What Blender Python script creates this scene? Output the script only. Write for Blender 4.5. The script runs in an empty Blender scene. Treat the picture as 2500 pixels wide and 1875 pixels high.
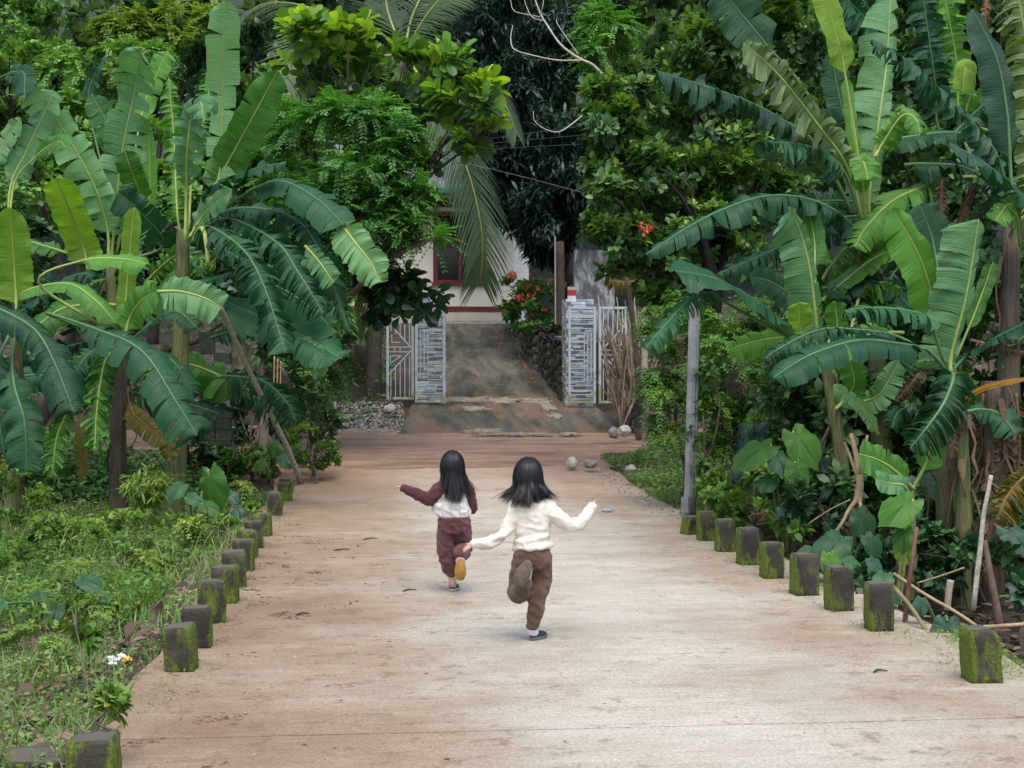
import bpy, bmesh, math, random
import numpy as np
from mathutils import Vector, Matrix, noise
R = math.radians
rnd = random.Random(7)
rs = np.random.RandomState(11)
sc = bpy.context.scene
C = sc.collection

# ---------------------------------------------------------------- camera
FPX = 3600.0                      # focal length in pixels of a 2500 px wide frame
TH, PH = R(5.73), R(0.708)        # the road runs 5.7 degrees to the left of the view axis
CAMZ = 1.65
cam = bpy.data.cameras.new('camera'); camo = bpy.data.objects.new('camera', cam); C.objects.link(camo)
cam.sensor_width = 36.0; cam.lens = FPX / 2500 * 36
cam.clip_end = 600; cam.clip_start = 0.05
camo.location = (0, 0, CAMZ); camo.rotation_euler = (R(90) - PH, 0, -TH)
sc.camera = camo
# ---------------------------------------------------------------- sky, sun, exposure
SUN_EL, SUN_AZ = R(62), R(200)
w = bpy.data.worlds.new('World'); sc.world = w; w.use_nodes = True
wn = w.node_tree
sky = wn.nodes.new('ShaderNodeTexSky'); sky.sky_type = 'NISHITA'; sky.sun_disc = False
sky.sun_elevation = SUN_EL; sky.sun_rotation = SUN_AZ; sky.air_density = 1.0; sky.dust_density = 3.0; sky.ozone_density = 1.0
bg = wn.nodes['Background']; bg.inputs[1].default_value = 0.15
wn.links.new(sky.outputs[0], bg.inputs[0])
sl = bpy.data.lights.new('sun', 'SUN'); slo = bpy.data.objects.new('sun', sl); C.objects.link(slo)
sl.energy = 1.25; sl.angle = R(35); sl.color = (1.0, 0.985, 0.96)
# direction towards the sun: behind the camera, a little to the right
sd = Vector((math.cos(SUN_EL) * 0.35, -math.cos(SUN_EL) * 0.94, math.sin(SUN_EL)))
slo.rotation_euler = sd.to_track_quat('Z', 'Y').to_euler()
vs = sc.view_settings; vs.view_transform = 'Standard'; vs.look = 'None'; vs.exposure = 1.0; vs.gamma = 1.0; vs.use_curve_mapping = False
sc.cycles.max_bounces = 6; sc.cycles.diffuse_bounces = 3; sc.cycles.glossy_bounces = 2; sc.cycles.transmission_bounces = 3; sc.cycles.transparent_max_bounces = 6

# ---------------------------------------------------------------- helpers
FW = Vector((math.sin(TH) * math.cos(PH), math.cos(TH) * math.cos(PH), -math.sin(PH)))
RT = Vector((math.cos(TH), -math.sin(TH), 0)); UP = RT.cross(FW)
def P(px, py, Z):
    "point of the place seen at photo pixel (px, py), Z metres away"
    return Vector((0, 0, CAMZ)) + FW * Z + RT * ((px - 1250) / FPX * Z) - UP * ((py - 937.5) / FPX * Z)
def G(px, py, z=0.0):
    d = P(px, py, 1.0) - Vector((0, 0, CAMZ)); t = (z - CAMZ) / d.z
    return Vector((0, 0, CAMZ)) + d * t
def proj(v):
    d = np.asarray(v) - np.array([0, 0, CAMZ]); Z = d @ np.array(FW)
    return 1250 + FPX * (d @ np.array(RT)) / Z, 937.5 - FPX * (d @ np.array(UP)) / Z, Z
ORG = {}
def org(p): return ORG.get(p.name, Vector((0, 0, 0))) if p else Vector((0, 0, 0))
def tag(o, label=None, cat=None, group=None, kind=None):
    if label: o['label'] = label
    if cat: o['category'] = cat
    if group: o['group'] = group
    if kind: o['kind'] = kind
    return o
def thing(name, label, cat, loc, group=None):
    o = bpy.data.objects.new(name, None); C.objects.link(o); o.location = loc; o.empty_display_size = 0.1
    ORG[o.name] = Vector(loc); return tag(o, label, cat, group)
def link(name, me, mt, parent, smooth):
    o = bpy.data.objects.new(name, me); C.objects.link(o)
    if mt and not me.materials: me.materials.append(mt)
    if parent: o.parent = parent
    ORG[o.name] = org(parent).copy()
    if smooth: me.polygons.foreach_set('use_smooth', [True] * len(me.polygons))
    return o
def mesh(name, V, F, mt=None, parent=None, smooth=False, tint=None, uv=None):
    "one mesh object from world coordinates; F a list of faces or an (n,k) array"
    V = np.asarray(V, dtype=np.float64) - np.array(org(parent))
    me = bpy.data.meshes.new(name)
    if isinstance(F, np.ndarray):
        n, k = F.shape
        me.vertices.add(len(V)); me.vertices.foreach_set('co', V.astype(np.float32).ravel())
        me.loops.add(n * k); me.loops.foreach_set('vertex_index', F.astype(np.int32).ravel())
        me.polygons.add(n); me.polygons.foreach_set('loop_start', np.arange(0, n * k, k, dtype=np.int32))
        me.update(calc_edges=True)
    else:
        me.from_pydata([tuple(v) for v in V], [], F); me.update()
    if tint is not None:
        a = me.attributes.new('tint', 'FLOAT', 'POINT'); a.data.foreach_set('value', np.asarray(tint, dtype=np.float32))
    if uv is not None:
        li = np.zeros(len(me.loops), dtype=np.int32); me.loops.foreach_get('vertex_index', li)
        u = me.uv_layers.new(name='UVMap'); u.data.foreach_set('uv', np.asarray(uv, dtype=np.float32)[li].ravel())
    return link(name, me, mt, parent, smooth)
class MB:
    "collects simple solids into one mesh"
    def __init__(s): s.V = []; s.F = []; s.T = []
    def add(s, V, F, t=0.5):
        b = len(s.V); s.V += [tuple(v) for v in V]; s.F += [tuple(i + b for i in f) for f in F]; s.T += [t] * len(V); return s
    def box(s, c, size, rz=0.0, jit=0.0, t=0.5):
        hx, hy, hz = size[0] / 2, size[1] / 2, size[2] / 2; ca, sa = math.cos(rz), math.sin(rz); V = []
        for z in (-hz, hz):
            for x, y in ((-hx, -hy), (hx, -hy), (hx, hy), (-hx, hy)):
                x += rnd.uniform(-jit, jit); y += rnd.uniform(-jit, jit)
                V.append((c[0] + x * ca - y * sa, c[1] + x * sa + y * ca, c[2] + z + rnd.uniform(-jit, jit)))
        return s.add(V, [(3, 2, 1, 0), (4, 5, 6, 7), (0, 1, 5, 4), (1, 2, 6, 5), (2, 3, 7, 6), (3, 0, 4, 7)], t)
    def tube(s, pts, rad, n=8, cap=True, t=0.5, wob=0.0):
        pts = [Vector(p) for p in pts]; m = len(pts)
        if not hasattr(rad, '__len__'): rad = [rad] * m
        V = []; ref = None
        for i, p in enumerate(pts):
            d = (pts[min(i + 1, m - 1)] - pts[max(i - 1, 0)]).normalized()
            if ref is None: ref = Vector((1, 0, 0)) if abs(d.x) < 0.8 else Vector((0, 1, 0))
            a = (ref - d * ref.dot(d)).normalized(); b = d.cross(a); ref = a
            for k in range(n):
                q = 2 * math.pi * k / n; r = rad[i] * (1 + (rnd.uniform(-wob, wob) if wob else 0)); V.append(p + a * (r * math.cos(q)) + b * (r * math.sin(q)))
        F = [(i * n + k, i * n + (k + 1) % n, (i + 1) * n + (k + 1) % n, (i + 1) * n + k) for i in range(m - 1) for k in range(n)]
        if cap: F += [tuple(range(n - 1, -1, -1)), tuple((m - 1) * n + k for k in range(n))]
        return s.add(V, F, t)
    def build(s, name, mt, parent=None, smooth=False):
        return mesh(name, s.V, s.F, mt, parent, smooth, tint=s.T)
def curve(pts, n):
    "smooth points through a few control points"
    p = [Vector(q) for q in pts]
    if len(p) == 2: return [p[0].lerp(p[1], i / (n - 1)) for i in range(n)]
    p = [p[0] * 2 - p[1]] + p + [p[-1] * 2 - p[-2]]; out = []; m = len(p) - 3
    for i in range(n):
        u = i / (n - 1) * m; k = min(int(u), m - 1); t = u - k; a, b, c, d = p[k:k + 4]
        out.append(0.5 * ((2 * b) + (c - a) * t + (2 * a - 5 * b + 4 * c - d) * t * t + (3 * b - a - 3 * c + d) * t ** 3))
    return out
def fbm(x, y, z=0.0, o=3):
    v = 0; a = 1
    for i in range(o): v += a * noise.noise((x, y, z)); x *= 2.03; y *= 2.03; z *= 2.03; a *= 0.5
    return v
def sstep(a, b, x):
    t = min(1, max(0, (x - a) / (b - a))); return t * t * (3 - 2 * t)

# ---------------------------------------------------------------- materials
def nd(nt, typ, props=None, **kw):
    n = nt.nodes.new('ShaderNode' + typ)
    for k, v in (props or {}).items(): setattr(n, k, v)
    for k, v in kw.items():
        s = n.inputs[int(k[1:])] if k[0] == 'i' and k[1:].isdigit() else n.inputs[k.replace('_', ' ')]
        if isinstance(v, bpy.types.NodeSocket): nt.links.new(v, s)
        else: s.default_value = v
    return n
def c4(c): return (c[0], c[1], c[2], 1.0)
def ramp(nt, fac, stops, mode='LINEAR'):
    n = nt.nodes.new('ShaderNodeValToRGB'); nt.links.new(fac, n.inputs[0]); n.color_ramp.interpolation = mode
    e = n.color_ramp.elements
    while len(e) < len(stops): e.new(0.5)
    for x, (p, c) in zip(e, stops): x.position = p; x.color = c4(c) if hasattr(c, '__len__') else (c, c, c, 1)
    return n.outputs[0]
def mixc(nt, fac, a, b, bt='MIX'):
    n = nt.nodes.new('ShaderNodeMix'); n.data_type = 'RGBA'; n.blend_type = bt
    for s, v in ((n.inputs[0], fac), (n.inputs[6], a), (n.inputs[7], b)):
        if isinstance(v, bpy.types.NodeSocket): nt.links.new(v, s)
        else: s.default_value = v if not hasattr(v, '__len__') else c4(v)
    return n.outputs[2]
def mth(nt, op, a, b=0.0, c=0.0):
    n = nt.nodes.new('ShaderNodeMath'); n.operation = op
    for s, v in zip(n.inputs, (a, b, c)):
        if isinstance(v, bpy.types.NodeSocket): nt.links.new(v, s)
        else: s.default_value = v
    return n.outputs[0]
def newmat(name):
    m = bpy.data.materials.new(name); m.use_nodes = True; nt = m.node_tree
    return m, nt, nt.nodes['Principled BSDF'], nt.nodes['Material Output']
def pos(nt, scale=(1, 1, 1), kind='Position'):
    v = nt.nodes.new('ShaderNodeNewGeometry').outputs['Position'] if kind == 'Position' else nt.nodes.new('ShaderNodeTexCoord').outputs[kind]
    m = nd(nt, 'Mapping', None, Vector=v); m.inputs['Scale'].default_value = scale; return m.outputs[0]
def nz(nt, vec, scale, detail=4, rough=0.55, dist=0.0):
    return nd(nt, 'TexNoise', None, Vector=vec, Scale=scale, Detail=detail, Roughness=rough, Distortion=dist).outputs[0]
def bump(nt, b, h, dist=0.01, strength=1.0):
    n = nd(nt, 'Bump', None, Height=h, Distance=dist, Strength=strength); nt.links.new(n.outputs[0], b.inputs['Normal'])
def simple(name, col, rough=0.7, var=0.25, scale=6.0, metal=0.0, bmp=0.0, spec=0.4, kind='Position'):
    m, nt, b, o = newmat(name); v = pos(nt, kind=kind); n = nz(nt, v, scale, 6, 0.6)
    lo = tuple(x * (1 - var) for x in col); hi = tuple(min(1, x * (1 + var)) for x in col)
    nt.links.new(ramp(nt, n, [(0.3, lo), (0.7, hi)]), b.inputs['Base Color'])
    b.inputs['Roughness'].default_value = rough; b.inputs['Metallic'].default_value = metal; b.inputs['Specular IOR Level'].default_value = spec
    if bmp: bump(nt, b, nz(nt, v, scale * 6, 4), bmp)
    return m
def foliage(name, cols, rough=0.5, trans=0.3, spec=0.4, tcol=None):
    "leaf material: colour varies from leaf to leaf with the tint attribute"
    m, nt, b, out = newmat(name)
    a = nd(nt, 'Attribute', {'attribute_name': 'tint'}).outputs['Fac']
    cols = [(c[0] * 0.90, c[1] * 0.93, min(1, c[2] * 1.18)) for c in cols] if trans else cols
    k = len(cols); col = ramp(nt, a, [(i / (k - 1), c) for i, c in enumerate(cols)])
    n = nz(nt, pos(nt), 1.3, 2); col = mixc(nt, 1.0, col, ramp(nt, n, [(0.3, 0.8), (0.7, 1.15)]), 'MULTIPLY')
    nt.links.new(col, b.inputs['Base Color']); b.inputs['Roughness'].default_value = rough; b.inputs['Specular IOR Level'].default_value = spec
    tr = nd(nt, 'BsdfTranslucent', None, Color=mixc(nt, 1.0, col, tcol or (1.5, 1.6, 0.6), 'MULTIPLY'))
    mx = nd(nt, 'MixShader', None, i0=trans, i1=b.outputs[0], i2=tr.outputs[0]); nt.links.new(mx.outputs[0], out.inputs[0])
    return m
# ================================================================ THE GROUND
def rise(y):
    pts = [(-50, 0), (18.5, 0), (22.5, 0.2375), (25.8, 0.42), (28, 0.857), (33, 1.78), (38, 2.75), (44, 3.1), (60, 9), (90, 26), (140, 45), (300, 60)]
    for (a, za), (b, zb) in zip(pts, pts[1:]):
        if y <= b: return za + (zb - za) * max(0, (y - a) / (b - a))
    return pts[-1][1]
def gh(x, y):
    z = rise(y)
    k = 1 - sstep(17.5, 22, y)
    dl = -1.22 - x; dr = x - 3.62
    if dl > 0: z += k * (-0.10 * sstep(0, 0.3, dl) - 0.07 * min(dl, 6)) + (1 - k) * 0.22 * sstep(0.4, 2, dl) * (1 - sstep(22, 23, y))
    if dr > 0:
        kr = 1 - sstep(13.0, 15.0, y)
        z += kr * (-0.34 * sstep(0, 0.35, dr) - 0.02 * min(dr, 6)) + (1 - kr) * 0.42 * sstep(0.1, 1.6, dr) * (1 - sstep(22, 23, y))
    side = max(0, -3.0 - x, x - 5.5)
    if y > 26: z += min(side, 8) * 0.10 * sstep(26, 32, y)
    a = 0.0 if -1.3 < x < 3.6 and y < 41 else 1.0
    return z + a * 0.05 * fbm(x * 0.9, y * 0.9, 2.0)
gx = np.concatenate([np.linspace(-160, -16, 13)[:-1], np.linspace(-16, -1.6, 40)[:-1], np.linspace(-1.6, -1.0, 7)[:-1], np.linspace(-1.0, 3.5, 12)[:-1], np.linspace(3.5, 4.2, 8)[:-1], np.linspace(4.2, 16, 34)[:-1], np.linspace(16, 160, 13)])
gy = np.concatenate([np.linspace(-60, 2, 8)[:-1], np.linspace(2, 46, 110)[:-1], np.linspace(46, 300, 30)])
V = [(x, y, gh(x, y) - (0.035 if -1.25 < x < 3.65 and y < 22.7 else 0.0)) for y in gy for x in gx]
nx, ny = len(gx), len(gy)
F = np.array([(j * nx + i, j * nx + i + 1, (j + 1) * nx + i + 1, (j + 1) * nx + i) for j in range(ny - 1) for i in range(nx - 1)])
m, nt, b, o = newmat('soil'); v = pos(nt)
n1 = nz(nt, v, 0.9, 8, 0.65); n2 = nz(nt, v, 14, 5, 0.7)
col = ramp(nt, n1, [(0.25, (0.028, 0.019, 0.012)), (0.5, (0.058, 0.038, 0.023)), (0.7, (0.10, 0.064, 0.037)), (0.85, (0.04, 0.05, 0.018))])
yy = nd(nt, 'SeparateXYZ', None, Vector=v).outputs[1]      # the hill is overgrown from end to end
col = mixc(nt, ramp(nt, mth(nt, 'MULTIPLY', yy, 0.01), [(0.40, 0.0), (0.46, 1.0)]), col, ramp(nt, n1, [(0.3, (0.012, 0.022, 0.010)), (0.7, (0.03, 0.05, 0.018))]))
nt.links.new(mixc(nt, 0.6, col, ramp(nt, n2, [(0.3, 0.45), (0.7, 1.3)]), 'MULTIPLY'), b.inputs['Base Color']); b.inputs['Roughness'].default_value = 0.9
bump(nt, b, n2, 0.05); soil = m
tag(mesh('ground', V, F, soil, smooth=True), kind='structure')

# road: concrete slabs under a film of tan mud
def road_mat():
    m, nt, b, o = newmat('muddy_concrete'); v = pos(nt)
    big = nz(nt, pos(nt, (0.38, 0.5, 1)), 1.7, 6, 0.62)
    strk = nz(nt, pos(nt, (1.8, 3.6, 1)), 1.2, 9, 0.78)          # trowel strokes across the road
    strk2 = nz(nt, pos(nt, (2.2, 20.0, 1)), 1.0, 5, 0.65)
    fine = nz(nt, v, 55, 5, 0.75)
    mud = nz(nt, pos(nt, (1.3, 0.6, 1)), 1.5, 7, 0.68)
    sx = nd(nt, 'SeparateXYZ', None, Vector=v).outputs
    left = ramp(nt, mth(nt, 'MULTIPLY_ADD', sx[0], 0.25, 0.30), [(0.0, 0.36), (0.16, 0.30), (0.34, 0.22), (0.50, 0.07), (0.70, 0.0), (0.90, 0.03), (1.0, 0.14)])   # more mud by the verge
    wheel = ramp(nt, sx[1], [(0.0, 0.0), (1.0, 0.0)])
    f1 = mth(nt, 'ADD', mth(nt, 'MULTIPLY', big, 0.72), mth(nt, 'MULTIPLY', strk, 0.40))
    f1 = mth(nt, 'SUBTRACT', mth(nt, 'ADD', f1, 0.055), left)
    col = ramp(nt, f1, [(0.14, (0.200, 0.126, 0.076)), (0.34, (0.285, 0.206, 0.136)), (0.46, (0.335, 0.272, 0.198)), (0.55, (0.385, 0.342, 0.268)), (0.65, (0.445, 0.405, 0.325)), (0.80, (0.51, 0.475, 0.395))])
    col = mixc(nt, 0.25, col, ramp(nt, strk2, [(0.28, 0.5), (0.5, 1.0), (0.7, 1.35)]), 'MULTIPLY')
    col = mixc(nt, 0.85, col, ramp(nt, fine, [(0.28, 0.45), (0.5, 1.0), (0.72, 1.45)]), 'MULTIPLY')
    grit = nz(nt, v, 170, 3, 0.8); col = mixc(nt, ramp(nt, grit, [(0.64, 0.0), (0.70, 0.55)]), col, (0.62, 0.60, 0.55)); col = mixc(nt, ramp(nt, grit, [(0.30, 0.5), (0.36, 0.0)]), col, (0.14, 0.11, 0.085))
    thin = nz(nt, pos(nt, (1.6, 42.0, 1)), 1.0, 3, 0.6); tm = mth(nt, 'MULTIPLY', ramp(nt, thin, [(0.62, 0.0), (0.70, 1.0)]), ramp(nt, mud, [(0.42, 0.0), (0.60, 1.0)]))
    col = mixc(nt, mth(nt, 'MULTIPLY', tm, 0.5), col, (0.15, 0.10, 0.07))
    # smears and splashes of darker mud
    cl = nz(nt, v, 5.5, 7, 0.78); mk = mth(nt, 'MULTIPLY', ramp(nt, cl, [(0.54, 0.0), (0.60, 1.0)]), ramp(nt, mth(nt, 'ADD', mud, left), [(0.46, 0.0), (0.62, 1.0)]))
    col = mixc(nt, mth(nt, 'MULTIPLY', mk, 0.6), col, (0.17, 0.105, 0.066))
    far = ramp(nt, mth(nt, 'MULTIPLY', sx[1], 0.04), [(0.62, 0.0), (0.82, 1.0)])
    col = mixc(nt, mth(nt, 'MULTIPLY', far, 0.5), col, (0.31, 0.195, 0.125))
    nt.links.new(col, b.inputs['Base Color'])
    nt.links.new(ramp(nt, mud, [(0.3, 0.42), (0.6, 0.8)]), b.inputs['Roughness']); b.inputs['Specular IOR Level'].default_value = 0.3
    bump(nt, b, mth(nt, 'ADD', fine, mth(nt, 'MULTIPLY', strk2, 0.8)), 0.006)
    return m
ROADM = road_mat()
joints = [-3.0, 0.6, 3.62, 6.62, 9.63, 12.8, 15.9, 18.9, 22.1]
bed = MB(); bed.box((1.2, 7.8, -0.14), (4.72, 22.0, 0.16))
road = tag(bed.build('road', simple('joint_dirt', (0.13, 0.085, 0.055), 0.9)), kind='structure')
def slab(y0, y1, k):
    nx, ny = 30, 14; V = []; x0, x1 = -1.19, 3.60
    for j in range(ny + 1):
        for i in range(nx + 1):
            x = x0 + (x1 - x0) * i / nx; y = y0 + 0.004 + (y1 - y0 - 0.008) * j / ny + (0.006 * fbm(x * 3, y0, 2) if j == 0 else 0)
            if i in (0, nx): x += 0.07 * fbm(x, y * 1.7, 3) + 0.02 * fbm(x, y * 9, 5)
            z = rise(y) + 0.004 * fbm(x * 1.5, y * 1.5, 1.0) + k
            V.append((x, y, z))
    F = [(j * (nx + 1) + i, j * (nx + 1) + i + 1, (j + 1) * (nx + 1) + i + 1, (j + 1) * (nx + 1) + i) for j in range(ny) for i in range(nx)]
    ring = [i for i in range(nx + 1)] + [(j + 1) * (nx + 1) - 1 for j in range(1, ny + 1)] + [ny * (nx + 1) + i for i in range(nx - 1, -1, -1)] + [j * (nx + 1) for j in range(ny - 1, 0, -1)]
    b0 = len(V); V += [(V[i][0], V[i][1], V[i][2] - 0.10) for i in ring]; n = len(ring)
    F += [(ring[i], b0 + i, b0 + (i + 1) % n, ring[(i + 1) % n]) for i in range(n)]
    mesh('slab', V, F, ROADM, road, False)
for i, (a, c) in enumerate(zip(joints, joints[1:])): slab(a, c, rnd.uniform(-0.002, 0.002))

# cross road of red mud
def sheet(name, x0, x1, y0, y1, nx, ny, mt, lift, edge, zfun=gh, lip=0.0):
    V = []
    for j in range(ny + 1):
        for i in range(nx + 1):
            u, q = i / nx, j / ny; a, bq = x0(q) if callable(x0) else x0, x1(q) if callable(x1) else x1
            x = a + (bq - a) * u; y = y0 + (y1 - y0) * q
            if j in (0, ny): y += edge * fbm(x * 0.8, y, 4)
            if i in (0, nx): x += edge * fbm(x, y * 0.9, 6)
            z = zfun(x, y) + lift + 0.012 * fbm(x * 2.2, y * 2.2, 8)
            if i in (0, nx) or j in (0, ny): z -= lip
            V.append((x, y, z))
    F = np.array([(j * (nx + 1) + i, j * (nx + 1) + i + 1, (j + 1) * (nx + 1) + i + 1, (j + 1) * (nx + 1) + i) for j in range(ny) for i in range(nx)])
    return tag(mesh(name, V, F, mt, None, True), kind='structure')
m, nt, b, o = newmat('red_mud'); v = pos(nt)
n1 = nz(nt, pos(nt, (0.5, 2.6, 1)), 1.6, 8, 0.7); n2 = nz(nt, v, 20, 6, 0.75)
col = ramp(nt, n1, [(0.26, (0.12, 0.066, 0.044)), (0.36, (0.28, 0.158, 0.10)), (0.52, (0.42, 0.26, 0.17)), (0.62, (0.47, 0.32, 0.225)), (0.72, (0.39, 0.30, 0.23))])
nt.links.new(mixc(nt, 0.5, col, ramp(nt, n2, [(0.3, 0.5), (0.7, 1.4)]), 'MULTIPLY'), b.inputs['Base Color'])
nt.links.new(ramp(nt, n1, [(0.3, 0.25), (0.5, 0.7)]), b.inputs['Roughness']); bump(nt, b, mth(nt, 'ADD', n2, mth(nt, 'MULTIPLY', n1, 3.0)), 0.06)
REDMUD = m
sheet('dirt_road', -16.0, 14.0, 21.3, 26.2, 110, 30, REDMUD, 0.022, 0.5, lambda x, y: rise(y) + 0.035 * sstep(21.5, 22.6, y) * (0.6 + fbm(x * 0.45, y * 2.4, 1.3)), 0.03)
# the driveway: a flared apron of mossy concrete, then a ramp up to the house
m, nt, b, o = newmat('mossy_drive_concrete'); v = pos(nt)
n1 = nz(nt, pos(nt, (1.5, 0.30, 0.3)), 1.4, 9, 0.70, 0.4); n2 = nz(nt, v, 22, 6, 0.7); n3 = nz(nt, pos(nt, (1.6, 0.5, 1)), 1.1, 5, 0.6)
col = ramp(nt, n1, [(0.32, (0.024, 0.026, 0.012)), (0.44, (0.055, 0.056, 0.032)), (0.54, (0.105, 0.098, 0.070)), (0.66, (0.19, 0.17, 0.13))])
col = mixc(nt, mth(nt, 'MULTIPLY', ramp(nt, n3, [(0.49, 0.0), (0.58, 0.75)]), ramp(nt, mth(nt, 'MULTIPLY', nd(nt, 'SeparateXYZ', None, Vector=v).outputs[1], 0.02), [(0.575, 1.0), (0.62, 0.12)])), col, (0.22, 0.125, 0.075))
nt.links.new(mixc(nt, 0.5, col, ramp(nt, n2, [(0.3, 0.5), (0.7, 1.4)]), 'MULTIPLY'), b.inputs['Base Color']); b.inputs['Roughness'].default_value = 0.75
bump(nt, b, mth(nt, 'ADD', n2, mth(nt, 'MULTIPLY', n1, 2.0)), 0.04); DRIVEM = m
sheet('driveway_apron', lambda q: 0.55 + 0.35 * q, lambda q: 4.75 - 0.35 * q, 25.75, 28.25, 40, 22, DRIVEM, 0.075, 0.12, lambda x, y: rise(y), 0.06)
def drvx(q): return 1.62 + 0.35 * q
sheet('driveway', lambda q: 1.28 + 0.72 * q, lambda q: 3.86 + 0.2 * math.sin(q * 3) - 0.1 * q, 28.2, 38.6, 24, 44, DRIVEM, 0.05, 0.02, lambda x, y: rise(y), 0.03)
# worn pale crust pieces lying on the apron and drive
crust = simple('broken_pale_concrete', (0.27, 0.225, 0.17), 0.9, 0.5, 12, 0, 0.02)
for (px, py, wx, wy) in ((1130, 958, 150, 16), (1230, 968, 70, 22), (1340, 1000, 40, 16), (1310, 985, 70, 20), (1355, 1022, 36, 12), (1180, 1062, 90, 12), (1275, 1075, 150, 7), (1160, 1008, 60, 8), (1390, 1072, 50, 8)):
    Z = 28.2 - max(0, (py - 990)) / 72 * 2.3 if py > 990 else 28.4; c = P(px, py, Z)
    n = 26; zt = rise(c.y) + 0.105; V = []; sxy = Z / FPX
    for i in range(n):
        a = 2 * math.pi * i / n; r = max(0.35, 1 + 0.9 * fbm(math.cos(a) * 2.2 + px, math.sin(a) * 2.2, py, 4))
        x = c.x + math.cos(a) * wx * sxy / 2 * r; y = c.y + math.sin(a) * 0.16 * r * (0.6 + wy / 20); V.append((x, y, rise(y) + 0.082 + 0.010 * rnd.random()))
    V += [(x, y, z - 0.03) for x, y, z in V]
    mesh('crust_patch', V, [tuple(range(n))] + [((i + 1) % n, i, n + i, n + (i + 1) % n) for i in range(n)], crust, bpy.data.objects['driveway_apron'])

# mud trail of a tyre curving across the left lane, and the low kerb behind the left posts
def ribbon(name, pts, w0, mt, z=0.004):
    c = curve([G(x, y) for x, y in pts], 40); V = []
    for i, p in enumerate(c):
        d = (c[min(i + 1, 39)] - c[max(i - 1, 0)]).normalized(); s_ = Vector((-d.y, d.x, 0)); k = w0 * (0.6 + 0.6 * fbm(i * 0.4, 1.0, w0)) * min(1, i / 6 + 0.1) * min(1, (39 - i) / 6 + 0.1)
        V += [(p.x - s_.x * k, p.y - s_.y * k, z), (p.x, p.y, z + 0.005), (p.x + s_.x * k, p.y + s_.y * k, z)]
    mesh(name, V, [(3 * i + e, 3 * i + e + 1, 3 * i + e + 4, 3 * i + e + 3) for i in range(39) for e in (0, 1)], mt, road, True)
WETMUD = simple('wet_mud', (0.225, 0.152, 0.10), 0.85, 0.25, 30, 0, 0.01)
kb = MB()
for i in range(7): kb.box((-1.36 + rnd.uniform(-0.02, 0.02), 9.6 + i * 1.0, -0.135 + rnd.uniform(-0.01, 0.01)), (0.08, 0.96, 0.2), rnd.uniform(-0.02, 0.02), 0.012)
tag(kb.build('kerb', simple('dirty_kerb_concrete', (0.12, 0.10, 0.075), 0.9, 0.4, 8)), kind='structure')
# ================================================================ HOUSE, GATE, WALLS, POSTS
def bar(p0, p1, wdt, mt, parent, name='bar', dep=None):
    "square bar between two points lying in a plane of constant y"
    p0, p1 = Vector(p0), Vector(p1); d = (p1 - p0).normalized(); s = Vector((0, 1, 0)); t = d.cross(s).normalized() * (wdt / 2); s = s * ((dep or wdt) / 2)
    V = [p + a * t + c * s for p in (p0, p1) for a, c in ((-1, -1), (1, -1), (1, 1), (-1, 1))]
    return mesh(name, V, [(3, 2, 1, 0), (4, 5, 6, 7), (0, 1, 5, 4), (1, 2, 6, 5), (2, 3, 7, 6), (3, 0, 4, 7)], mt, parent)
def boxo(name, x0, x1, y0, y1, z0, z1, mt, parent=None):
    return MB().box(((x0 + x1) / 2, (y0 + y1) / 2, (z0 + z1) / 2), (x1 - x0, y1 - y0, z1 - z0)).build(name, mt, parent)
def lump(n=3, seed=0, amp=0.25):
    bm = bmesh.new(); bmesh.ops.create_icosphere(bm, subdivisions=n, radius=1)
    for v in bm.verts:
        k = v.co.normalized(); v.co *= 1 + amp * fbm(k.x * 1.4 + seed, k.y * 1.4, k.z * 1.4, 3); v.co.x = round(v.co.x * 5) / 5 * 0.35 + v.co.x * 0.65
    V = [tuple(v.co) for v in bm.verts]; F = [tuple(x.index for x in f.verts) for f in bm.faces]; bm.free(); return np.array(V), F
def rock(name, c, size, seed, mt, parent=None, rz=0.0):
    V, F = lump(2, seed); ca, sa = math.cos(rz), math.sin(rz); V = V * np.array(size)
    V = np.stack([V[:, 0] * ca - V[:, 1] * sa, V[:, 0] * sa + V[:, 1] * ca, V[:, 2]], 1) + np.array(c)
    return mesh(name, V, F, mt, parent)

# ---- the house on its terrace
CREAM = simple('cream_plaster', (0.68, 0.64, 0.54), 0.85, 0.06, 0.8); MAROON = simple('maroon_paint', (0.13, 0.022, 0.028), 0.5, 0.2, 4)
PLINTH = simple('plinth_plaster', (0.50, 0.45, 0.36), 0.85, 0.12, 3); GLASS = simple('dark_window_glass', (0.012, 0.011, 0.013), 0.12, 0.3, 2)
TIN = simple('grey_tin_roof', (0.22, 0.24, 0.25), 0.45, 0.2, 2, 0.3); TEAL = simple('teal_fascia', (0.05, 0.15, 0.17), 0.5, 0.2, 4); SOFFIT = simple('brown_soffit', (0.10, 0.055, 0.04), 0.8, 0.2, 5)
HZ = 38.2; hb = P(1100, 788, HZ); HY = hb.y; hz0 = hb.z
def hx(px): return P(px, 700, HZ).x
def hz(py): return P(1130, py, HZ).z
house = thing('house', 'cream house with maroon window frame and band at the top of the driveway', 'house', (hx(1130), HY, hz0))
x0, x1 = hx(800), hx(1256); wx0, wx1, wz0, wz1 = hx(1059), hx(1186), hz(692), hz(520)
top = hz(478)
mb = MB()
for (a, c, z0, z1) in ((x0, wx0, hz(748), top), (wx1, x1, hz(748), top), (wx0, wx1, hz(748), wz0), (wx0, wx1, wz1, top)):
    mb.box(((a + c) / 2, HY + 0.11, (z0 + z1) / 2), (c - a, 0.22, z1 - z0))
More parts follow.
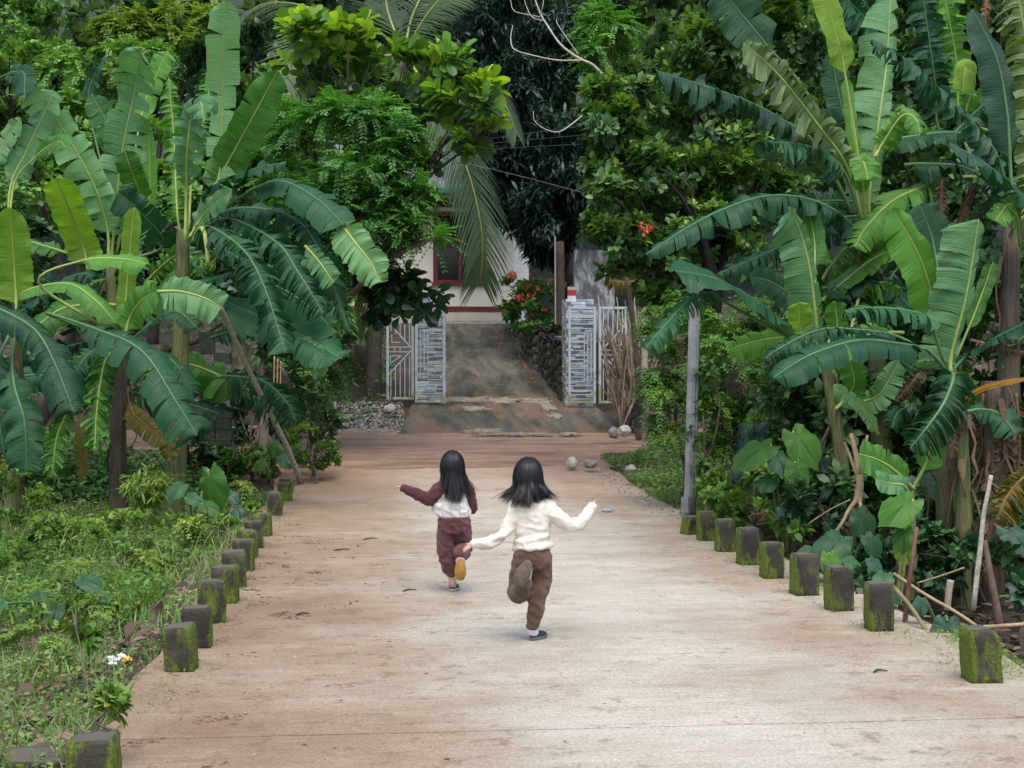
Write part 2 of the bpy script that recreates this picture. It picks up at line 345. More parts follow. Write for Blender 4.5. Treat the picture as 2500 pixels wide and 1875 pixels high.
mb.box((x1 - 0.11, HY + 3.25, (hz(748) + top) / 2), (0.22, 6.05, top - hz(748))); mb.box((x0 + 0.11, HY + 3.25, (hz(748) + top) / 2), (0.22, 6.05, top - hz(748)))
mb.build('wall', CREAM, house)
boxo('band', x0 - 0.02, x1 + 0.02, HY - 0.03, HY + 0.2, hz(761), hz(748), MAROON, house)
boxo('plinth', x0 - 0.01, x1 + 0.01, HY - 0.015, HY + 0.25, hz0 - 0.4, hz(761), PLINTH, house)
win = boxo('window', wx0, wx1, HY + 0.12, HY + 0.14, wz0, wz1, GLASS, house)
fr = MB()
for a, c, z0, z1 in ((wx0 - 0.02, wx0 + 0.09, wz0 - 0.03, wz1 + 0.03), (wx1 - 0.09, wx1 + 0.02, wz0 - 0.03, wz1 + 0.03), (wx0 + 0.09, wx1 - 0.09, wz0 - 0.03, wz0 + 0.09), (wx0 + 0.09, wx1 - 0.09, wz1 - 0.09, wz1 + 0.03), ((wx0 + wx1) / 2 - 0.04, (wx0 + wx1) / 2 + 0.04, wz0 + 0.09, wz1 - 0.09)):
    fr.box(((a + c) / 2, HY + 0.03, (z0 + z1) / 2), (c - a, 0.13, z1 - z0))
fr.build('window_frame', MAROON, win)
boxo('window_sill', wx0 - 0.06, wx1 + 0.06, HY - 0.07, HY - 0.037, wz0 - 0.06, wz0 + 0.02, MAROON, win)
rf = MB(); ez = hz(468); nr = 60                                     # corrugated sheet
V = []; ra, rb = x0 - 0.5, x1 + 0.6
for i in range(nr * 2 + 1):
    x = ra + (rb - ra) * i / (nr * 2); dz = 0.03 * (i % 2)
    V += [(x, HY - 0.75, ez + dz), (x, HY + 3.1, ez + 1.75 + dz), (x, HY + 6.9, ez + 0.1 + dz)]
F = []
for i in range(nr * 2): F += [(3 * i, 3 * i + 3, 3 * i + 4, 3 * i + 1), (3 * i + 1, 3 * i + 4, 3 * i + 5, 3 * i + 2)]
roof = mesh('roof', V, F, TIN, house)
boxo('fascia', ra, rb, HY - 0.79, HY - 0.755, ez - 0.13, ez + 0.01, TEAL, roof)
boxo('soffit', ra, rb, HY - 0.75, HY + 0.0, ez - 0.22, ez - 0.16, SOFFIT, roof)
boxo('wall_beam', x0, x1, HY - 0.04, HY + 0.02, top - 0.30, top + 0.10, SOFFIT, house)
boxo('back_wing', hx(1250), hx(1310), HY + 1.6, HY + 5.6, hz0 - 0.4, hz(560), simple('white_plaster', (0.70, 0.70, 0.68), 0.85, 0.08, 1), house)
boxo('doorstep', hx(1080), hx(1240), HY - 0.55, HY - 0.02, hz0 - 0.42, hz0 + 0.02, simple('pale_step', (0.42, 0.38, 0.31), 0.8, 0.2, 5), house)

# ---- gate pillars faced with strips of tile
TCOL = [simple('tile_' + n, c, 0.28, 0.12, 12, 0, 0, 0.5) for n, c in (('pale_blue', (0.42, 0.50, 0.56)), ('white', (0.66, 0.68, 0.66)), ('slate', (0.15, 0.17, 0.21)), ('cream', (0.50, 0.46, 0.36)), ('mauve', (0.20, 0.18, 0.20)), ('grey_blue', (0.27, 0.33, 0.39)))]
TWT = [0.26, 0.2, 0.2, 0.08, 0.13, 0.13]
tile_me = []
for t in TCOL:
    mm = bpy.data.meshes.new('tile'); bm = bmesh.new(); bmesh.ops.create_cube(bm, size=1.0); bm.to_mesh(mm); bm.free(); mm.materials.append(t); tile_me.append(mm)
GROUT = simple('grout', (0.30, 0.31, 0.31), 0.9, 0.2, 8)
def pillar(px0, px1, pyb, pyt, Z, label, inner):
    a, c = P(px0, pyb, Z), P(px1, pyb, Z); zt = P(px0, pyt, Z).z; zb = rise(a.y) - 0.15; y0 = a.y; dep = c.x - a.x
    t = thing('gate_pillar', label, 'pillar', ((a.x + c.x) / 2, y0 + dep / 2, rise(a.y)), 'tiled gate pillars'); o = org(t)
    boxo('core', a.x, c.x, y0, y0 + dep, zb, zt, GROUT, t)
    def put(x, y, z, sx, sy, sz):
        k = rs.choice(6, p=TWT); ob = bpy.data.objects.new('tile', tile_me[k]); C.objects.link(ob); ob.parent = t
        ob.location = (x - o.x, y - o.y, z - o.z); ob.scale = (sx, sy, sz)
    rowh = 0.052; z = rise(y0) + 0.03
    while z < zt - 0.01:
        x = a.x; 
        while x < c.x - 0.01:
            L = min(rnd.choice((0.09, 0.14, 0.19, 0.24)), c.x - x)
            if c.x - x - L < 0.05: L = c.x - x
            put(x + L / 2, y0 - 0.004, z + rowh / 2, L - 0.006, 0.012 + rnd.random() * 0.004, rowh - 0.006); x += L
        y = y0 + 0.008
        while y < y0 + dep - 0.01:
            L = min(rnd.choice((0.10, 0.16, 0.22)), y0 + dep - y)
            put(c.x + 0.004 if inner > 0 else a.x - 0.004, y + L / 2, z + rowh / 2, 0.012, L - 0.006, rowh - 0.006); y += L
        z += rowh
    boxo('cap', a.x - 0.004, c.x + 0.004, y0 - 0.002, y0 + dep, zt, zt + 0.035, TCOL[1], t)
    return t, a, c, zt
GZ = 28.0
plL = pillar(1018, 1088, 1000, 725, GZ, 'mosaic tiled gate pillar left of the driveway, beside the dark leaves', 1)
plR = pillar(1382, 1450, 1000, 735, GZ, 'mosaic tiled gate pillar right of the driveway, below the grey wall', -1)
# ---- folding gate leaves of painted steel bars
m, nt, b, o = newmat('pale_gate_paint'); v = pos(nt); n = nz(nt, v, 5, 5, 0.65)
zz = nd(nt, 'SeparateXYZ', None, Vector=v).outputs[2]
alg = mth(nt, 'ADD', n, ramp(nt, mth(nt, 'MULTIPLY_ADD', zz, 0.5, -0.40), [(0.0, 0.24), (0.42, 0.0)]))
nt.links.new(mixc(nt, ramp(nt, alg, [(0.58, 0.0), (0.74, 0.9)]), (0.42, 0.48, 0.52), (0.22, 0.23, 0.09)), b.inputs['Base Color']); b.inputs['Roughness'].default_value = 0.45
GATEM = m
def gate_leaf(px0, px1, py0, py1, Z, label, style, mirror=False):
    a, c = P(px0, py1, Z), P(px1, py0, Z); x0, x1, z0, z1, y = a.x, c.x, a.z, c.z, a.y
    t = thing('gate_leaf', label, 'gate', ((x0 + x1) / 2, y, z0), 'folding gate leaves'); W, H = x1 - x0, z1 - z0
    def X(u): return x0 + W * ((1 - u) if mirror else u)
    def q(u, s): return (X(u), y, z0 + H * s)
    e = 0.055 / W; k = 0.055 / H
    for u in (e / 2, 1 - e / 2): bar(q(u, 0), q(u, 1), 0.045, GATEM, t, 'frame_bar', 0.04)
    for s in (k / 2, 1 - k / 2): bar(q(e, s), q(1 - e, s), 0.045, GATEM, t, 'frame_bar', 0.038)
    th = 0.016
    if style == 'h':                                             # cross bars with an inset panel of uprights
        n = 22
        for i in range(1, n):
            s = i / n; ub = 0.58 if 5 <= i <= 16 else 1 - e
            bar(q(e, s), q(ub, s), th, GATEM, t)
        for u in (0.58, 0.70, 0.82): bar(q(u, 5 / n), q(u, 16 / n), th, GATEM, t)
        for s in (0.36, 0.5, 0.62): bar(q(0.59, s), q(0.69, s), th, GATEM, t)
        bar(q(0.59, 16.4 / n), q(1 - e, 16.4 / n), th, GATEM, t)
    else:                                                        # uprights broken by an arrow of diagonals
        for i in range(1, 6):
            u = i / 6; d = 0.20 * (1 - u)
            bar(q(u, k), q(u, 0.52 - 0.03 - d * 1.0 if u > 0.0 else 0.3), th, GATEM, t); bar(q(u, 0.52 + 0.03 + d), q(u, 1 - k), th, GATEM, t)
        bar(q(e, 0.27), q(1 - e, 0.515), th * 1.3, GATEM, t); bar(q(e, 0.80), q(1 - e, 0.545), th * 1.3, GATEM, t)
        bar(q(e, 0.50), q(0.86, 0.50), th, GATEM, t); bar(q(e, 0.55), q(0.86, 0.55), th, GATEM, t)
        for u in (0.3, 0.5): bar(q(u, 0.50), q(u, 0.55), th, GATEM, t)
        bar(q(0.15, 0.38), q(0.55, 0.46), th, GATEM, t); bar(q(0.15, 0.38), q(0.15, 0.46), th, GATEM, t); bar(q(0.15, 0.46), q(0.55, 0.46), th, GATEM, t)
        bar(q(0.2, 0.60), q(0.5, 0.60), th, GATEM, t); bar(q(0.2, 0.60), q(0.2, 0.68), th, GATEM, t)
    return t
gate_leaf(1013, 1088, 736, 983, 27.86, 'pale steel gate leaf with cross bars folded against the left tiled pillar', 'h', True)
gate_leaf(943, 1011, 742, 976, 27.9, 'pale steel gate leaf with arrow of diagonals left of the left pillar', 'v')
gate_leaf(1387, 1456, 748, 985, 27.86, 'pale steel gate leaf with cross bars folded against the right tiled pillar', 'h')
gate_leaf(1461, 1532, 748, 985, 27.9, 'pale steel gate leaf with diagonals behind the brushwood bundle', 'v', True)

# ---- stone retaining wall along the drive
m, nt, b, o = newmat('mossy_stone'); v = pos(nt); n = nz(nt, pos(nt, (1, 1, 0.5)), 5, 6, 0.65); n2 = nz(nt, v, 30, 5, 0.7)
nt.links.new(mixc(nt, 0.5, ramp(nt, n, [(0.32, (0.016, 0.015, 0.010)), (0.48, (0.040, 0.044, 0.016)), (0.58, (0.09, 0.085, 0.055)), (0.7, (0.20, 0.18, 0.14))]), ramp(nt, n2, [(0.3, 0.5), (0.7, 1.4)]), 'MULTIPLY'), b.inputs['Base Color'])
b.inputs['Roughness'].default_value = 0.9; bump(nt, b, n2, 0.02); MOSSTONE = m
w0, w1 = P(1374, 900, 28.5), P(1236, 800, 37.0)
zt0, zt1 = P(1374, 832, 28.5).z, P(1236, 797, 37.0).z
rw = thing('retaining_wall', 'mossy stone retaining wall along the right side of the driveway', 'wall', ((w0.x + w1.x) / 2, (w0.y + w1.y) / 2, 1.5))
core = [(w0.x + 0.05, w0.y, 0.3), (w1.x + 0.05, w1.y, 1.0), (w1.x + 0.5, w1.y, 1.0), (w0.x + 0.5, w0.y, 0.3), (w0.x + 0.05, w0.y, zt0), (w1.x + 0.05, w1.y, zt1), (w1.x + 0.5, w1.y, zt1), (w0.x + 0.5, w0.y, zt0)]
mesh('core', core, [(3, 2, 1, 0), (4, 5, 6, 7), (0, 1, 5, 4), (1, 2, 6, 5), (2, 3, 7, 6), (3, 0, 4, 7)], MOSSTONE, rw)
lumps = []
for k in range(5):
    Vq, Fq = lump(2, k * 3.1, 0.22); mm = bpy.data.meshes.new('stone'); mm.from_pydata([tuple(p) for p in Vq], [], Fq); mm.materials.append(MOSSTONE); lumps.append(mm)
def stone_piece(parent, p, size, rx=0.0, rz=0.0, name='stone'):
    ob = bpy.data.objects.new(name, rnd.choice(lumps)); C.objects.link(ob); ob.parent = parent; ob.location = Vector(p) - org(parent); ob.scale = size; ob.rotation_euler = (rx, 0, rz); return ob
L = (w1 - w0).length; ua = 0.0
while ua < 1:
    q = w0.lerp(w1, ua); zb = rise(q.y) - 0.05; zt = zt0 + (zt1 - zt0) * ua; z = zb
    while z < zt - 0.05:
        h = rnd.uniform(0.14, 0.24); stone_piece(rw, (q.x + 0.05 + rnd.uniform(-0.02, 0.03), q.y + rnd.uniform(-0.04, 0.04), z + h / 2), (0.10, rnd.uniform(0.13, 0.19), h * 0.56), rnd.uniform(-0.2, 0.2)); z += h
    ua += 0.32 / L
cop = MB()
V = [(w0.x - 0.04, w0.y, zt0), (w1.x - 0.04, w1.y, zt1), (w1.x + 0.3, w1.y, zt1), (w0.x + 0.3, w0.y, zt0)]
mesh('coping', V + [(x, y, z + 0.06) for x, y, z in V], [(3, 2, 1, 0), (4, 5, 6, 7), (0, 1, 5, 4), (1, 2, 6, 5), (2, 3, 7, 6), (3, 0, 4, 7)], simple('mossy_coping', (0.13, 0.125, 0.085), 0.9, 0.35, 6), rw)
# soil bed behind it
sb0 = [(w0.x + 0.3, w0.y, zt0 - 0.05), (w1.x + 0.3, w1.y, zt1 - 0.05), (w1.x + 4.0, w1.y, zt1 + 0.1), (w0.x + 4.0, w0.y, zt0 + 0.1)]
tag(mesh('planting_bed', sb0 + [(x, y, z - 2.2) for x, y, z in sb0], [(0, 3, 2, 1), (4, 5, 6, 7), (0, 1, 5, 4), (1, 2, 6, 5), (2, 3, 7, 6), (3, 0, 4, 7)], soil), kind='structure')
# ---- low dark wall left of the gate
a, c = P(690, 850, 30.0), P(932, 850, 29.4)
lw = tag(boxo('garden_wall', a.x - 3, c.x, a.y, a.y + 0.3, 0.5, P(800, 842, 30).z, MOSSTONE), 'low dark mossy garden wall behind the gravel left of the gate', 'wall')
# ---- weathered wall, wooden post, board behind the right pillar
m, nt, b, o = newmat('weathered_grey_concrete'); v = pos(nt, (1, 1, 0.45)); n = nz(nt, v, 2.3, 8, 0.7, 0.5)
nt.links.new(ramp(nt, n, [(0.36, (0.028, 0.030, 0.034)), (0.5, (0.10, 0.105, 0.11)), (0.6, (0.34, 0.35, 0.35)), (0.66, (0.12, 0.125, 0.12))]), b.inputs['Base Color']); b.inputs['Roughness'].default_value = 0.9; bump(nt, b, n, 0.03); GREYW = m
a, c = P(1403, 735, 31.5), P(1502, 610, 31.5)
tag(boxo('concrete_wall', a.x, c.x, a.y, a.y + 0.25, 1.2, c.z, GREYW), 'black streaked grey concrete wall rising behind the right gate pillar', 'wall')
WOOD = simple('old_wood', (0.045, 0.032, 0.024), 0.85, 0.4, 9, 0, 0.01)
a = P(1368, 800, 30.0); tp = P(1366, 590, 30.0)
t = thing('wooden_post', 'tall dark wooden post between flowering bush and right gate pillar', 'post', (a.x, a.y, a.z - 0.4))
MB().tube(curve([(a.x, a.y, a.z - 0.5), (a.x, a.y, (a.z + tp.z) / 2), (tp.x, tp.y, tp.z)], 7), 0.092, 9, wob=0.08).build('shaft', WOOD, t, True)
MB().tube([(a.x - 0.10, a.y - 0.05, a.z - 0.45), (tp.x - 0.10, a.y - 0.05, tp.z + 0.1)], 0.016, 6).build('cable_conduit', simple('pale_conduit', (0.3, 0.27, 0.22), 0.6), t)
a, c = P(1386, 735, 30.6), P(1406, 700, 30.6)
t = thing('roadside_board', 'small red and white board behind the top of the right gate pillar', 'board', ((a.x + c.x) / 2, a.y, 1.2))
boxo('white_panel', a.x, c.x, a.y, a.y + 0.04, a.z - 0.1, P(1390, 722, 30.6).z, simple('white_board_paint', (0.62, 0.63, 0.64), 0.5), t)
boxo('red_panel', a.x, c.x, a.y - 0.003, a.y + 0.04, P(1390, 722, 30.6).z + 0.003, P(1390, 708, 30.6).z, simple('red_board_paint', (0.42, 0.02, 0.03), 0.45), t)
boxo('grey_top', a.x, c.x, a.y, a.y + 0.04, P(1390, 708, 30.6).z + 0.003, c.z, simple('grey_board', (0.3, 0.31, 0.3), 0.6), t)
boxo('stake', a.x + 0.05, a.x + 0.10, a.y + 0.045, a.y + 0.09, 1.2, a.z + 0.1, WOOD, t)

# ---- mossy concrete posts along both road edges
m, nt, b, o = newmat('mossy_post_concrete')
oi = nd(nt, 'ObjectInfo').outputs['Random']; tc = nt.nodes.new('ShaderNodeTexCoord').outputs['Object']
off = nd(nt, 'CombineXYZ', None, X=mth(nt, 'MULTIPLY', oi, 37.0), Y=mth(nt, 'MULTIPLY', oi, 11.0)).outputs[0]
vv = nd(nt, 'VectorMath', {'operation': 'ADD'}, i0=tc, i1=off).outputs[0]
mp = nd(nt, 'Mapping', None, Vector=vv); mp.inputs['Scale'].default_value = (1, 1, 0.38)
n1 = nz(nt, mp.outputs[0], 11, 6, 0.65); n2 = nz(nt, vv, 60, 5, 0.7); n3 = nz(nt, vv, 5, 3)
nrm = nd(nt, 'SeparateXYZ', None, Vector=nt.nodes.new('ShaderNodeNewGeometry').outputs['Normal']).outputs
zl = nd(nt, 'SeparateXYZ', None, Vector=tc).outputs[2]
side = mth(nt, 'MULTIPLY', mth(nt, 'ABSOLUTE', nrm[0]), 0.22)
low = mth(nt, 'MULTIPLY', mth(nt, 'SUBTRACT', 0.16, zl), 0.38)
fac = mth(nt, 'ADD', mth(nt, 'ADD', n1, side), mth(nt, 'ADD', low, mth(nt, 'MULTIPLY_ADD', oi, 0.14, -0.12)))
conc = ramp(nt, n3, [(0.3, (0.017, 0.015, 0.011)), (0.55, (0.040, 0.034, 0.025)), (0.75, (0.085, 0.074, 0.054))])
moss = ramp(nt, n2, [(0.3, (0.034, 0.052, 0.006)), (0.55, (0.105, 0.15, 0.008)), (0.75, (0.21, 0.26, 0.014))])
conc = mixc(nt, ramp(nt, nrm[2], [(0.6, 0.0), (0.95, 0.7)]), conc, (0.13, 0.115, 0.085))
nt.links.new(mixc(nt, ramp(nt, fac, [(0.49, 0.0), (0.62, 0.95)]), conc, moss), b.inputs['Base Color']); b.inputs['Roughness'].default_value = 0.95
bump(nt, b, mth(nt, 'ADD', n2, n1), 0.012); POSTM = m
CHIP = simple('fresh_concrete_break', (0.30, 0.22, 0.16), 0.9, 0.2, 20)
def road_post(x, y, wdt, hgt, label, seed, z=0.0, tilt=(0, 0, 0), group='mossy concrete posts along the road edges', chip=False):
    bm = bmesh.new(); bmesh.ops.create_cube(bm, size=1.0)
    bmesh.ops.bevel(bm, geom=list(bm.edges), offset=0.035, segments=2, affect='EDGES')
    bmesh.ops.subdivide_edges(bm, edges=[e for e in bm.edges if e.calc_length() > 0.3], cuts=6, use_grid_fill=True)
    for v in bm.verts:
        if chip and v.co.x > 0.2 and v.co.z > 0.25: v.co.z -= 0.5 * (v.co.x - 0.2) * (0.6 + 0.5 * fbm(v.co.y * 4, seed, 0)) ; v.co.x -= 0.15 * (v.co.z - 0.1)
        k = v.co.copy(); v.co.x *= wdt; v.co.y *= wdt; v.co.z = (v.co.z + 0.42) * (hgt / 0.92)
        nn = fbm(k.x * 4 + seed, k.y * 4, k.z * 5, 3); v.co += Vector((k.x, k.y, 0)).normalized() * 0.006 * nn if Vector((k.x, k.y, 0)).length > 0.01 else Vector((0, 0, 0.004 * nn))
        if k.z > 0.45: v.co.z += 0.006 * nn
    me = bpy.data.meshes.new('road_post'); bm.to_mesh(me); bm.free(); me.materials.append(POSTM); me.polygons.foreach_set('use_smooth', [True] * len(me.polygons))
    ob = bpy.data.objects.new('road_post', me); C.objects.link(ob); ob.location = (x, y, z); ob.rotation_euler = tilt
    tag(ob, label, 'post', group); return ob
ordn = ['nearest', 'second', 'third', 'fourth', 'fifth', 'sixth', 'seventh', 'eighth', 'ninth', 'tenth', 'eleventh', 'twelfth', 'farthest']
LY = [(215, 5.35), (411 * 1.13 - 2, 8.0), (506, 8.66), (543, 9.50), (572, 10.3), (594, 11.05), (616, 11.9), (639, 12.7), (654, 13.4), (668, 14.3), (681, 16.3), (703, 18.0), (712, 18.9)]
for i, (px, Z) in enumerate(LY):
    c = P(px, 900, Z); 
    x = -0.98 + rnd.uniform(-0.02, 0.02) if i else P(243, 1800, 5.4).x
    road_post(x, c.y, 0.165 + rnd.uniform(-0.01, 0.012), 0.245 + rnd.uniform(-0.022, 0.022) - (0.03 if i in (9, 12) else 0) + (0.06 if i == 0 else 0), f'{ordn[i]} mossy concrete post from the camera in the left row', i * 5.3, 0, (rnd.uniform(-0.05, 0.05), rnd.uniform(-0.06, 0.06), rnd.uniform(-0.14, 0.14)), chip=i in (3, 7, 10))
RP = [(2412, 1669), (2157, 1542), (2058, 1494), (1971, 1454), (1891, 1413), (1832, 1380), (1775, 1348), (1729, 1321)]
for i, (px, py) in enumerate(RP):
    c = G(px, py); road_post(c.x + 0.0, c.y + 0.08, 0.155 + rnd.uniform(-0.008, 0.015), 0.285 + rnd.uniform(-0.015, 0.02), f'{ordn[i] if i < 7 else "farthest upright"} mossy concrete post from the camera in the right row', 80 + i * 4.7, 0, (rnd.uniform(-0.03, 0.03), rnd.uniform(-0.04, 0.04), rnd.uniform(-0.08, 0.08)), chip=i in (0, 2))
c = G(1695, 1310); road_post(c.x, c.y + 0.2, 0.15, 0.20, 'low broken mossy post stub beside the farthest right post', 133, -0.02, (0.1, 0.1, 0.3))
c = G(1833, 1303); road_post(c.x, c.y + 0.35, 0.17, 0.26, 'toppled reddish concrete post lying behind the right row', 140, 0.06, (0.2, 1.35, 0.2)).data.materials[0] = simple('reddish_concrete', (0.16, 0.085, 0.055), 0.9, 0.35, 12)
c = G(75, 1885); road_post(c.x, c.y + 0.1, 0.24, 0.10, 'fallen mossy concrete block lying at the lower left corner', 151, -0.05, (0.05, 0.04, 0.25))

# ---- utility pole with a channel section
a = P(1684, 1224, 15.7); tp = P(1697, 690, 15.7); t = thing('utility_pole', 'leaning pale concrete utility pole among the vines right of the road', 'pole', (a.x, a.y, a.z))
CONC = simple('pale_pole_concrete', (0.21, 0.22, 0.225), 0.85, 0.45, 4, 0, 0.006)
sec = [(-0.07, -0.06), (-0.012, -0.075), (0.0, -0.05), (0.03, -0.05), (0.04, -0.07), (0.07, -0.055), (0.07, 0.06), (-0.07, 0.06)]
V = []; nn = 9; cq, sq = math.cos(0.45), math.sin(0.45)
for i in range(nn):
    u = i / (nn - 1); c = Vector((a.x, a.y, a.z - 0.3)).lerp(tp, u); k = 0.74 - 0.12 * u
    V += [(c.x + k * (x * cq - y * sq), c.y + k * (x * sq + y * cq), c.z) for x, y in sec]
n = len(sec); F = [(i * n + k, i * n + (k + 1) % n, (i + 1) * n + (k + 1) % n, (i + 1) * n + k) for i in range(nn - 1) for k in range(n)] + [tuple((nn - 1) * n + k for k in range(n))]
mesh('shaft', V, F, CONC, t)
MB().box((a.x - 0.01, a.y - 0.02, a.z - 0.03), (0.13, 0.13, 0.16), 0.4, 0.02).build('footing', CONC, t)

# ---- block pillar and old bar gate behind the left bananas
BLK = simple('concrete_block', (0.12, 0.115, 0.105), 0.9, 0.5, 5, 0, 0.02); BLKD = simple('dark_block', (0.035, 0.042, 0.03), 0.9, 0.5, 5, 0, 0.02)
a = P(528, 1098, 20.6); t = thing('block_pillar', 'bare concrete block pillar behind the left banana plants', 'pillar', (a.x, a.y, a.z))
z = a.z - 0.3; k = 0
while z < P(528, 812, 20.6).z:
    for s in (-1, 1):
        dx = 0.10 if (k % 2) else 0.0
        ob = MB().box((a.x + s * 0.108 + (dx - 0.05) * 0.12, a.y + rnd.uniform(-0.01, 0.01), z + 0.07), (0.208, 0.38, 0.146), rnd.uniform(-0.02, 0.02), 0.006).build('block', rnd.choice((BLK, BLKD, BLKD)), t)
    z += 0.15; k += 1
a = P(452, 1095, 20.9); t = thing('bar_gate', 'old narrow gate of pale upright bars beside the block pillar', 'gate', (a.x, a.y, a.z - 0.1))
OLDP = simple('old_gate_paint', (0.32, 0.31, 0.27), 0.7, 0.3, 7)
for i in range(8):
    q = P(418 + i * 10, 1090, 20.9); bar((q.x, q.y, a.z - 0.05), (q.x, q.y, P(452, 868, 20.9).z), 0.022, OLDP, t)
for py in (1085, 1068, 905): q0, q1 = P(412, py, 20.85), P(492, py, 20.85); bar(q0, (q1.x, q0.y, q0.z), 0.04, OLDP, t, 'rail')
# ---- brushwood bundle leaning at the right gate
a = P(1530, 1062, 26.2); t = thing('brushwood_bundle', 'tall bundle of dry grey brown sticks leaning at the right gate', 'brushwood', (a.x, a.y, a.z))
STK = [simple('dry_stick_' + k, c, 0.9, 0.3, 14) for k, c in (('grey', (0.22, 0.17, 0.125)), ('brown', (0.13, 0.085, 0.055)), ('pale', (0.33, 0.27, 0.19)))]
for i in range(150):
    u = rnd.gauss(0, 1); b0 = P(1535 + rnd.uniform(-22, 30), 1062 - rnd.random() * 25, 26.2 + rnd.uniform(-0.5, 0.5)); hh = rnd.uniform(0.55, 1.0)
    e = P(1545 + u * 36 - 18 * hh, 1062 - 370 * hh * (0.55 + 0.45 * rnd.random()), 26.4 + rnd.uniform(-0.7, 0.7)); mid = b0.lerp(e, 0.5) + Vector((rnd.uniform(-0.06, 0.1), 0, 0))
    MB().tube(curve([b0, mid, e], 5), [0.02, 0.018, 0.015, 0.012, 0.008], 5).build('stick', rnd.choice(STK), t, True)
# ================================================================ FOLIAGE TOOLS
def leaf_tpl(rows, fold=0.12, bend=0.15):
    "rows: (position along the leaf, half width); returns a folded, bent leaf of length 1"
    V = [(0, 0, 0)]; F = []
    for y, hw in rows:
        z = -bend * y * y; V += [(-hw, y, z + fold * hw * 2), (0, y, z), (hw, y, z + fold * hw * 2)]
    V.append((0, 1, -bend)); n = len(rows); t = len(V) - 1
    F += [(0, 2, 1), (0, 3, 2)]
    for i in range(n - 1):
        a = 1 + 3 * i; F += [(a, a + 1, a + 4), (a, a + 4, a + 3), (a + 1, a + 2, a + 5), (a + 1, a + 5, a + 4)]
    a = 1 + 3 * (n - 1); F += [(a, a + 1, t), (a + 1, a + 2, t)]
    return np.array(V, float), np.array(F)
OBOV = leaf_tpl([(0.35, 0.12), (0.75, 0.24)], 0.15, 0.18)
def hexl(w, z=0.06): return (np.array([(0, 0, 0), (-w * 0.85, 0.32, z), (-w, 0.66, z * 0.6), (0, 1, -0.12), (w, 0.66, z * 0.6), (w * 0.85, 0.32, z)], float), np.array([(0, 5, 1), (1, 5, 4), (1, 4, 2), (2, 4, 3)]))
OBOW = leaf_tpl([(0.3, 0.10), (0.65, 0.25), (0.92, 0.20)], 0.12, 0.15); ELLI = hexl(0.23); HEXO = hexl(0.25); LANC = hexl(0.10, 0.03)
LFLT = (np.array([(0, 0, 0), (-0.22, 0.45, 0.03), (0, 1, -0.05), (0.22, 0.45, 0.03)], float), np.array([(0, 3, 2), (0, 2, 1)]))
WIDE = (LFLT[0] * np.array([1.5, 1, 1]), LFLT[1])
def unit(a): return a / np.maximum(np.linalg.norm(a, axis=-1, keepdims=True), 1e-9)
def frames(dirs, ups):
    y = unit(dirs); x = np.cross(y, ups); bad = np.linalg.norm(x, axis=1) < 1e-4; x[bad] = np.cross(y[bad], np.array([1.0, 0.1, 0])); x = unit(x); z = np.cross(x, y); return x, y, z
def scatter(tpl, p, d, up, size, wid=None):
    V, F = tpl; n = len(p); x, y, z = frames(d, up); s = size[:, None, None]; wd = (wid if wid is not None else np.ones(n))[:, None, None]
    W = p[:, None, :] + s * (V[None, :, 0, None] * x[:, None, :] * wd + V[None, :, 1, None] * y[:, None, :] + V[None, :, 2, None] * z[:, None, :])
    k = len(V); FF = (F[None] + (np.arange(n) * k)[:, None, None]).reshape(-1, 3); return W.reshape(-1, 3), FF
class Fol:
    def __init__(s): s.V = []; s.F = []; s.T = []; s.n = 0
    def put(s, tpl, p, d, up, size, tint, wid=None):
        V, F = scatter(tpl, p, d, up, size, wid); s.V.append(V); s.F.append(F + s.n); s.T.append(np.repeat(tint, len(tpl[0]))); s.n += len(V)
    def build(s, name, mt, parent=None, kind=None):
        o = mesh(name, np.concatenate(s.V), np.concatenate(s.F), mt, parent, True, tint=np.clip(np.concatenate(s.T), 0, 1))
        if kind: o['kind'] = kind
        return o
def rdir(n): return unit(rs.normal(size=(n, 3)))
VUP = np.array([0, 0, 1.0]); TOCAM = -np.array(FW)
def blob_points(b, dens=1.0, front=0.75, shell=0.55):
    "cluster points in an uneven ellipsoid: sub-clumps on its shell, thinner inside"
    px, py, Z, rx, ry, rz, n = b; n = int(n * dens); c = np.array(P(px, py, Z)); k = Z / FPX
    nc = max(5, n // 14); d = rdir(nc); flip = (d @ TOCAM < 0) & (rs.rand(nc) < front); d[flip] -= 2 * (d[flip] @ TOCAM)[:, None] * TOCAM
    rr = (shell + (1 - shell) * rs.rand(nc) ** 0.6) * (0.82 + 0.3 * rs.rand(nc)); sub = d * rr[:, None]; pick = rs.randint(0, nc, n)
    q = sub[pick] + rs.normal(size=(n, 3)) * 0.15; ax = np.stack([np.array(RT) * rx * k, TOCAM * rz, np.array([0, 0, 1.0]) * ry * k])
    w = c + q @ ax; out = unit(unit(q) @ np.stack([np.array(RT), TOCAM, VUP]) + np.array([0, 0, 0.55]) + rs.normal(size=(n, 3)) * 0.35)
    return w, out, q[:, 2], (pick * 0.6180339) % 1.0
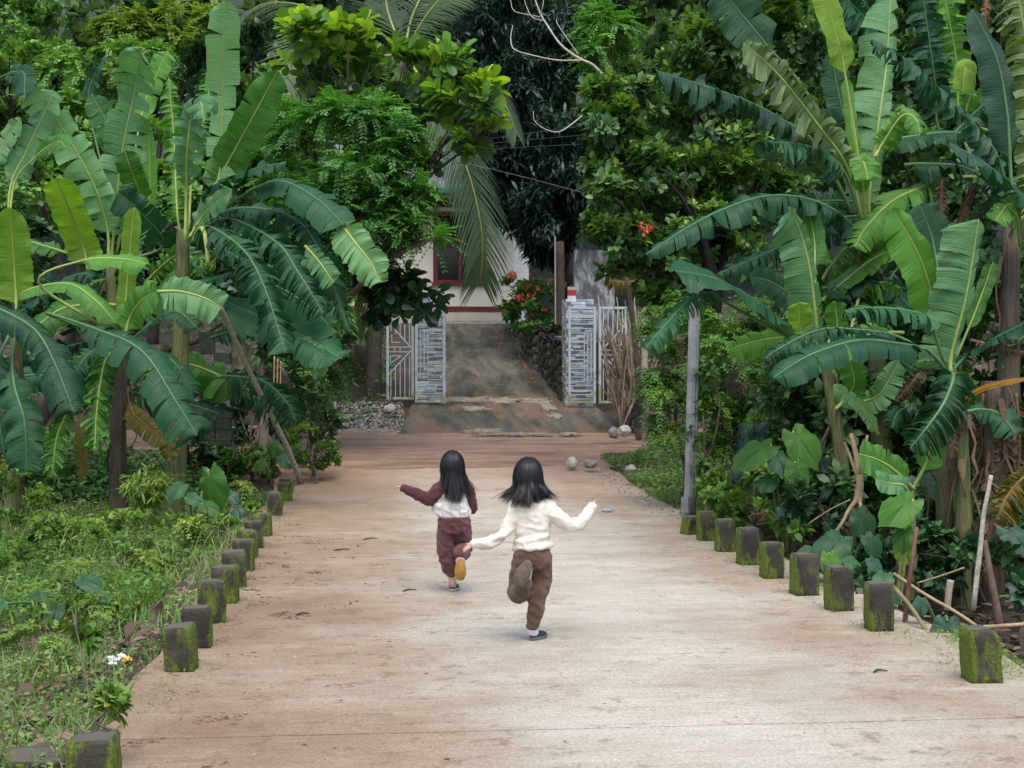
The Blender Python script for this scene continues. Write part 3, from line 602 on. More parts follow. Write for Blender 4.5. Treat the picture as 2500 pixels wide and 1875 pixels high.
def rosettes(fol, b, L, k=7, dens=1.0, tpl=OBOV, tint=(0.5, 0.25, 0.2), open_=(0.35, 1.15), keep=None, shell=0.55):
    p, ax, h, cl = blob_points(b, dens, shell=shell); n = len(p); P0 = np.repeat(p, k, 0); A = np.repeat(ax, k, 0); ph = np.tile(np.arange(k) * 2.399, n) + np.repeat(rs.rand(n) * 6.28, k)
    e1 = unit(np.cross(A, np.array([0.31, 0.2, 0.93]))); e2 = np.cross(A, e1); pol = rs.uniform(open_[0], open_[1], n * k)[:, None]
    d = np.cos(pol) * A + np.sin(pol) * (np.cos(ph)[:, None] * e1 + np.sin(ph)[:, None] * e2); d[:, 2] -= 0.15
    size = L * rs.uniform(0.6, 1.15, n * k); up = A * 0.8 + VUP * 0.5
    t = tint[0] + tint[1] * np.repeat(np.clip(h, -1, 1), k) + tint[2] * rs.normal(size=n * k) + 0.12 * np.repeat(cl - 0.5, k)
    P0 = P0 + A * (rs.rand(n * k, 1) * L * 0.5)
    if keep is not None: keep.append((P0, d, up, size, t))
    else: fol.put(tpl, P0, d, up, size, t)
def drooping(fol, b, L, k=8, dens=1.0, tint=(0.4, 0.25, 0.2), tpl=LANC, shell=0.5):
    p, ax, h, cl = blob_points(b, dens, shell=shell); n = len(p); ax = unit(ax * np.array([1, 1, 0.4])); P0 = np.repeat(p, k, 0); A = np.repeat(ax, k, 0)
    d = unit(A * 0.7 + rs.normal(size=(n * k, 3)) * 0.6 + np.array([0, 0, -0.55])); up = VUP + A * 0.5 + rs.normal(size=(n * k, 3)) * 0.2
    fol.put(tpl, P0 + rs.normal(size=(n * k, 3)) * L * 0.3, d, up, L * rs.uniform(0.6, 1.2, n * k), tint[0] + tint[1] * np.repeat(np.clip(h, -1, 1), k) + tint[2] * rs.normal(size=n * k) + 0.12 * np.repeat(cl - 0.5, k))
def pinnate(fol, b, L, leaf, pairs=9, dens=1.0, tint=(0.5, 0.25, 0.15), k=3, droop=0.7, shell=0.5):
    "feathery compound leaves: leaflets in pairs along arching stalks"
    p, ax, h, cl = blob_points(b, dens, shell=shell); n = len(p) * k; p = np.repeat(p, k, 0); ax = np.repeat(ax, k, 0); h = np.repeat(h, k); cl = np.repeat(cl, k)
    d0 = unit(ax * np.array([1, 1, 0.5]) + rs.normal(size=(n, 3)) * 0.55 + np.array([0, 0, 0.15])); ln = L * rs.uniform(0.6, 1.2, n); x0 = unit(np.cross(d0, VUP))
    for j in range(pairs):
        u = (j + 0.6) / pairs; q = p + (d0 * u + np.array([0, 0, -1.0]) * (droop * u * u)) * ln[:, None]; tg = unit(d0 + np.array([0, 0, -2.0]) * droop * u)
        for s in (-1, 1):
            dd = x0 * s * 0.85 + tg * 0.55 + np.array([0, 0, -0.18]) + rs.normal(size=(n, 3)) * 0.13
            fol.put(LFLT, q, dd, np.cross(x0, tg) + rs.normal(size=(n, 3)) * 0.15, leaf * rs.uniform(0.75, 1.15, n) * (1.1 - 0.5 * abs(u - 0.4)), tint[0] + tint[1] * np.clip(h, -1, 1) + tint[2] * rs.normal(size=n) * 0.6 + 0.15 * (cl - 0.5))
def limbs(root, base, blobs, r0, mt, lean=0.0, name='trunk'):
    "tapered trunk with a limb to every part of the crown"
    mb = MB(); cen = sum((P(b[0], b[1], b[2]) for b in blobs), Vector()) / len(blobs); base = Vector(base); fork = base.lerp(cen, 0.45); fork.x = base.x * 0.55 + cen.x * 0.45
    mb.tube(curve([base - Vector((0, 0, 0.3)), base.lerp(fork, 0.5) + Vector((0.08, 0, 0)), fork], 8), [r0 * (1.15 - 0.06 * i) for i in range(8)], 9, wob=0.06)
    for b in blobs:
        e = P(b[0], b[1], b[2]); mid = fork.lerp(e, 0.5) + Vector((rnd.uniform(-0.2, 0.2), rnd.uniform(-0.2, 0.2), rnd.uniform(0, 0.3)))
        mb.tube(curve([fork, mid, e], 7), [r0 * 0.55 * (1 - 0.13 * i) for i in range(7)], 6)
        for _ in range(4):
            d = Vector(rdir(1)[0]); k = b[2] / FPX; q = e + Vector((d.x * b[3] * k, d.y * b[5], d.z * b[4] * k)) * 0.75; s = mid.lerp(e, rnd.random())
            mb.tube(curve([s, s.lerp(q, 0.5) + Vector((0, 0, 0.1)), q], 5), [r0 * 0.2, r0 * 0.16, r0 * 0.12, r0 * 0.08, r0 * 0.04], 5)
    return mb.build(name, mt, root, True)
BARK = simple('grey_brown_bark', (0.11, 0.085, 0.062), 0.9, 0.4, 8, 0, 0.02); BARKD = simple('dark_bark', (0.030, 0.024, 0.019), 0.9, 0.4, 8, 0, 0.02)
def tree_root(name, label, base, cat='tree', group=None): return thing(name, label, cat, (base.x, base.y, base.z), group)
def gbase(px, Z):
    c = P(px, 900, Z); return Vector((c.x, c.y, gh(c.x, c.y)))
def split_leaves(keep, tpl, n_obj, root, mt, fol_name='crown'):
    "the leaves that show largest become parts of their own, the rest one part"
    Pq, d, up, sz, t = [np.concatenate(a) for a in zip(*keep)]; z = proj(Pq)[2]; x, y, zz = frames(d, up)
    face = np.abs(zz @ TOCAM); score = sz / z * (0.3 + face) - 0.002 * (z - z.min()) / max(np.ptp(z), 0.1); px, py, _ = proj(Pq); score[(px < 0) | (px > 2500) | (py < 0)] = -9
    idx = np.argsort(-score); a, r = idx[:n_obj], idx[n_obj:]
    f = Fol(); f.put(tpl, Pq[r], d[r], up[r], sz[r], t[r]); f.build(fol_name, mt, root)
    nv = 6; mes = []
    for k in range(nv):
        me = bpy.data.meshes.new('leaf'); me.from_pydata([tuple(v) for v in tpl[0]], [], [tuple(int(i) for i in q) for q in tpl[1]]); at = me.attributes.new('tint', 'FLOAT', 'POINT'); at.data.foreach_set('value', [k / (nv - 1)] * len(tpl[0]))
        me.materials.append(mt); me.polygons.foreach_set('use_smooth', [True] * len(me.polygons)); mes.append(me)
    o0 = org(root)
    for i in a:
        ob = bpy.data.objects.new('leaf', mes[int(round(min(1, max(0, t[i])) * (nv - 1)))]); C.objects.link(ob); ob.parent = root
        mtx = Matrix(((x[i][0], y[i][0], zz[i][0]), (x[i][1], y[i][1], zz[i][1]), (x[i][2], y[i][2], zz[i][2]))).to_4x4()
        ob.matrix_local = Matrix.Translation(Vector(Pq[i]) - o0) @ mtx @ Matrix.Scale(float(sz[i]), 4)

# ================================================================ TREES
def scat(bl, k=3, f=0.62, o=0.62):
    "break smooth lobes into smaller uneven ones"
    out = []
    for b in bl:
        for i in range(k):
            a, d = rnd.uniform(0, 6.28), o * rnd.uniform(0.5, 1.0); g = f * rnd.uniform(0.75, 1.2); out.append((b[0] + math.cos(a) * b[3] * d, b[1] + math.sin(a) * b[4] * d, b[2] + rnd.uniform(-0.5, 0.5) * b[5], b[3] * g * rnd.uniform(0.9, 1.3), b[4] * g * rnd.uniform(0.7, 1.0), b[5] * g, b[6] / k * 1.05))
    return out
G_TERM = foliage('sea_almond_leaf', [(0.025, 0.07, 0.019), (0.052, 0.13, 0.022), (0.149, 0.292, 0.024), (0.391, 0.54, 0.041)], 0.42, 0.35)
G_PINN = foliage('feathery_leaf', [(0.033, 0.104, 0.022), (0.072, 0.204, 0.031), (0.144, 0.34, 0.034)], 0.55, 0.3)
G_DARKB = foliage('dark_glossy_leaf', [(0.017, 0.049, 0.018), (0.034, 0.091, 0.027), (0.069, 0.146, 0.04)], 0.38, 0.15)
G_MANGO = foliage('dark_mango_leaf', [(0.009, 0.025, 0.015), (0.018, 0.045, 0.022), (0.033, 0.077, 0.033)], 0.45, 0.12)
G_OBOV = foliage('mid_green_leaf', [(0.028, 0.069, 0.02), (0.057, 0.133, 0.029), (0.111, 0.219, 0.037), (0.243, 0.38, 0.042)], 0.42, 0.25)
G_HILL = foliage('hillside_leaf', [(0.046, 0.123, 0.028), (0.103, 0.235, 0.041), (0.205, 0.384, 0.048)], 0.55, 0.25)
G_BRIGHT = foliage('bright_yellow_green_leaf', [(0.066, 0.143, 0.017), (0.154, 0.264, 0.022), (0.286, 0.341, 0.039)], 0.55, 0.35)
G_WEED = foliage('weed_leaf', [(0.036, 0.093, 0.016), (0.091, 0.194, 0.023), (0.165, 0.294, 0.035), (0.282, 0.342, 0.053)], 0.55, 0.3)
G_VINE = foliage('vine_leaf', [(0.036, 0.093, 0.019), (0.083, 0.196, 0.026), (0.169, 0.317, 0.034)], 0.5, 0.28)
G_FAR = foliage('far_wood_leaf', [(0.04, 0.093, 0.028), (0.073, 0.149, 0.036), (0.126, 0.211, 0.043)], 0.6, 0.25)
# --- sea almond above the gate
bl = [(850, 115, 24.0, 165, 50, 0.9, 105), (745, 165, 24.2, 85, 50, 0.8, 48), (1040, 165, 23.6, 120, 40, 0.8, 46), (1150, 255, 23.2, 85, 42, 0.6, 42), (965, 225, 23.8, 100, 40, 0.7, 40), (1190, 325, 23.2, 45, 22, 0.4, 14), (1085, 378, 23.4, 45, 20, 0.3, 10)]
bs = gbase(640, 25.5); t = tree_root('sea_almond_tree', 'tree with big paddle leaves, bright yellow green on top, above the gate', bs); keep = []
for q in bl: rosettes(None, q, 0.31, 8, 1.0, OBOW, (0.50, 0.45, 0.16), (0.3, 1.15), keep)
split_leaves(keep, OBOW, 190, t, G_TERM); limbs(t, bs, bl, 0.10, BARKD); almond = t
# --- feathery tree in front of it
bl = [(860, 320, 22.2, 120, 75, 1.0, 130), (965, 335, 21.8, 55, 55, 0.7, 60), (780, 430, 22.6, 110, 95, 1.0, 130), (890, 430, 22.0, 100, 80, 0.9, 120), (870, 540, 22.0, 100, 70, 0.9, 120), (1055, 580, 21.5, 28, 10, 0.2, 11), (975, 575, 21.6, 30, 18, 0.3, 16), (760, 560, 22.8, 80, 80, 0.9, 90), (860, 630, 22.2, 70, 40, 0.7, 60), (715, 330, 23.2, 60, 80, 0.8, 70), (960, 450, 21.8, 40, 40, 0.5, 36), (1022, 480, 21.7, 34, 34, 0.4, 34), (1000, 540, 21.7, 26, 26, 0.3, 18), (700, 470, 23, 60, 90, 0.8, 60)]
bs = gbase(660, 23.4); t = tree_root('feathery_tree', 'soft feathery mid green tree in front of the gate pillar, left of palm frond', bs); f = Fol()
for q in scat(bl, 4): pinnate(f, q, 0.42, 0.088, 9, 1.3, (0.58, 0.30, 0.16), 3, 0.4)
f.build('crown', G_PINN, t); limbs(t, bs, bl, 0.10, BARK)
# --- its lower branch: broad leaves hanging over the left gate, shade put into their darker colour
bl = [(925, 640, 22.6, 60, 60, 0.6, 38), (985, 705, 22.2, 45, 40, 0.5, 26), (905, 700, 23.0, 60, 55, 0.6, 26), (1050, 735, 22.1, 30, 25, 0.3, 10), (880, 620, 23.0, 70, 60, 0.5, 26), (985, 755, 22.2, 35, 22, 0.3, 8)]
keep = []
for q in bl: rosettes(None, q, 0.27, 7, 1.15, OBOV, (0.45, 0.25, 0.2), (0.7, 1.9), keep)
split_leaves(keep, OBOW, 110, almond, G_DARKB, 'lower_foliage')
mb = MB()
for e in bl: mb.tube(curve([P(880, 470, 23.4), P(900, 560, 23.2), P(e[0], e[1], e[2])], 8), [0.03 - 0.003 * i for i in range(8)], 6)
mb.build('lower_branch', BARKD, almond, True)
# --- great dark tree behind the gate
bl = [(1330, 110, 34, 190, 150, 2.0, 300), (1190, 190, 36, 110, 150, 1.5, 170), (1410, 300, 32, 120, 130, 1.4, 200), (1260, 400, 34.5, 130, 110, 1.5, 190), (1390, 480, 31.5, 110, 100, 1.2, 170), (1460, 545, 31.8, 80, 60, 1.0, 90), (1340, 560, 35, 60, 70, 1.0, 90), (1290, 500, 35, 70, 50, 0.8, 80), (1180, 40, 38, 130, 90, 1.6, 130), (1225, 510, 35.5, 40, 40, 0.5, 40), (1225, 440, 34.5, 70, 40, 0.7, 80), (1185, 400, 33.5, 45, 40, 0.6, 60), (1165, 465, 33.5, 30, 25, 0.4, 24), (1300, 590, 33.5, 50, 40, 0.5, 50), (1350, 620, 33.0, 45, 35, 0.5, 40), (1290, 470, 34, 70, 50, 0.7, 80), (1290, 270, 33.5, 120, 110, 1.2, 150)]
bs = gbase(1440, 34.5); t = tree_root('mango_tree', 'great dark tree with drooping leaves shading the yard behind the gate', bs); f = Fol()
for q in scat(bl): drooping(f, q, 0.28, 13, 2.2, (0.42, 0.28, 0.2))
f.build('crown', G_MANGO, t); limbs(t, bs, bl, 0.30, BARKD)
# --- dead pale branches in front of it
DEADW = simple('bleached_dead_wood', (0.42, 0.37, 0.31), 0.85, 0.25, 7)
bs = gbase(1575, 24.6); t = tree_root('dead_tree', 'bare bleached dead branches curving against the dark tree', bs); DZ = 23.6
def twig(pts, r0, r1, name='branch'):
    c = curve([P(x, y, DZ + dz) for x, y, dz in pts], 22); MB().tube(c, [0.46 * (r0 + (r1 - r0) * i / 21) for i in range(22)], 6, wob=0.06).build(name, DEADW, t, True)
MB().tube(curve([bs - Vector((0, 0, 0.2)), P(1570, 560, DZ + 0.8), P(1540, 330, DZ + 0.4), P(1500, 225, DZ)], 12), [0.06 - 0.0033 * i for i in range(12)], 8, wob=0.05).build('trunk', DEADW, t, True)
twig([(1512, 236, 0), (1455, 165, -0.1), (1415, 143, -0.2), (1370, 110, -0.1), (1335, 60, 0), (1318, 30, 0.1), (1300, -20, 0.2)], 0.052, 0.02)
twig([(1421, 147, -0.2), (1360, 147, -0.4), (1300, 135, -0.5), (1255, 120, -0.5), (1247, 92, -0.4), (1252, 62, -0.3)], 0.028, 0.012)
twig([(1322, 42, 0.1), (1290, 36, 0), (1255, 26, -0.1), (1246, 0, 0)], 0.018, 0.010)
twig([(1325, 50, 0), (1300, 42, 0.2), (1285, 15, 0.3), (1278, -10, 0.3)], 0.018, 0.010)
twig([(1318, 38, 0.1), (1325, 15, 0), (1328, -15, 0)], 0.02, 0.012); twig([(1412, 133, -0.2), (1385, 95, -0.3), (1362, 60, -0.3), (1358, 48, -0.2)], 0.022, 0.010)
twig([(1510, 247, 0), (1475, 252, -0.2), (1435, 272, -0.5), (1400, 300, -0.7), (1365, 322, -0.8), (1330, 315, -0.8), (1305, 295, -0.8), (1302, 272, -0.8)], 0.034, 0.012)
twig([(1472, 254, -0.2), (1460, 268, -0.3), (1448, 262, -0.3)], 0.014, 0.006)
# --- feathery sapling
bl = [(1480, 50, 24.2, 48, 34, 0.4, 44), (1475, 112, 24.2, 55, 34, 0.4, 44)]; bs = gbase(1560, 25.0); t = tree_root('feathery_sapling', 'pale feathery sapling top beside the dead branches', bs); f = Fol()
for q in bl: pinnate(f, q, 0.5, 0.085, 10, 1.5, (0.75, 0.3, 0.15), 3, 0.4)
f.build('crown', G_PINN, t); limbs(t, bs, bl, 0.05, BARK)
# --- right hand tree with spoon shaped leaves
bl = [(1700, 130, 20.4, 125, 140, 1.2, 170), (1850, 110, 21.2, 170, 150, 1.3, 170), (1560, 290, 19.9, 110, 100, 1.0, 120), (1630, 420, 19.4, 150, 95, 1.1, 160), (1520, 505, 19.2, 80, 85, 0.8, 100), (1710, 560, 19.6, 150, 100, 1.0, 120), (1860, 420, 20.4, 150, 150, 1.2, 130), (1600, 640, 19.5, 85, 50, 0.7, 50), (1540, 590, 19.0, 60, 50, 0.5, 50), (1730, 270, 20.4, 130, 120, 1, 110), (1620, 715, 19.3, 50, 50, 0.5, 32)]
bs = gbase(1800, 20.5); t = tree_root('spoon_leaf_tree', 'dense round green tree with spoon shaped leaves right of the gate', bs); keep = []
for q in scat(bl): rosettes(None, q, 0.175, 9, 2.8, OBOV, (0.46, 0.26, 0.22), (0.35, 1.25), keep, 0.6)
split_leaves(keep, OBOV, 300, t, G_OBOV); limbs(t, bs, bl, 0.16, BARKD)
RED = simple('orange_red_petal', (0.55, 0.10, 0.055), 0.5, 0.2, 30)
def flower_head(name, c, r, parent, n=14):
    f = Fol(); d = rdir(n); f.put(ELLI, np.repeat(np.array(c)[None], n, 0) + d * r * 0.3, d, rdir(n), np.full(n, r), np.full(n, 0.5), np.full(n, 1.6)); return f.build(name, RED, parent)
flower_head('flower', P(1572, 565, 18.4), 0.055, t); flower_head('flower', P(1586, 557, 18.45), 0.045, t); flower_head('flower', P(1562, 548, 18.4), 0.035, t)
# --- another tree further right behind the bananas
bl = [(2120, 60, 23, 150, 130, 1.2, 120), (2330, 120, 22, 160, 160, 1.2, 130), (2520, 60, 22, 150, 180, 1.2, 100), (2080, 300, 22, 130, 160, 1.2, 110), (2250, 420, 20, 150, 160, 1.0, 110), (2450, 420, 19, 150, 180, 1.0, 110)]
bs = gbase(2300, 22.5); t = tree_root('dark_backing_tree', 'dark leafy tree behind the right banana plants', bs); f = Fol()
for q in bl: rosettes(f, q, 0.19, 9, 2.6, HEXO, (0.30, 0.25, 0.2))
f.build('crown', G_OBOV, t); limbs(t, bs, bl, 0.16, BARKD)
# --- coconut palm
PALML = foliage('coconut_leaflet', [(0.028, 0.058, 0.018), (0.060, 0.105, 0.026), (0.13, 0.16, 0.035)], 0.4, 0.2); RACH = simple('palm_rachis', (0.22, 0.24, 0.06), 0.5, 0.2, 6); PALMT = simple('palm_trunk', (0.085, 0.07, 0.055), 0.9, 0.4, 7, 0, 0.02)
PZ = 29.0; cb = gbase(912, PZ); crown = P(985, 130, PZ)
palm = tree_root('coconut_palm', 'coconut palm with long drooping frond hanging before the house window', cb, 'palm')
tk = curve([cb - Vector((0, 0, 0.3)), P(916, 800, PZ), P(945, 450, PZ), crown], 26)
MB().tube(tk, [0.16 - 0.0025 * i + 0.008 * (i % 2) for i in range(26)], 10).build('trunk', PALMT, palm, True)
def frond(pts, leaf, npair, tint, spread=0.9, hang=0.5, start=0.12):
    c = curve(pts, 40); L = len(c); V = []; F = []; T = []
    for i in range(npair):
        u = start + (1 - start) * (i + rnd.random() * 0.5) / npair; k = min(L - 2, int(u * (L - 1))); fr = u * (L - 1) - k; p = c[k].lerp(c[k + 1], fr); tg = (c[k + 1] - c[k]).normalized()
        sd = tg.cross(Vector((0.25, -0.45, 0.85))).normalized(); ln = leaf * (0.45 + 0.75 * math.sin(math.pi * min(1, (0.12 + u * 0.80)))) * rnd.uniform(0.85, 1.1) * 1.12
        for s in (-1, 1):
            d = (sd * s * spread + tg * 0.75 + Vector((0, 0, -hang * 0.4 + rnd.uniform(-0.1, 0.1)))).normalized(); q = p.copy(); b0 = len(V); wv = tg.cross(d).cross(d).normalized() * 0.0125
            for j in range(5):
                e = j / 4; wq = wv * (1.0 if j in (1, 2) else 0.6 if j == 0 else 0.75 if j == 3 else 0.05); V += [q - wq, q + wq]; T += [tint + rnd.uniform(-0.2, 0.2)] * 2
                q = q + d * (ln / 4); d = (d + Vector((0, 0, -hang * 0.32))).normalized()
            F += [(b0 + 2 * j, b0 + 2 * j + 1, b0 + 2 * j + 3, b0 + 2 * j + 2) for j in range(4)]
    fo = mesh('frond', V, F, PALML, palm, True, tint=np.clip(T, 0, 1))
    MB().tube(c, [0.032 - 0.027 * i / 39 for i in range(40)], 6).build('rachis', RACH, fo, True)
def pp(l): return [crown] + [P(x, y, PZ + z) for x, y, z in l]
frond(pp([(900, 60, -0.6), (830, 45, -1.0), (770, 85, -1.3), (715, 150, -1.5), (690, 190, -1.6)]), 0.75, 70, 0.55, 1.0, 0.25)
frond(pp([(945, 20, 0.3), (942, -80, 0.3), (935, -180, 0.2)]), 0.75, 60, 0.4, 1.0, 0.3)
frond(pp([(1040, 40, -0.3), (1085, -20, -0.4), (1130, -110, -0.5)]), 0.7, 60, 0.5, 1.0, 0.5)
frond(pp([(1090, 130, -0.8), (1150, 165, -1.0), (1205, 205, -1.2), (1240, 270, -1.3), (1262, 330, -1.3)]), 0.55, 60, 0.55, 0.8, 0.6)
frond(pp([(1040, 210, -1.0), (1085, 290, -1.4), (1125, 370, -1.6), (1160, 480, -1.7), (1178, 590, -1.7), (1172, 690, -1.6)]), 0.95, 110, 0.38, 0.75, 0.40, 0.2)
frond(pp([(880, 100, 0.8), (760, 20, 1.5), (640, 10, 2.0), (570, 70, 2.3)]), 0.8, 70, 0.45, 1.0, 0.5)
frond(pp([(850, 150, 0.2), (760, 150, 0.4), (650, 190, 0.6), (600, 280, 0.8)]), 0.7, 60, 0.35, 1.0, 0.5)
frond(pp([(1010, 30, 1.0), (1060, -40, 1.6), (1170, -60, 2.2)]), 0.8, 60, 0.4, 1.0, 0.4)
frond([P(940, 520, 24.5), P(920, 560, 24.2), P(900, 640, 24.0), P(895, 800, 24.0)], 0.6, 50, 0.75, 0.5, 0.9)

# ================================================================ HILLSIDE TREES ON THE LEFT
hill = [
 ('olive green tree at the upper left corner of the hillside', [(90, 70, 36, 150, 110, 1.6, 170), (20, 180, 34, 110, 100, 1.4, 110)], G_HILL, 'r', 0.16, 0.75),
 ('bright yellow green tree top behind the tall left banana leaf', [(370, 50, 33, 110, 55, 1.0, 110), (300, 95, 33, 60, 40, 0.8, 40), (480, 95, 33.5, 55, 45, 0.8, 40)], G_BRIGHT, 'p', 0.45, 0.5),
 ('mid green tree in the middle of the left hillside', [(230, 130, 31, 130, 80, 1.2, 130), (130, 250, 29, 120, 80, 1.2, 110), (330, 170, 30, 90, 70, 1.0, 80)], G_HILL, 'p', 0.40, 0.72),
 ('dark tree between the tall banana leaf and the palm', [(560, 170, 32, 90, 110, 1.2, 110), (620, 90, 34, 90, 90, 1.2, 90), (700, 60, 36, 110, 80, 1.2, 80)], G_DARKB, 'r', 0.20, 0.5),
 ('broad leaved dull green tree behind the upright left banana leaf', [(650, 250, 27, 90, 110, 1.0, 90), (690, 400, 25.5, 80, 90, 0.9, 70)], G_OBOV, 'r', 0.20, 0.55),
 ('shadowy tree behind the left banana clump', [(80, 420, 25, 130, 120, 1.1, 120), (250, 380, 25, 120, 120, 1.1, 120), (420, 420, 24, 120, 120, 1.0, 110), (560, 460, 24, 100, 120, 1.0, 100)], G_HILL, 'r', 0.16, 0.65),
 ('dark understory bush behind the lower left banana leaves', [(60, 650, 22.5, 140, 130, 1.0, 110), (250, 640, 22.5, 140, 130, 1.0, 110), (430, 700, 22.5, 130, 130, 0.9, 100), (620, 640, 22.5, 120, 120, 0.9, 100), (700, 780, 22.5, 110, 90, 0.8, 60)], G_DARKB, 'r', 0.18, 0.62),
]
for lab, bl, mt, ty, L, ti in hill:
    bs = gbase(bl[0][0], bl[0][2] + 0.3); t = tree_root('hillside_tree', lab, bs, 'tree', 'trees on the left hillside'); f = Fol()
    for q in scat(bl):
        if ty == 'r': rosettes(f, q, L * 1.1, 9, 2.6, HEXO, (ti, 0.25, 0.2))
        else: pinnate(f, q, L, L * 0.24, 8, 1.7, (ti, 0.28, 0.2), 3, 0.45)
    f.build('crown', mt, t); limbs(t, bs, bl, 0.13, BARKD)
# the far wooded slope that closes the view
f = Fol()
for i in range(26):
    px = -250 + i * 120; 
    for (py, Z, n) in ((-120, 50, 60), (60, 47, 80), (230, 44, 80), (400, 42, 60)):
        rosettes(f, (px + rnd.uniform(-40, 40), py + rnd.uniform(-40, 40), Z + rnd.uniform(-1.5, 1.5), 110, 120, 1.6, n), 0.50, 7, 1.65, WIDE, (0.50, 0.3, 0.2))
tag(f.build('wooded_slope', G_FAR), 'dark wooded slope closing the view behind all trees', 'wood', kind='stuff')
# ================================================================ HEDGES, VINES, BUSHES
def bush(name, label, bl, mt, ty, L, tint, k=7, dens=1.0, stem=0.03, cat='bush', group=None, base=None):
    bs = base or gbase(bl[0][0], bl[0][2]); t = tree_root(name, label, bs, cat, group); f = Fol()
    for q in bl:
        if ty == 'r': rosettes(f, q, L, k, dens, ELLI, tint, (0.3, 1.4))
        elif ty == 'p': pinnate(f, q, L, L * 0.25, 7, dens, tint, 3)
        else: drooping(f, q, L, k, dens, tint)
    f.build('foliage', mt, t); limbs(t, bs, bl, stem, BARK, name='stem'); return t
bush('vine_hedge', 'tangled green vines left of the pole', [(1620, 800, 17.4, 40, 55, 0.5, 46), (1622, 890, 17.2, 34, 80, 0.5, 70), (1625, 990, 17.2, 32, 50, 0.4, 44)], G_VINE, 'p', 0.24, (0.55, 0.3, 0.2), 7, 1.1, base=gbase(1668, 18.2))
bush('vine_hedge', 'tangled green vines right of the pole', [(1760, 810, 17.0, 90, 70, 0.6, 80), (1790, 930, 16.6, 110, 100, 0.7, 130), (1775, 1050, 16.4, 60, 90, 0.5, 80), (1880, 960, 16.4, 100, 100, 0.7, 90), (1880, 1090, 15.6, 90, 80, 0.6, 70), (1850, 820, 17.6, 110, 90, 0.7, 110), (1950, 880, 17, 80, 90, 0.6, 70), (1700, 760, 18.4, 70, 50, 0.5, 60)], G_VINE, 'p', 0.24, (0.45, 0.3, 0.2), 7, 1.1)
bush('vine_hedge', 'leafy climber with rounded leaves growing up the pole', [(1725, 880, 15.7, 20, 100, 0.2, 30), (1712, 1010, 15.7, 16, 80, 0.2, 22), (1722, 1140, 15.6, 20, 60, 0.2, 20)], G_VINE, 'r', 0.12, (0.4, 0.3, 0.2), 6)
bush('creeper_patch', 'low creeper with pale heart leaves behind the far right posts', [(1840, 1245, 14.0, 90, 40, 0.5, 60), (1900, 1280, 13.2, 60, 40, 0.4, 40), (1790, 1215, 14.8, 70, 40, 0.5, 50), (1880, 1190, 14.2, 60, 40, 0.4, 40)], G_WEED, 'r', 0.12, (0.4, 0.2, 0.2), 6)
bush('verge_weeds', 'leafy weeds on the bank at the foot of the pole', [(1760, 1185, 15.3, 45, 40, 0.4, 55), (1640, 1060, 17.0, 40, 25, 0.4, 30)], G_WEED, 'p', 0.20, (0.5, 0.25, 0.2))
bush('understory_bush', 'dark bush behind the right banana stems', [(2050, 760, 15.8, 140, 150, 0.8, 90), (2220, 900, 15.0, 160, 160, 0.8, 110), (2420, 850, 14.5, 130, 200, 0.8, 110), (2060, 1010, 15.0, 120, 120, 0.7, 80), (2420, 1150, 14.2, 120, 130, 0.7, 80), (2230, 1150, 14.4, 110, 110, 0.6, 70), (2080, 1200, 14.0, 110, 60, 0.6, 60), (2300, 1300, 14.0, 160, 80, 0.6, 100), (2450, 1350, 13.6, 100, 80, 0.6, 80), (1980, 900, 15.5, 100, 100, 0.7, 80), (2350, 680, 16, 160, 120, 0.8, 100), (2640, 1000, 14.5, 150, 160, 0.9, 80), (2640, 650, 15.5, 150, 180, 0.9, 80), (2860, 1000, 14.5, 150, 200, 0.9, 80), (2880, 650, 15.5, 150, 180, 0.9, 70), (2680, 1300, 13.0, 150, 80, 0.6, 60)], G_OBOV, 'r', 0.16, (0.25, 0.2, 0.18), 8, 2.6)
bush('gate_bush', 'leafy bush with bright sprays left of the gravel', [(760, 900, 22.4, 70, 60, 0.6, 60), (800, 870, 22.8, 50, 50, 0.5, 40), (730, 960, 22.0, 60, 50, 0.5, 50)], G_VINE, 'p', 0.28, (0.6, 0.3, 0.2))
bush('paddle_leaf_shrub', 'shrub with paddle leaves at the left road corner', [(755, 980, 20.3, 45, 55, 0.4, 22), (775, 1040, 20.0, 35, 60, 0.35, 22), (735, 930, 20.5, 40, 40, 0.35, 14)], G_DARKB, 'r', 0.20, (0.65, 0.25, 0.2), 6)
bush('roadside_weeds', 'mound of small leaved weeds at the left road corner', [(760, 1090, 19.6, 60, 45, 0.5, 90), (720, 1060, 20, 50, 40, 0.5, 60), (790, 1120, 19.8, 35, 30, 0.4, 50)], G_WEED, 'r', 0.07, (0.4, 0.25, 0.2), 8, 1.5)
bush('garden_shrub', 'grey green spiky shrub inside the left yard', [(800, 790, 28.5, 90, 50, 0.7, 80), (720, 820, 28, 80, 60, 0.7, 60), (870, 770, 29, 60, 50, 0.6, 50)], G_HILL, 'd', 0.30, (0.6, 0.25, 0.2), 9)
ft = bush('flowering_bush', 'bush with orange red flowers beside the driveway wall', [(1290, 745, 32.6, 75, 55, 0.7, 130), (1250, 720, 32.8, 40, 40, 0.5, 60), (1330, 760, 32.4, 45, 45, 0.5, 60)], G_VINE, 'r', 0.12, (0.6, 0.3, 0.2), 8, 1.4, 0.03, base=P(1290, 812, 32.8))
for i in range(42):
    px, py = rnd.gauss(1285, 48), rnd.gauss(722, 34); flower_head('flower', P(px, py, 31.95 + rnd.uniform(-0.1, 0.45)), rnd.uniform(0.025, 0.06), ft, 8)
flower_head('flower', P(1252, 672, 32.2), 0.09, ft)
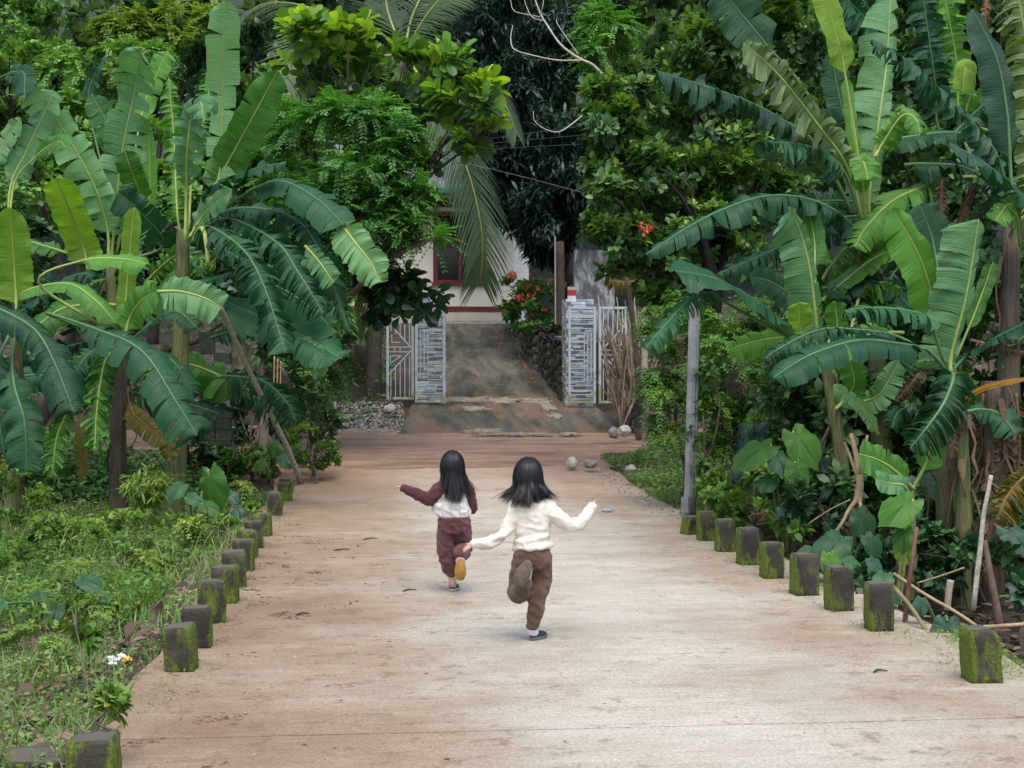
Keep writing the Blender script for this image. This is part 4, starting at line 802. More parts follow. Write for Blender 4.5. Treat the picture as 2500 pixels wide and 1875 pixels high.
bush('yellow_leaf_shrub', 'thin shrub with pale yellow leaves behind the wooden post', [(1355, 695, 33.0, 40, 30, 0.4, 40), (1380, 705, 33, 20, 15, 0.3, 14)], foliage('variegated_leaf', [(0.10, 0.16, 0.03), (0.30, 0.30, 0.06), (0.50, 0.42, 0.12)], 0.5, 0.3), 'r', 0.10, (0.65, 0.2, 0.25), 6, 1.0, 0.02, base=P(1355, 800, 33.2))
bush('border_grass', 'strip of short green planting on top of the driveway wall', [(1320, 802, 30.5, 45, 10, 0.5, 50), (1290, 798, 32.5, 35, 9, 0.5, 40), (1360, 812, 29.3, 30, 12, 0.4, 30)], G_WEED, 'r', 0.08, (0.4, 0.2, 0.2), 8, 1.5, 0.01, base=P(1320, 815, 30.5))
bush('purple_leaf_plant', 'small dark purple plant on the driveway wall', [(1345, 808, 29.2, 32, 14, 0.3, 40)], foliage('purple_leaf', [(0.015, 0.012, 0.016), (0.03, 0.02, 0.03), (0.05, 0.035, 0.05)], 0.5, 0.1), 'r', 0.10, (0.4, 0.2, 0.2), 7, 1.2, 0.01, base=P(1345, 822, 29.2))

# ================================================================ GRASS AND WEEDS ON THE BANKS
def ground_cover(name, label, n, region, tpls, mt, seed, hmin, hmax, tint, clump=0.6, dens=None):
    f = Fol(); pts = []
    r = random.Random(seed)
    while len(pts) < n:
        x, y = region(r)
        k = 0.5 + fbm(x * clump, y * clump, seed, 3)
        if dens: k *= dens(x, y)
        if r.random() < k: pts.append((x, y, gh(x, y)))
    p = np.array(pts); m = len(p); up = np.array([0, 0, 1.0])
    hs = np.array([hmin + (hmax - hmin) * max(0, 0.5 + fbm(a * 1.1, b * 1.1, seed + 9, 2)) for a, b, _ in pts])
    part = rs.randint(0, len(tpls), m)
    for i, (tp, mode, sc_) in enumerate(tpls):
        s = part == i; q = p[s].copy(); k = s.sum(); tn = tint + 0.26 * rs.normal(size=k)
        if mode == 'blade': d = unit(rs.normal(size=(k, 3)) * np.array([0.5, 0.5, 0.1]) + up); f.put(tp, q, d, rdir(k), hs[s] * rs.uniform(0.7, 1.6, k) * sc_, tn + 0.1, np.full(k, 0.8))
        else:
            q[:, 2] += hs[s] * rs.uniform(0.1, 1.0, k); d = unit(rs.normal(size=(k, 3)) * np.array([1, 1, 0.35])); f.put(tp, q, d, up + rs.normal(size=(k, 3)) * 0.45, sc_ * rs.uniform(0.6, 1.4, k), tn)
    return tag(f.build(name, mt), label, 'grass', kind='stuff')
G_BANK = foliage('bank_weed_leaf', [(0.055, 0.125, 0.024), (0.115, 0.23, 0.038), (0.18, 0.31, 0.055), (0.28, 0.30, 0.10), (0.26, 0.20, 0.10)], 0.6, 0.3)
BLADE = (np.array([(-0.05, 0, 0), (0.05, 0, 0), (-0.035, 0.55, -0.08), (0.035, 0.55, -0.08), (0, 1, -0.3)], float), np.array([(0, 1, 3), (0, 3, 2), (2, 3, 4)]))
def reg_left(r):
    y = 3.6 + 15.5 * r.random() ** 1.1; x = -1.16 - (0.02 + 0.36 * y) * r.random() ** 1.15; return x, y
def dens_left(x, y):
    d = -1.18 - x; return 0.45 + 0.9 * sstep(0.0, 0.6, d) if y > 6 else 0.25 + 0.5 * sstep(0.1, 0.9, d)
ground_cover('grass', 'grass and small leaved weeds covering the left bank', 70000, reg_left, [(BLADE, 'blade', 1.0), (BLADE, 'blade', 0.7), (ELLI, 'leaf', 0.024), (ELLI, 'leaf', 0.034)], G_BANK, 3, 0.04, 0.16, 0.50, 0.8, dens_left)
def reg_left2(r):
    y = 10 + 9 * r.random(); x = -1.5 - (0.25 * y) * r.random(); return x, y
ground_cover('tall_weeds', 'taller leafy weeds on the far part of the left bank', 22000, reg_left2, [(BLADE, 'blade', 0.7), (ELLI, 'leaf', 0.035), (ELLI, 'leaf', 0.05), (LANC, 'leaf', 0.07)], G_WEED, 5, 0.08, 0.34, 0.42, 0.5)
def reg_right(r):
    y = 14.4 + 7.8 * r.random(); x = 3.60 + 2.6 * r.random() ** 1.2; return x, y
ground_cover('grass', 'grass on the right bank in front of the pole', 24000, reg_right, [(BLADE, 'blade', 1.0), (ELLI, 'leaf', 0.04), (ELLI, 'leaf', 0.06)], G_BANK, 8, 0.05, 0.15, 0.42, 0.8)
def reg_rd(r):
    y = 7.2 + 1.6 * r.random(); x = 3.42 + 0.35 * r.random(); return x, y
ground_cover('grass', 'thin pale grass at the edge between the two nearest right posts', 1500, reg_rd, [(BLADE, 'blade', 0.8), (ELLI, 'leaf', 0.02)], G_WEED, 12, 0.02, 0.06, 0.75)

def reg_lb(r): return -16 + 14.2 * r.random(), 19.0 + 3.3 * r.random()
def reg_lb2(r): return -16 + 17.0 * r.random(), 26.6 + 13 * r.random()
def reg_rb(r): return 5.2 + 12 * r.random(), 8 + 14 * r.random()
def reg_rb2(r): return 5.6 + 14 * r.random(), 26.5 + 14 * r.random()
for nm, lb, n, rg, h in (('undergrowth', 'dark undergrowth under the left bananas', 15000, reg_lb, 0.45), ('undergrowth', 'undergrowth in the yard left of the gate', 9000, lambda r: (lambda p: p if not (0.6 < p[0] < 1.0) else (0.5, p[1]))(reg_lb2(r)), 0.4), ('undergrowth', 'dark undergrowth behind the right posts', 10000, reg_rb, 0.35), ('undergrowth', 'undergrowth behind the right gate', 7000, reg_rb2, 0.5)):
    ground_cover(nm, lb, n, rg, [(HEXO, 'leaf', 0.13), (ELLI, 'leaf', 0.10), (LANC, 'leaf', 0.16)], G_HILL, 21 + n % 7, 0.05, h, 0.3, 0.4)

bush('corner_bush', 'low leafy bush under the leaning pole', [(600, 1110, 20.2, 50, 35, 0.5, 60), (560, 1150, 19.4, 45, 30, 0.4, 46), (660, 1125, 20.2, 40, 28, 0.4, 40)], G_VINE, 'r', 0.10, (0.45, 0.25, 0.2), 7, 1.4)
bush('corner_bush', 'dark leafy bush around the grey stump', [(610, 1010, 21.4, 60, 60, 0.5, 70), (690, 1020, 21.6, 45, 60, 0.4, 50), (480, 1110, 20.0, 50, 40, 0.4, 50), (640, 930, 21.8, 60, 50, 0.5, 50)], G_DARKB, 'r', 0.14, (0.5, 0.25, 0.2), 7, 1.4)
bush('bank_bush', 'tall fresh green weeds along the far left posts', [(520, 1265, 15.2, 50, 40, 0.4, 50), (450, 1310, 13.8, 60, 40, 0.4, 56), (330, 1380, 12.0, 60, 36, 0.4, 46), (590, 1215, 17.0, 36, 36, 0.4, 40)], G_WEED, 'p', 0.17, (0.7, 0.25, 0.2), 7, 1.2, 0.008)
bush('bank_bush', 'fresh green weeds in the near left bank', [(160, 1400, 11.2, 70, 34, 0.35, 44), (60, 1560, 8.6, 60, 26, 0.25, 30), (260, 1480, 10.0, 60, 24, 0.3, 34)], G_WEED, 'p', 0.12, (0.75, 0.25, 0.2), 7, 1.1, 0.006)

ground_cover('grass', 'short grass and moss tufts around the bases of the left posts', 2600, lambda r: (-0.98 + r.gauss(0, 0.11), 6.5 + 12.5 * r.random()), [(BLADE, 'blade', 0.7), (ELLI, 'leaf', 0.016)], G_BANK, 31, 0.015, 0.06, 0.45, 2.5)
ground_cover('grass', 'short grass tufts around the bases of the right posts', 2000, lambda r: (3.28 + r.gauss(0, 0.10), 7.4 + 7 * r.random()), [(BLADE, 'blade', 0.7), (ELLI, 'leaf', 0.016)], G_BANK, 33, 0.015, 0.055, 0.40, 2.5)

bush('low_undergrowth', 'low dark leaves filling the gaps between the right banana stems', [(2150, 1320, 12.0, 90, 50, 0.5, 60), (2290, 1370, 11.6, 90, 60, 0.5, 70), (2420, 1400, 11.2, 90, 60, 0.5, 60), (2010, 1235, 13.0, 80, 40, 0.5, 50), (1930, 1225, 13.6, 60, 40, 0.4, 40), (2200, 1450, 10.8, 90, 30, 0.4, 40)], G_DARKB, 'r', 0.13, (0.45, 0.25, 0.22), 7, 1.3, 0.01)
# ================================================================ BANANA PLANTS
def banana_mat(name, lo, hi, rough=0.42, trans=0.25, spot=None):
    m, nt, b, out = newmat(name); uv = nt.nodes.new('ShaderNodeUVMap').outputs[0]
    mp = nd(nt, 'Mapping', None, Vector=uv); mp.inputs['Scale'].default_value = (95, 2.5, 1); n = nz(nt, mp.outputs[0], 1.0, 3, 0.6)
    mp2 = nd(nt, 'Mapping', None, Vector=uv); mp2.inputs['Scale'].default_value = (9, 5, 1); n2 = nz(nt, mp2.outputs[0], 1.0, 4, 0.6)
    oi = nd(nt, 'ObjectInfo').outputs['Random']; f = mth(nt, 'ADD', mth(nt, 'MULTIPLY', n, 0.45), mth(nt, 'ADD', mth(nt, 'MULTIPLY', n2, 0.35), mth(nt, 'MULTIPLY', oi, 0.25)))
    col = ramp(nt, f, [(0.36, lo), (0.66, hi)])
    if spot:
        mp3 = nd(nt, 'Mapping', None, Vector=uv); mp3.inputs['Scale'].default_value = (40, 9, 1); n3 = nz(nt, mp3.outputs[0], 1.0, 5, 0.7, 0.6); col = mixc(nt, ramp(nt, n3, [(spot[0], 0.0), (spot[0] + 0.09, 0.85)]), col, spot[1])
    nt.links.new(col, b.inputs['Base Color']); b.inputs['Roughness'].default_value = rough; b.inputs['Specular IOR Level'].default_value = 0.34
    bump(nt, b, mth(nt, 'ADD', n, mth(nt, 'MULTIPLY', n2, 1.5)), 0.010)
    tr = nd(nt, 'BsdfTranslucent', None, Color=mixc(nt, 1.0, col, (1.4, 1.6, 0.5), 'MULTIPLY')); mx = nd(nt, 'MixShader', None, i0=trans, i1=b.outputs[0], i2=tr.outputs[0]); nt.links.new(mx.outputs[0], out.inputs[0]); return m
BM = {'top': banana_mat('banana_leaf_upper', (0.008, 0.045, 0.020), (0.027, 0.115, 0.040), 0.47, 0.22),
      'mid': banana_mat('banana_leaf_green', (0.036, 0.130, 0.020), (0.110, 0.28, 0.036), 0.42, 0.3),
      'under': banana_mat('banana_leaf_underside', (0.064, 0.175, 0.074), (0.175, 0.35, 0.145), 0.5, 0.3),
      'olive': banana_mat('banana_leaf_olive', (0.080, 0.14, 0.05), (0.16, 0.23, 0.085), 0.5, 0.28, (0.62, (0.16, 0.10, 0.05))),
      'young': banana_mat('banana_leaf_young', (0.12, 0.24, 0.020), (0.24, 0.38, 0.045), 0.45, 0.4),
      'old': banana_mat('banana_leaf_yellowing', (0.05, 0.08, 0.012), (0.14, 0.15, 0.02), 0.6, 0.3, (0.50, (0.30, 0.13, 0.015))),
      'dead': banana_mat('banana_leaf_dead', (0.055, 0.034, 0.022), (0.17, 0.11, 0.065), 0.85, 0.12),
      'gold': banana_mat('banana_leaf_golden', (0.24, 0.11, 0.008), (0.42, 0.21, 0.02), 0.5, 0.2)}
RIB = {'a': simple('banana_midrib', (0.28, 0.36, 0.085), 0.45, 0.2, 5), 'b': simple('banana_midrib_dark', (0.085, 0.17, 0.06), 0.45, 0.2, 5), 'c': simple('dry_midrib', (0.16, 0.10, 0.05), 0.8, 0.3, 5), 'g': BM['gold']}
RIBK = {'top': 'b', 'mid': 'a', 'under': 'a', 'olive': 'a', 'young': 'a', 'old': 'c', 'dead': 'c', 'gold': 'g'}
def bleaf(plant, pts, Z, wpx, kind, tear=0.2, tip=0.0, pet=0.15, face='cam', droop=None, roll=0.0, side=(1, 1), sag=None, label=None, rib=None, tk=None):
    tear = min(0.97, tear * 1.45 + 0.07) if tear >= 0.08 else tear
    W = wpx * Z / FPX / 2; n = len(pts); w3 = [P(q[0], q[1], Z + (q[2] if len(q) > 2 else tip * (i / (n - 1)) ** 1.5)) for i, q in enumerate(pts)]
    NS = 48; c = curve(w3, NS); L = sum((c[i + 1] - c[i]).length for i in range(NS - 1))
    cn = (-FW * 0.95 + Vector((0, 0, 0.25))) if face == 'cam' else (Vector((0, 0, 0.85)) - FW * 0.5); cn = (cn + RT * math.sin(roll) * 1.3).normalized()
    a0, a1 = (R(14), R(-12)) if face == 'cam' else (R(16), R(-62)); 
    if droop is not None: a1 = R(-droop)
    sg = sag if sag is not None else (0.10 + 0.35 * tear)
    def at(u):
        k = min(NS - 2, int(u * (NS - 1))); fr = u * (NS - 1) - k; p = c[k].lerp(c[k + 1], fr); t = (c[min(NS - 1, k + 2)] - c[max(0, k - 1)]).normalized(); s = t.cross(cn)
        if s.length < 0.15: s = t.cross(cn + RT * 0.5)
        s.normalize(); return p, t, s, s.cross(t).normalized()
    V = []; F = []; U = []; m = 5; tp = rnd.choice((0.08, 0.10, 0.16, 0.24)) if kind != 'dead' else 0.3; tp = tk or tp; a0 += R(rnd.uniform(-4, 14)); wv = rnd.uniform(0.5, 1.6)
    for sd in (-1, 1):
        if side[(sd + 1) // 2] <= 0: continue
        u = pet; strips = []
        mean = 0.40 if tear < 0.05 else 0.13 * (1 - tear) ** 1.3 + 0.015
        while u < 0.999:
            e = min(1.0, u + mean * rnd.uniform(0.4, 1.7)); 
            if 1 - e < 0.02: e = 1.0
            strips.append((u, e)); u = e
        ph = rnd.random() * 9
        for (ua, ub) in strips:
            nu = max(2, int((ub - ua) * 44) + 1); da = rnd.gauss(0, 1) * R(4 + 26 * tear); db = rnd.gauss(0, 1) * R(3 + 30 * tear); gap = (0.02 + 0.30 * rnd.random() ** 2) * min(1, tear * 2.2) * (ub - ua); cut = 1 - 0.30 * tear * rnd.random() ** 1.5; b0 = len(V); tw = rnd.gauss(0, 1) * 0.25 * tear
            for i in range(nu + 1):
                uu = ua + (ub - ua) * i / nu; v = (uu - pet) / (1 - pet); wd = W * side[(sd + 1) // 2] * min(1.0, (max(v, 0) / 0.13 + 0.10) ** 0.6) * min(1.0, (max(1 - v, 0.0) / tp + 0.004) ** 0.5) * cut * (1 + 0.04 * math.sin(uu * 40 + ph) + 0.03 * math.sin(uu * 93 + 2 * ph))
                for j in range(m + 1):
                    cc = j / m; us = uu + (0.5 * (ua + ub) - uu) * gap / max(ub - ua, 1e-6) * cc * 2 * 0.8
                    us2 = min(1.0, us + 0.10 * cc * W * 2.2 / L * (1.0 if v < 0.9 else (1 - v) * 10))       # veins sweep towards the tip
                    if j == 0: p, t, s, nn = at(uu); q = p.copy()
                    else:
                        p2, t2, s2, n2 = at(us2); al = a0 + (a1 - a0) * cc + (da + db * cc) * min(1, cc * 1.6) + tw * (i / nu - 0.5); x = y = 0.0
                        for jj in range(j):
                            c2 = (jj + 0.5) / m; aa = a0 + (a1 - a0) * c2 + (da + db * c2) * min(1, c2 * 1.6) + tw * (i / nu - 0.5) * 2; x += math.cos(aa) / m; y += math.sin(aa) / m
                        rip = W * cc * (0.03 * math.sin(uu * 150 + ph) + 0.10 * wv * math.sin(uu * 17 + ph * 2) * cc + 0.06 * wv * math.sin(uu * 41 + ph) * cc)
                        q = p2 + s2 * (sd * wd * x) + n2 * (wd * y + rip) + Vector((0, 0, -1)) * (sg * wd * cc * cc)
                    V.append(q); U.append((uu * L, sd * cc * wd))
            r = m + 1; F += [(b0 + i * r + j, b0 + i * r + j + 1, b0 + (i + 1) * r + j + 1, b0 + (i + 1) * r + j) for i in range(nu) for j in range(m)]
    lo = mesh('leaf', V, F, BM[kind], plant, True, uv=U)
    if label: lo['label'] = label
    r0 = 0.010 + 0.012 * min(1, W / 0.2); MB().tube(c[:-1:2] + [c[-1]], [r0 * (1.0 - 0.86 * i / 24) for i in range(len(c[:-1:2]) + 1)], 7).build('midrib', RIB[rib or RIBK[kind]], lo, True)
    return lo
def stem_mat(name, cols):
    m, nt, b, o = newmat(name); n = nz(nt, pos(nt, (34, 34, 2.2)), 1.0, 5, 0.65); n2 = nz(nt, pos(nt, (3, 3, 1.6)), 1.0, 4, 0.6); f = mth(nt, 'ADD', mth(nt, 'MULTIPLY', n, 0.5), mth(nt, 'MULTIPLY', n2, 0.5))
    nt.links.new(ramp(nt, f, [(0.34, cols[0]), (0.45, cols[1]), (0.54, cols[2]), (0.64, cols[3])]), b.inputs['Base Color']); b.inputs['Roughness'].default_value = 0.7; bump(nt, b, n, 0.02); return m
STEMG = stem_mat('banana_stem_green', [(0.030, 0.022, 0.014), (0.065, 0.075, 0.022), (0.12, 0.15, 0.04), (0.075, 0.05, 0.03)]); STEMB = stem_mat('banana_stem_brown', [(0.015, 0.011, 0.008), (0.04, 0.028, 0.018), (0.085, 0.06, 0.038), (0.06, 0.065, 0.025)])
def bstem(plant, base, top, r, skirt=8, mt=None):
    c = curve([Vector(base) - Vector((0, 0, 0.2)), Vector(base).lerp(top, 0.5) + Vector((rnd.uniform(-0.06, 0.06), 0, 0)), top], 14)
    MB().tube(c, [r * (1.15 - 0.042 * i) * (1.05 if i % 3 == 0 else 1) for i in range(14)], 12, wob=0.05).build('stem', mt or STEMG, plant, True)
    for i in range(skirt):                                   # dry sheaths hanging round the stem
        k = rnd.randint(4, 13); p = c[k]; a = rnd.uniform(0, 6.28); d = Vector((math.cos(a), math.sin(a), 0)); ln = rnd.uniform(0.3, 0.8); wq = d.cross(Vector((0, 0, 1))) * rnd.uniform(0.010, 0.038); V = []; U = []; sway = rnd.uniform(-0.12, 0.12)
        for j in range(6):
            e = j / 5; q = p + d * (r * 0.9 + 0.05 * math.sin(e * 3) + 0.09 * e * rnd.random()) + d.cross(Vector((0, 0, 1))) * (sway * e * e + rnd.uniform(-0.012, 0.012)) - Vector((0, 0, ln * e)); ww = wq * (1 - 0.8 * e) * (0.4 + 1.1 * rnd.random()); V += [q - ww, q + d * 0.012, q + ww]; U += [(e * ln, 0), (e * ln, .03), (e * ln, .06)]
        mesh('dry_sheath', V, [(3 * j + s, 3 * j + s + 1, 3 * j + s + 4, 3 * j + s + 3) for j in range(5) for s in (0, 1)], BM['dead'], plant, True, uv=U)
def bplant(label, px, Z, ptop, r, skirt=8, base_px=None, mt=None):
    b = gbase(base_px or px, Z); t = thing('banana_plant', label, 'banana plant', b, 'banana plants'); bstem(t, b, P(ptop[0], ptop[1], Z), r, skirt, mt); return t
# ---- left clump
A = bplant('tall left banana plant with the leaf reaching the top of the picture', 445, 17.6, (447, 560), 0.12, 7, 420)
Z = 17.6
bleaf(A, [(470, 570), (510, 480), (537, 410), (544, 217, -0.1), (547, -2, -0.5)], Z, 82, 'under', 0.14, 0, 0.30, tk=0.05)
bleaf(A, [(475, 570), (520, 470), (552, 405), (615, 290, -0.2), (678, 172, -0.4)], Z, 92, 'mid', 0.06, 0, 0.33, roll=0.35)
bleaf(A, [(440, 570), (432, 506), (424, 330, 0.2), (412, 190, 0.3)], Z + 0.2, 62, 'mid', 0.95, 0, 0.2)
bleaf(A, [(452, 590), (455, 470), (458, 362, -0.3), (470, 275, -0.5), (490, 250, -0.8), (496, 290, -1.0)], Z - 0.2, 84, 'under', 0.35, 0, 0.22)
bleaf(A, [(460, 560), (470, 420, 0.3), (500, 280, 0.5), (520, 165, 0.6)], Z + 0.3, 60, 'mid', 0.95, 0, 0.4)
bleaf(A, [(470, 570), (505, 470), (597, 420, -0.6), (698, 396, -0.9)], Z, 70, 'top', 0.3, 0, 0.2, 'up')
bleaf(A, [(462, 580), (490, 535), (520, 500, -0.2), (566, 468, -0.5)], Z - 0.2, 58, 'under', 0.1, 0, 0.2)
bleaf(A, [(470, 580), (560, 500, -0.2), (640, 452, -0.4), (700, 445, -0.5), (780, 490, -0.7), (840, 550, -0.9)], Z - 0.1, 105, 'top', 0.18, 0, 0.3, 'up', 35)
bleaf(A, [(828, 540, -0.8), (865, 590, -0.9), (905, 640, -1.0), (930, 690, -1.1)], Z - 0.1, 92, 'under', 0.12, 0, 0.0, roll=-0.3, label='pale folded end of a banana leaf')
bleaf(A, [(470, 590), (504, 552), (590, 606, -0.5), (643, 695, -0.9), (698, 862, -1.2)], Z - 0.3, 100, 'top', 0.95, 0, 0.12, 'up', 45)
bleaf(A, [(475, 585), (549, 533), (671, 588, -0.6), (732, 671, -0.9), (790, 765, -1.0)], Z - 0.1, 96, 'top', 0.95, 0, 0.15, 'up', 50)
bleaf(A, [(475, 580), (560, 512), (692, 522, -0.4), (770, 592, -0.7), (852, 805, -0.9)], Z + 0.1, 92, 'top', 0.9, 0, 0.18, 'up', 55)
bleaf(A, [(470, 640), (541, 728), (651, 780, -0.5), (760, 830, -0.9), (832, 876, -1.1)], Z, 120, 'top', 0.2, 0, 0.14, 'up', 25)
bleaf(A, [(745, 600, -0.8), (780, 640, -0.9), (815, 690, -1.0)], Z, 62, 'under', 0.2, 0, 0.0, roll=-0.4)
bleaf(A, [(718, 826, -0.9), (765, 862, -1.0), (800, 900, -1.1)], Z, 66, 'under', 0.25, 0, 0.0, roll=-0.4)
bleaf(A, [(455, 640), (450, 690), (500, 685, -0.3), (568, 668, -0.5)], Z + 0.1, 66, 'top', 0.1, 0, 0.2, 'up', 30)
bleaf(A, [(470, 620), (530, 610, 0.2), (590, 640, 0.3), (620, 720, 0.3)], Z + 0.4, 80, 'top', 0.3, 0, 0.15, 'up', 40)
# flower stalk with a young bunch
st = curve([P(470, 590, Z - 0.2), P(492, 555, Z - 0.4), P(505, 600, Z - 0.5), P(508, 650, Z - 0.5)], 9); MB().tube(st, 0.028, 8).build('flower_stalk', RIB['a'], A, True)
FING = simple('green_banana', (0.10, 0.19, 0.03), 0.5, 0.2, 9)
for k in range(16):
    a = k * 0.9; c0 = st[-1] + Vector((0, 0, 0.03 - 0.012 * k * 0.5)); d = Vector((math.cos(a), math.sin(a) * 0.8, 0)); MB().tube(curve([c0, c0 + d * 0.06 + Vector((0, 0, 0.01)), c0 + d * 0.09 + Vector((0, 0, 0.07))], 5), [0.008, 0.014, 0.015, 0.013, 0.005], 6).build('banana', FING, A, True)
Cc = bplant('banana plant with the broad pale upright leaf left of centre', 270, 18.6, (270, 640), 0.10, 6, 290); Z = 18.6
bleaf(Cc, [(272, 640), (278, 564), (300, 362, -0.1), (334, 200, -0.3), (342, 118, -0.7)], Z, 112, 'under', 0.30, 0, 0.22, tk=0.06)
bleaf(Cc, [(285, 620), (320, 430), (347, 275, 0.2), (385, 175, 0.2), (410, 125, 0.2)], Z + 0.3, 56, 'mid', 0.15, 0, 0.45)
bleaf(Cc, [(265, 640), (262, 560), (231, 456, -0.2), (155, 318, -0.4), (78, 205, -0.7)], Z - 0.2, 92, 'under', 0.25, 0, 0.22, tk=0.08)
bleaf(Cc, [(280, 560), (290, 420), (268, 318, -0.2), (224, 229, -0.4)], Z + 0.2, 70, 'under', 0.1, 0, 0.45)
bleaf(Cc, [(215, 660), (203, 600), (172, 517, -0.3), (137, 434, -0.7)], Z - 0.6, 84, 'young', 0.05, 0, 0.08)
bleaf(Cc, [(350, 500), (335, 455, -0.2), (318, 409, -0.4), (304, 366, -0.5)], Z - 0.2, 62, 'mid', 0.05, 0, 0.05)
bleaf(Cc, [(290, 640), (400, 600, -0.1), (345, 521, -0.6), (287, 468, -0.8)], Z - 0.4, 84, 'top', 0.15, 0, 0.3)
bleaf(Cc, [(275, 640), (250, 420, 0.4), (215, 250, 0.5), (240, 165, 0.4), (256, 150, 0.2)], Z + 0.5, 56, 'top', 0.3, 0, 0.5)
bleaf(Cc, [(285, 650), (340, 570, 0.3), (365, 480, 0.3), (362, 300, 0.3)], Z + 0.4, 40, 'mid', 0.1, 0, 0.3)
Bb = bplant('low left banana plant with the snapped pale leaf', 300, 16.6, (303, 830), 0.10, 9, 290, STEMB); Z = 16.6
bleaf(Bb, [(301, 830), (308, 720), (316, 622, -0.1), (327, 506, -0.2)], Z, 46, 'young', 0.0, 0, 0.05)
bleaf(Bb, [(303, 825), (318, 775), (345, 735, -0.2), (388, 708, -0.4)], Z - 0.1, 84, 'mid', 0.05, 0, 0.10)
bleaf(Bb, [(385, 712, -0.4), (440, 712, -0.5), (500, 728, -0.5), (541, 752, -0.5)], Z - 0.1, 88, 'under', 0.08, 0, 0.0, roll=-0.2, label='pale snapped end of a banana leaf')
bleaf(Bb, [(255, 800), (94, 690, -0.5), (203, 636, -0.7), (300, 632, -0.8), (360, 645, -0.9)], Z - 0.2, 74, 'mid', 0.05, 0, 0.5, 'up', 50)
bleaf(Bb, [(296, 835), (114, 765, -0.4), (228, 801, -0.8), (346, 856, -1.1), (427, 976, -1.3), (482, 1064, -1.4)], Z, 118, 'top', 0.30, 0, 0.35, 'up', 40)
bleaf(Bb, [(290, 850), (258, 880, -0.4), (238, 985, -0.6), (231, 1100, -0.7)], Z - 0.2, 76, 'mid', 0.85, 0, 0.1)
bleaf(Bb, [(300, 900), (320, 1000), (346, 1029, -0.3), (408, 1084, -0.4)], Z, 54, 'old', 0.1, 0, 0.2)
bleaf(Bb, [(398, 1000, -0.3), (412, 1060, -0.3), (416, 1124, -0.3)], Z, 50, 'old', 0.1, 0, 0.0)
bleaf(Bb, [(250, 900), (205, 1000), (199, 1070, -0.2), (203, 1170, -0.2)], Z, 34, 'old', 0.1, 0, 0.4)
bleaf(Bb, [(310, 840), (370, 790, -0.1), (430, 760, -0.3), (480, 800, -0.4)], Z + 0.2, 70, 'top', 0.2, 0, 0.15, 'up', 35)
bleaf(Bb, [(305, 840), (350, 860, 0.2), (420, 880, 0.2), (470, 960, 0.2)], Z + 0.5, 70, 'top', 0.3, 0, 0.1, 'up', 35)
bleaf(Bb, [(300, 850), (240, 850, 0.3), (190, 900, 0.3), (165, 1000, 0.3)], Z + 0.5, 80, 'top', 0.3, 0, 0.1, 'up', 35)
Dd = bplant('far left banana plant with the bright young leaf at the picture edge', 35, 17.0, (38, 760), 0.10, 6, 30); Z = 17.0
bleaf(Dd, [(41, 760), (38, 700), (33, 622, -0.1), (24, 505, -0.3)], Z, 90, 'young', 0.03, 0, 0.10)
bleaf(Dd, [(30, 740), (22, 481, 0.3), (65, 369, 0.3), (128, 232, 0.2)], Z + 0.6, 74, 'under', 0.12, 0, 0.42)
bleaf(Dd, [(20, 700), (-15, 450, 0.4), (0, 369, 0.4), (50, 286, 0.3)], Z + 0.5, 54, 'under', 0.15, 0, 0.5)
bleaf(Dd, [(25, 720), (30, 470, 0.3), (85, 385, 0.2), (141, 345, 0.0), (160, 360, -0.2)], Z + 0.5, 50, 'mid', 0.1, 0, 0.5)
bleaf(Dd, [(45, 770), (-20, 745, -0.4), (81, 801, -0.7), (134, 887, -0.9), (181, 1008, -1.1)], Z - 0.2, 104, 'top', 0.35, 0, 0.2, 'up', 40)
bleaf(Dd, [(42, 760), (60, 712, -0.2), (163, 692, -0.5), (230, 730, -0.7), (283, 788, -0.8)], Z - 0.1, 62, 'mid', 0.05, 0, 0.15, 'up', 45)
bleaf(Dd, [(60, 850), (159, 975, -0.5), (138, 1070, -0.6), (126, 1166, -0.6)], Z - 0.4, 62, 'mid', 0.6, 0, 0.35)
bleaf(Dd, [(35, 800), (33, 927, -0.4), (60, 1029, -0.6), (64, 1155, -0.6)], Z - 0.3, 92, 'top', 0.15, 0, 0.25)
bleaf(Dd, [(30, 800), (-10, 900, -0.4), (-5, 1000, -0.6), (10, 1110, -0.6)], Z - 0.2, 70, 'top', 0.2, 0, 0.2)
bleaf(Dd, [(35, 760), (-40, 300, 0.3), (-10, 200, 0.3), (55, 175, 0.1), (60, 230, -0.2)], Z + 0.7, 60, 'top', 0.2, 0, 0.6)
# ---- right clump
R1 = bplant('tall right banana plant with the bright unrolled leaf at the top', 2135, 14.6, (2122, 560), 0.11, 6, 2160); Z = 14.6
bleaf(R1, [(2118, 600), (2108, 470), (2063, 180, -0.1), (2044, 95, -0.2), (2005, -40, -0.3)], Z - 0.2, 76, 'young', 0.0, 0, 0.50, roll=0.2)
bleaf(R1, [(2118, 600), (2100, 440), (2078, 300), (2066, 190)], Z - 0.15, 30, 'mid', 0.0, 0, 0.3)
bleaf(R1, [(2125, 600), (2123, 475), (2143, 316), (2164, 158, 0.1), (2176, -30, 0.2)], Z, 150, 'under', 0.30, 0, 0.12, side=(1, 0.35))
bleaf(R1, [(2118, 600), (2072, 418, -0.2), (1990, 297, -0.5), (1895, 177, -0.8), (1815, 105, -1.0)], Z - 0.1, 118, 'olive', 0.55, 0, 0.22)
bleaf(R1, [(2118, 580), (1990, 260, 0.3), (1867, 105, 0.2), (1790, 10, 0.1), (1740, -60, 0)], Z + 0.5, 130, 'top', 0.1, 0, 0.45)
bleaf(R1, [(2115, 590), (2000, 365, -0.1), (1906, 291, -0.4), (1816, 244, -0.6), (1707, 206, -0.8), (1602, 172, -1.0)], Z, 96, 'top', 0.55, 0, 0.25, 'up', 62)
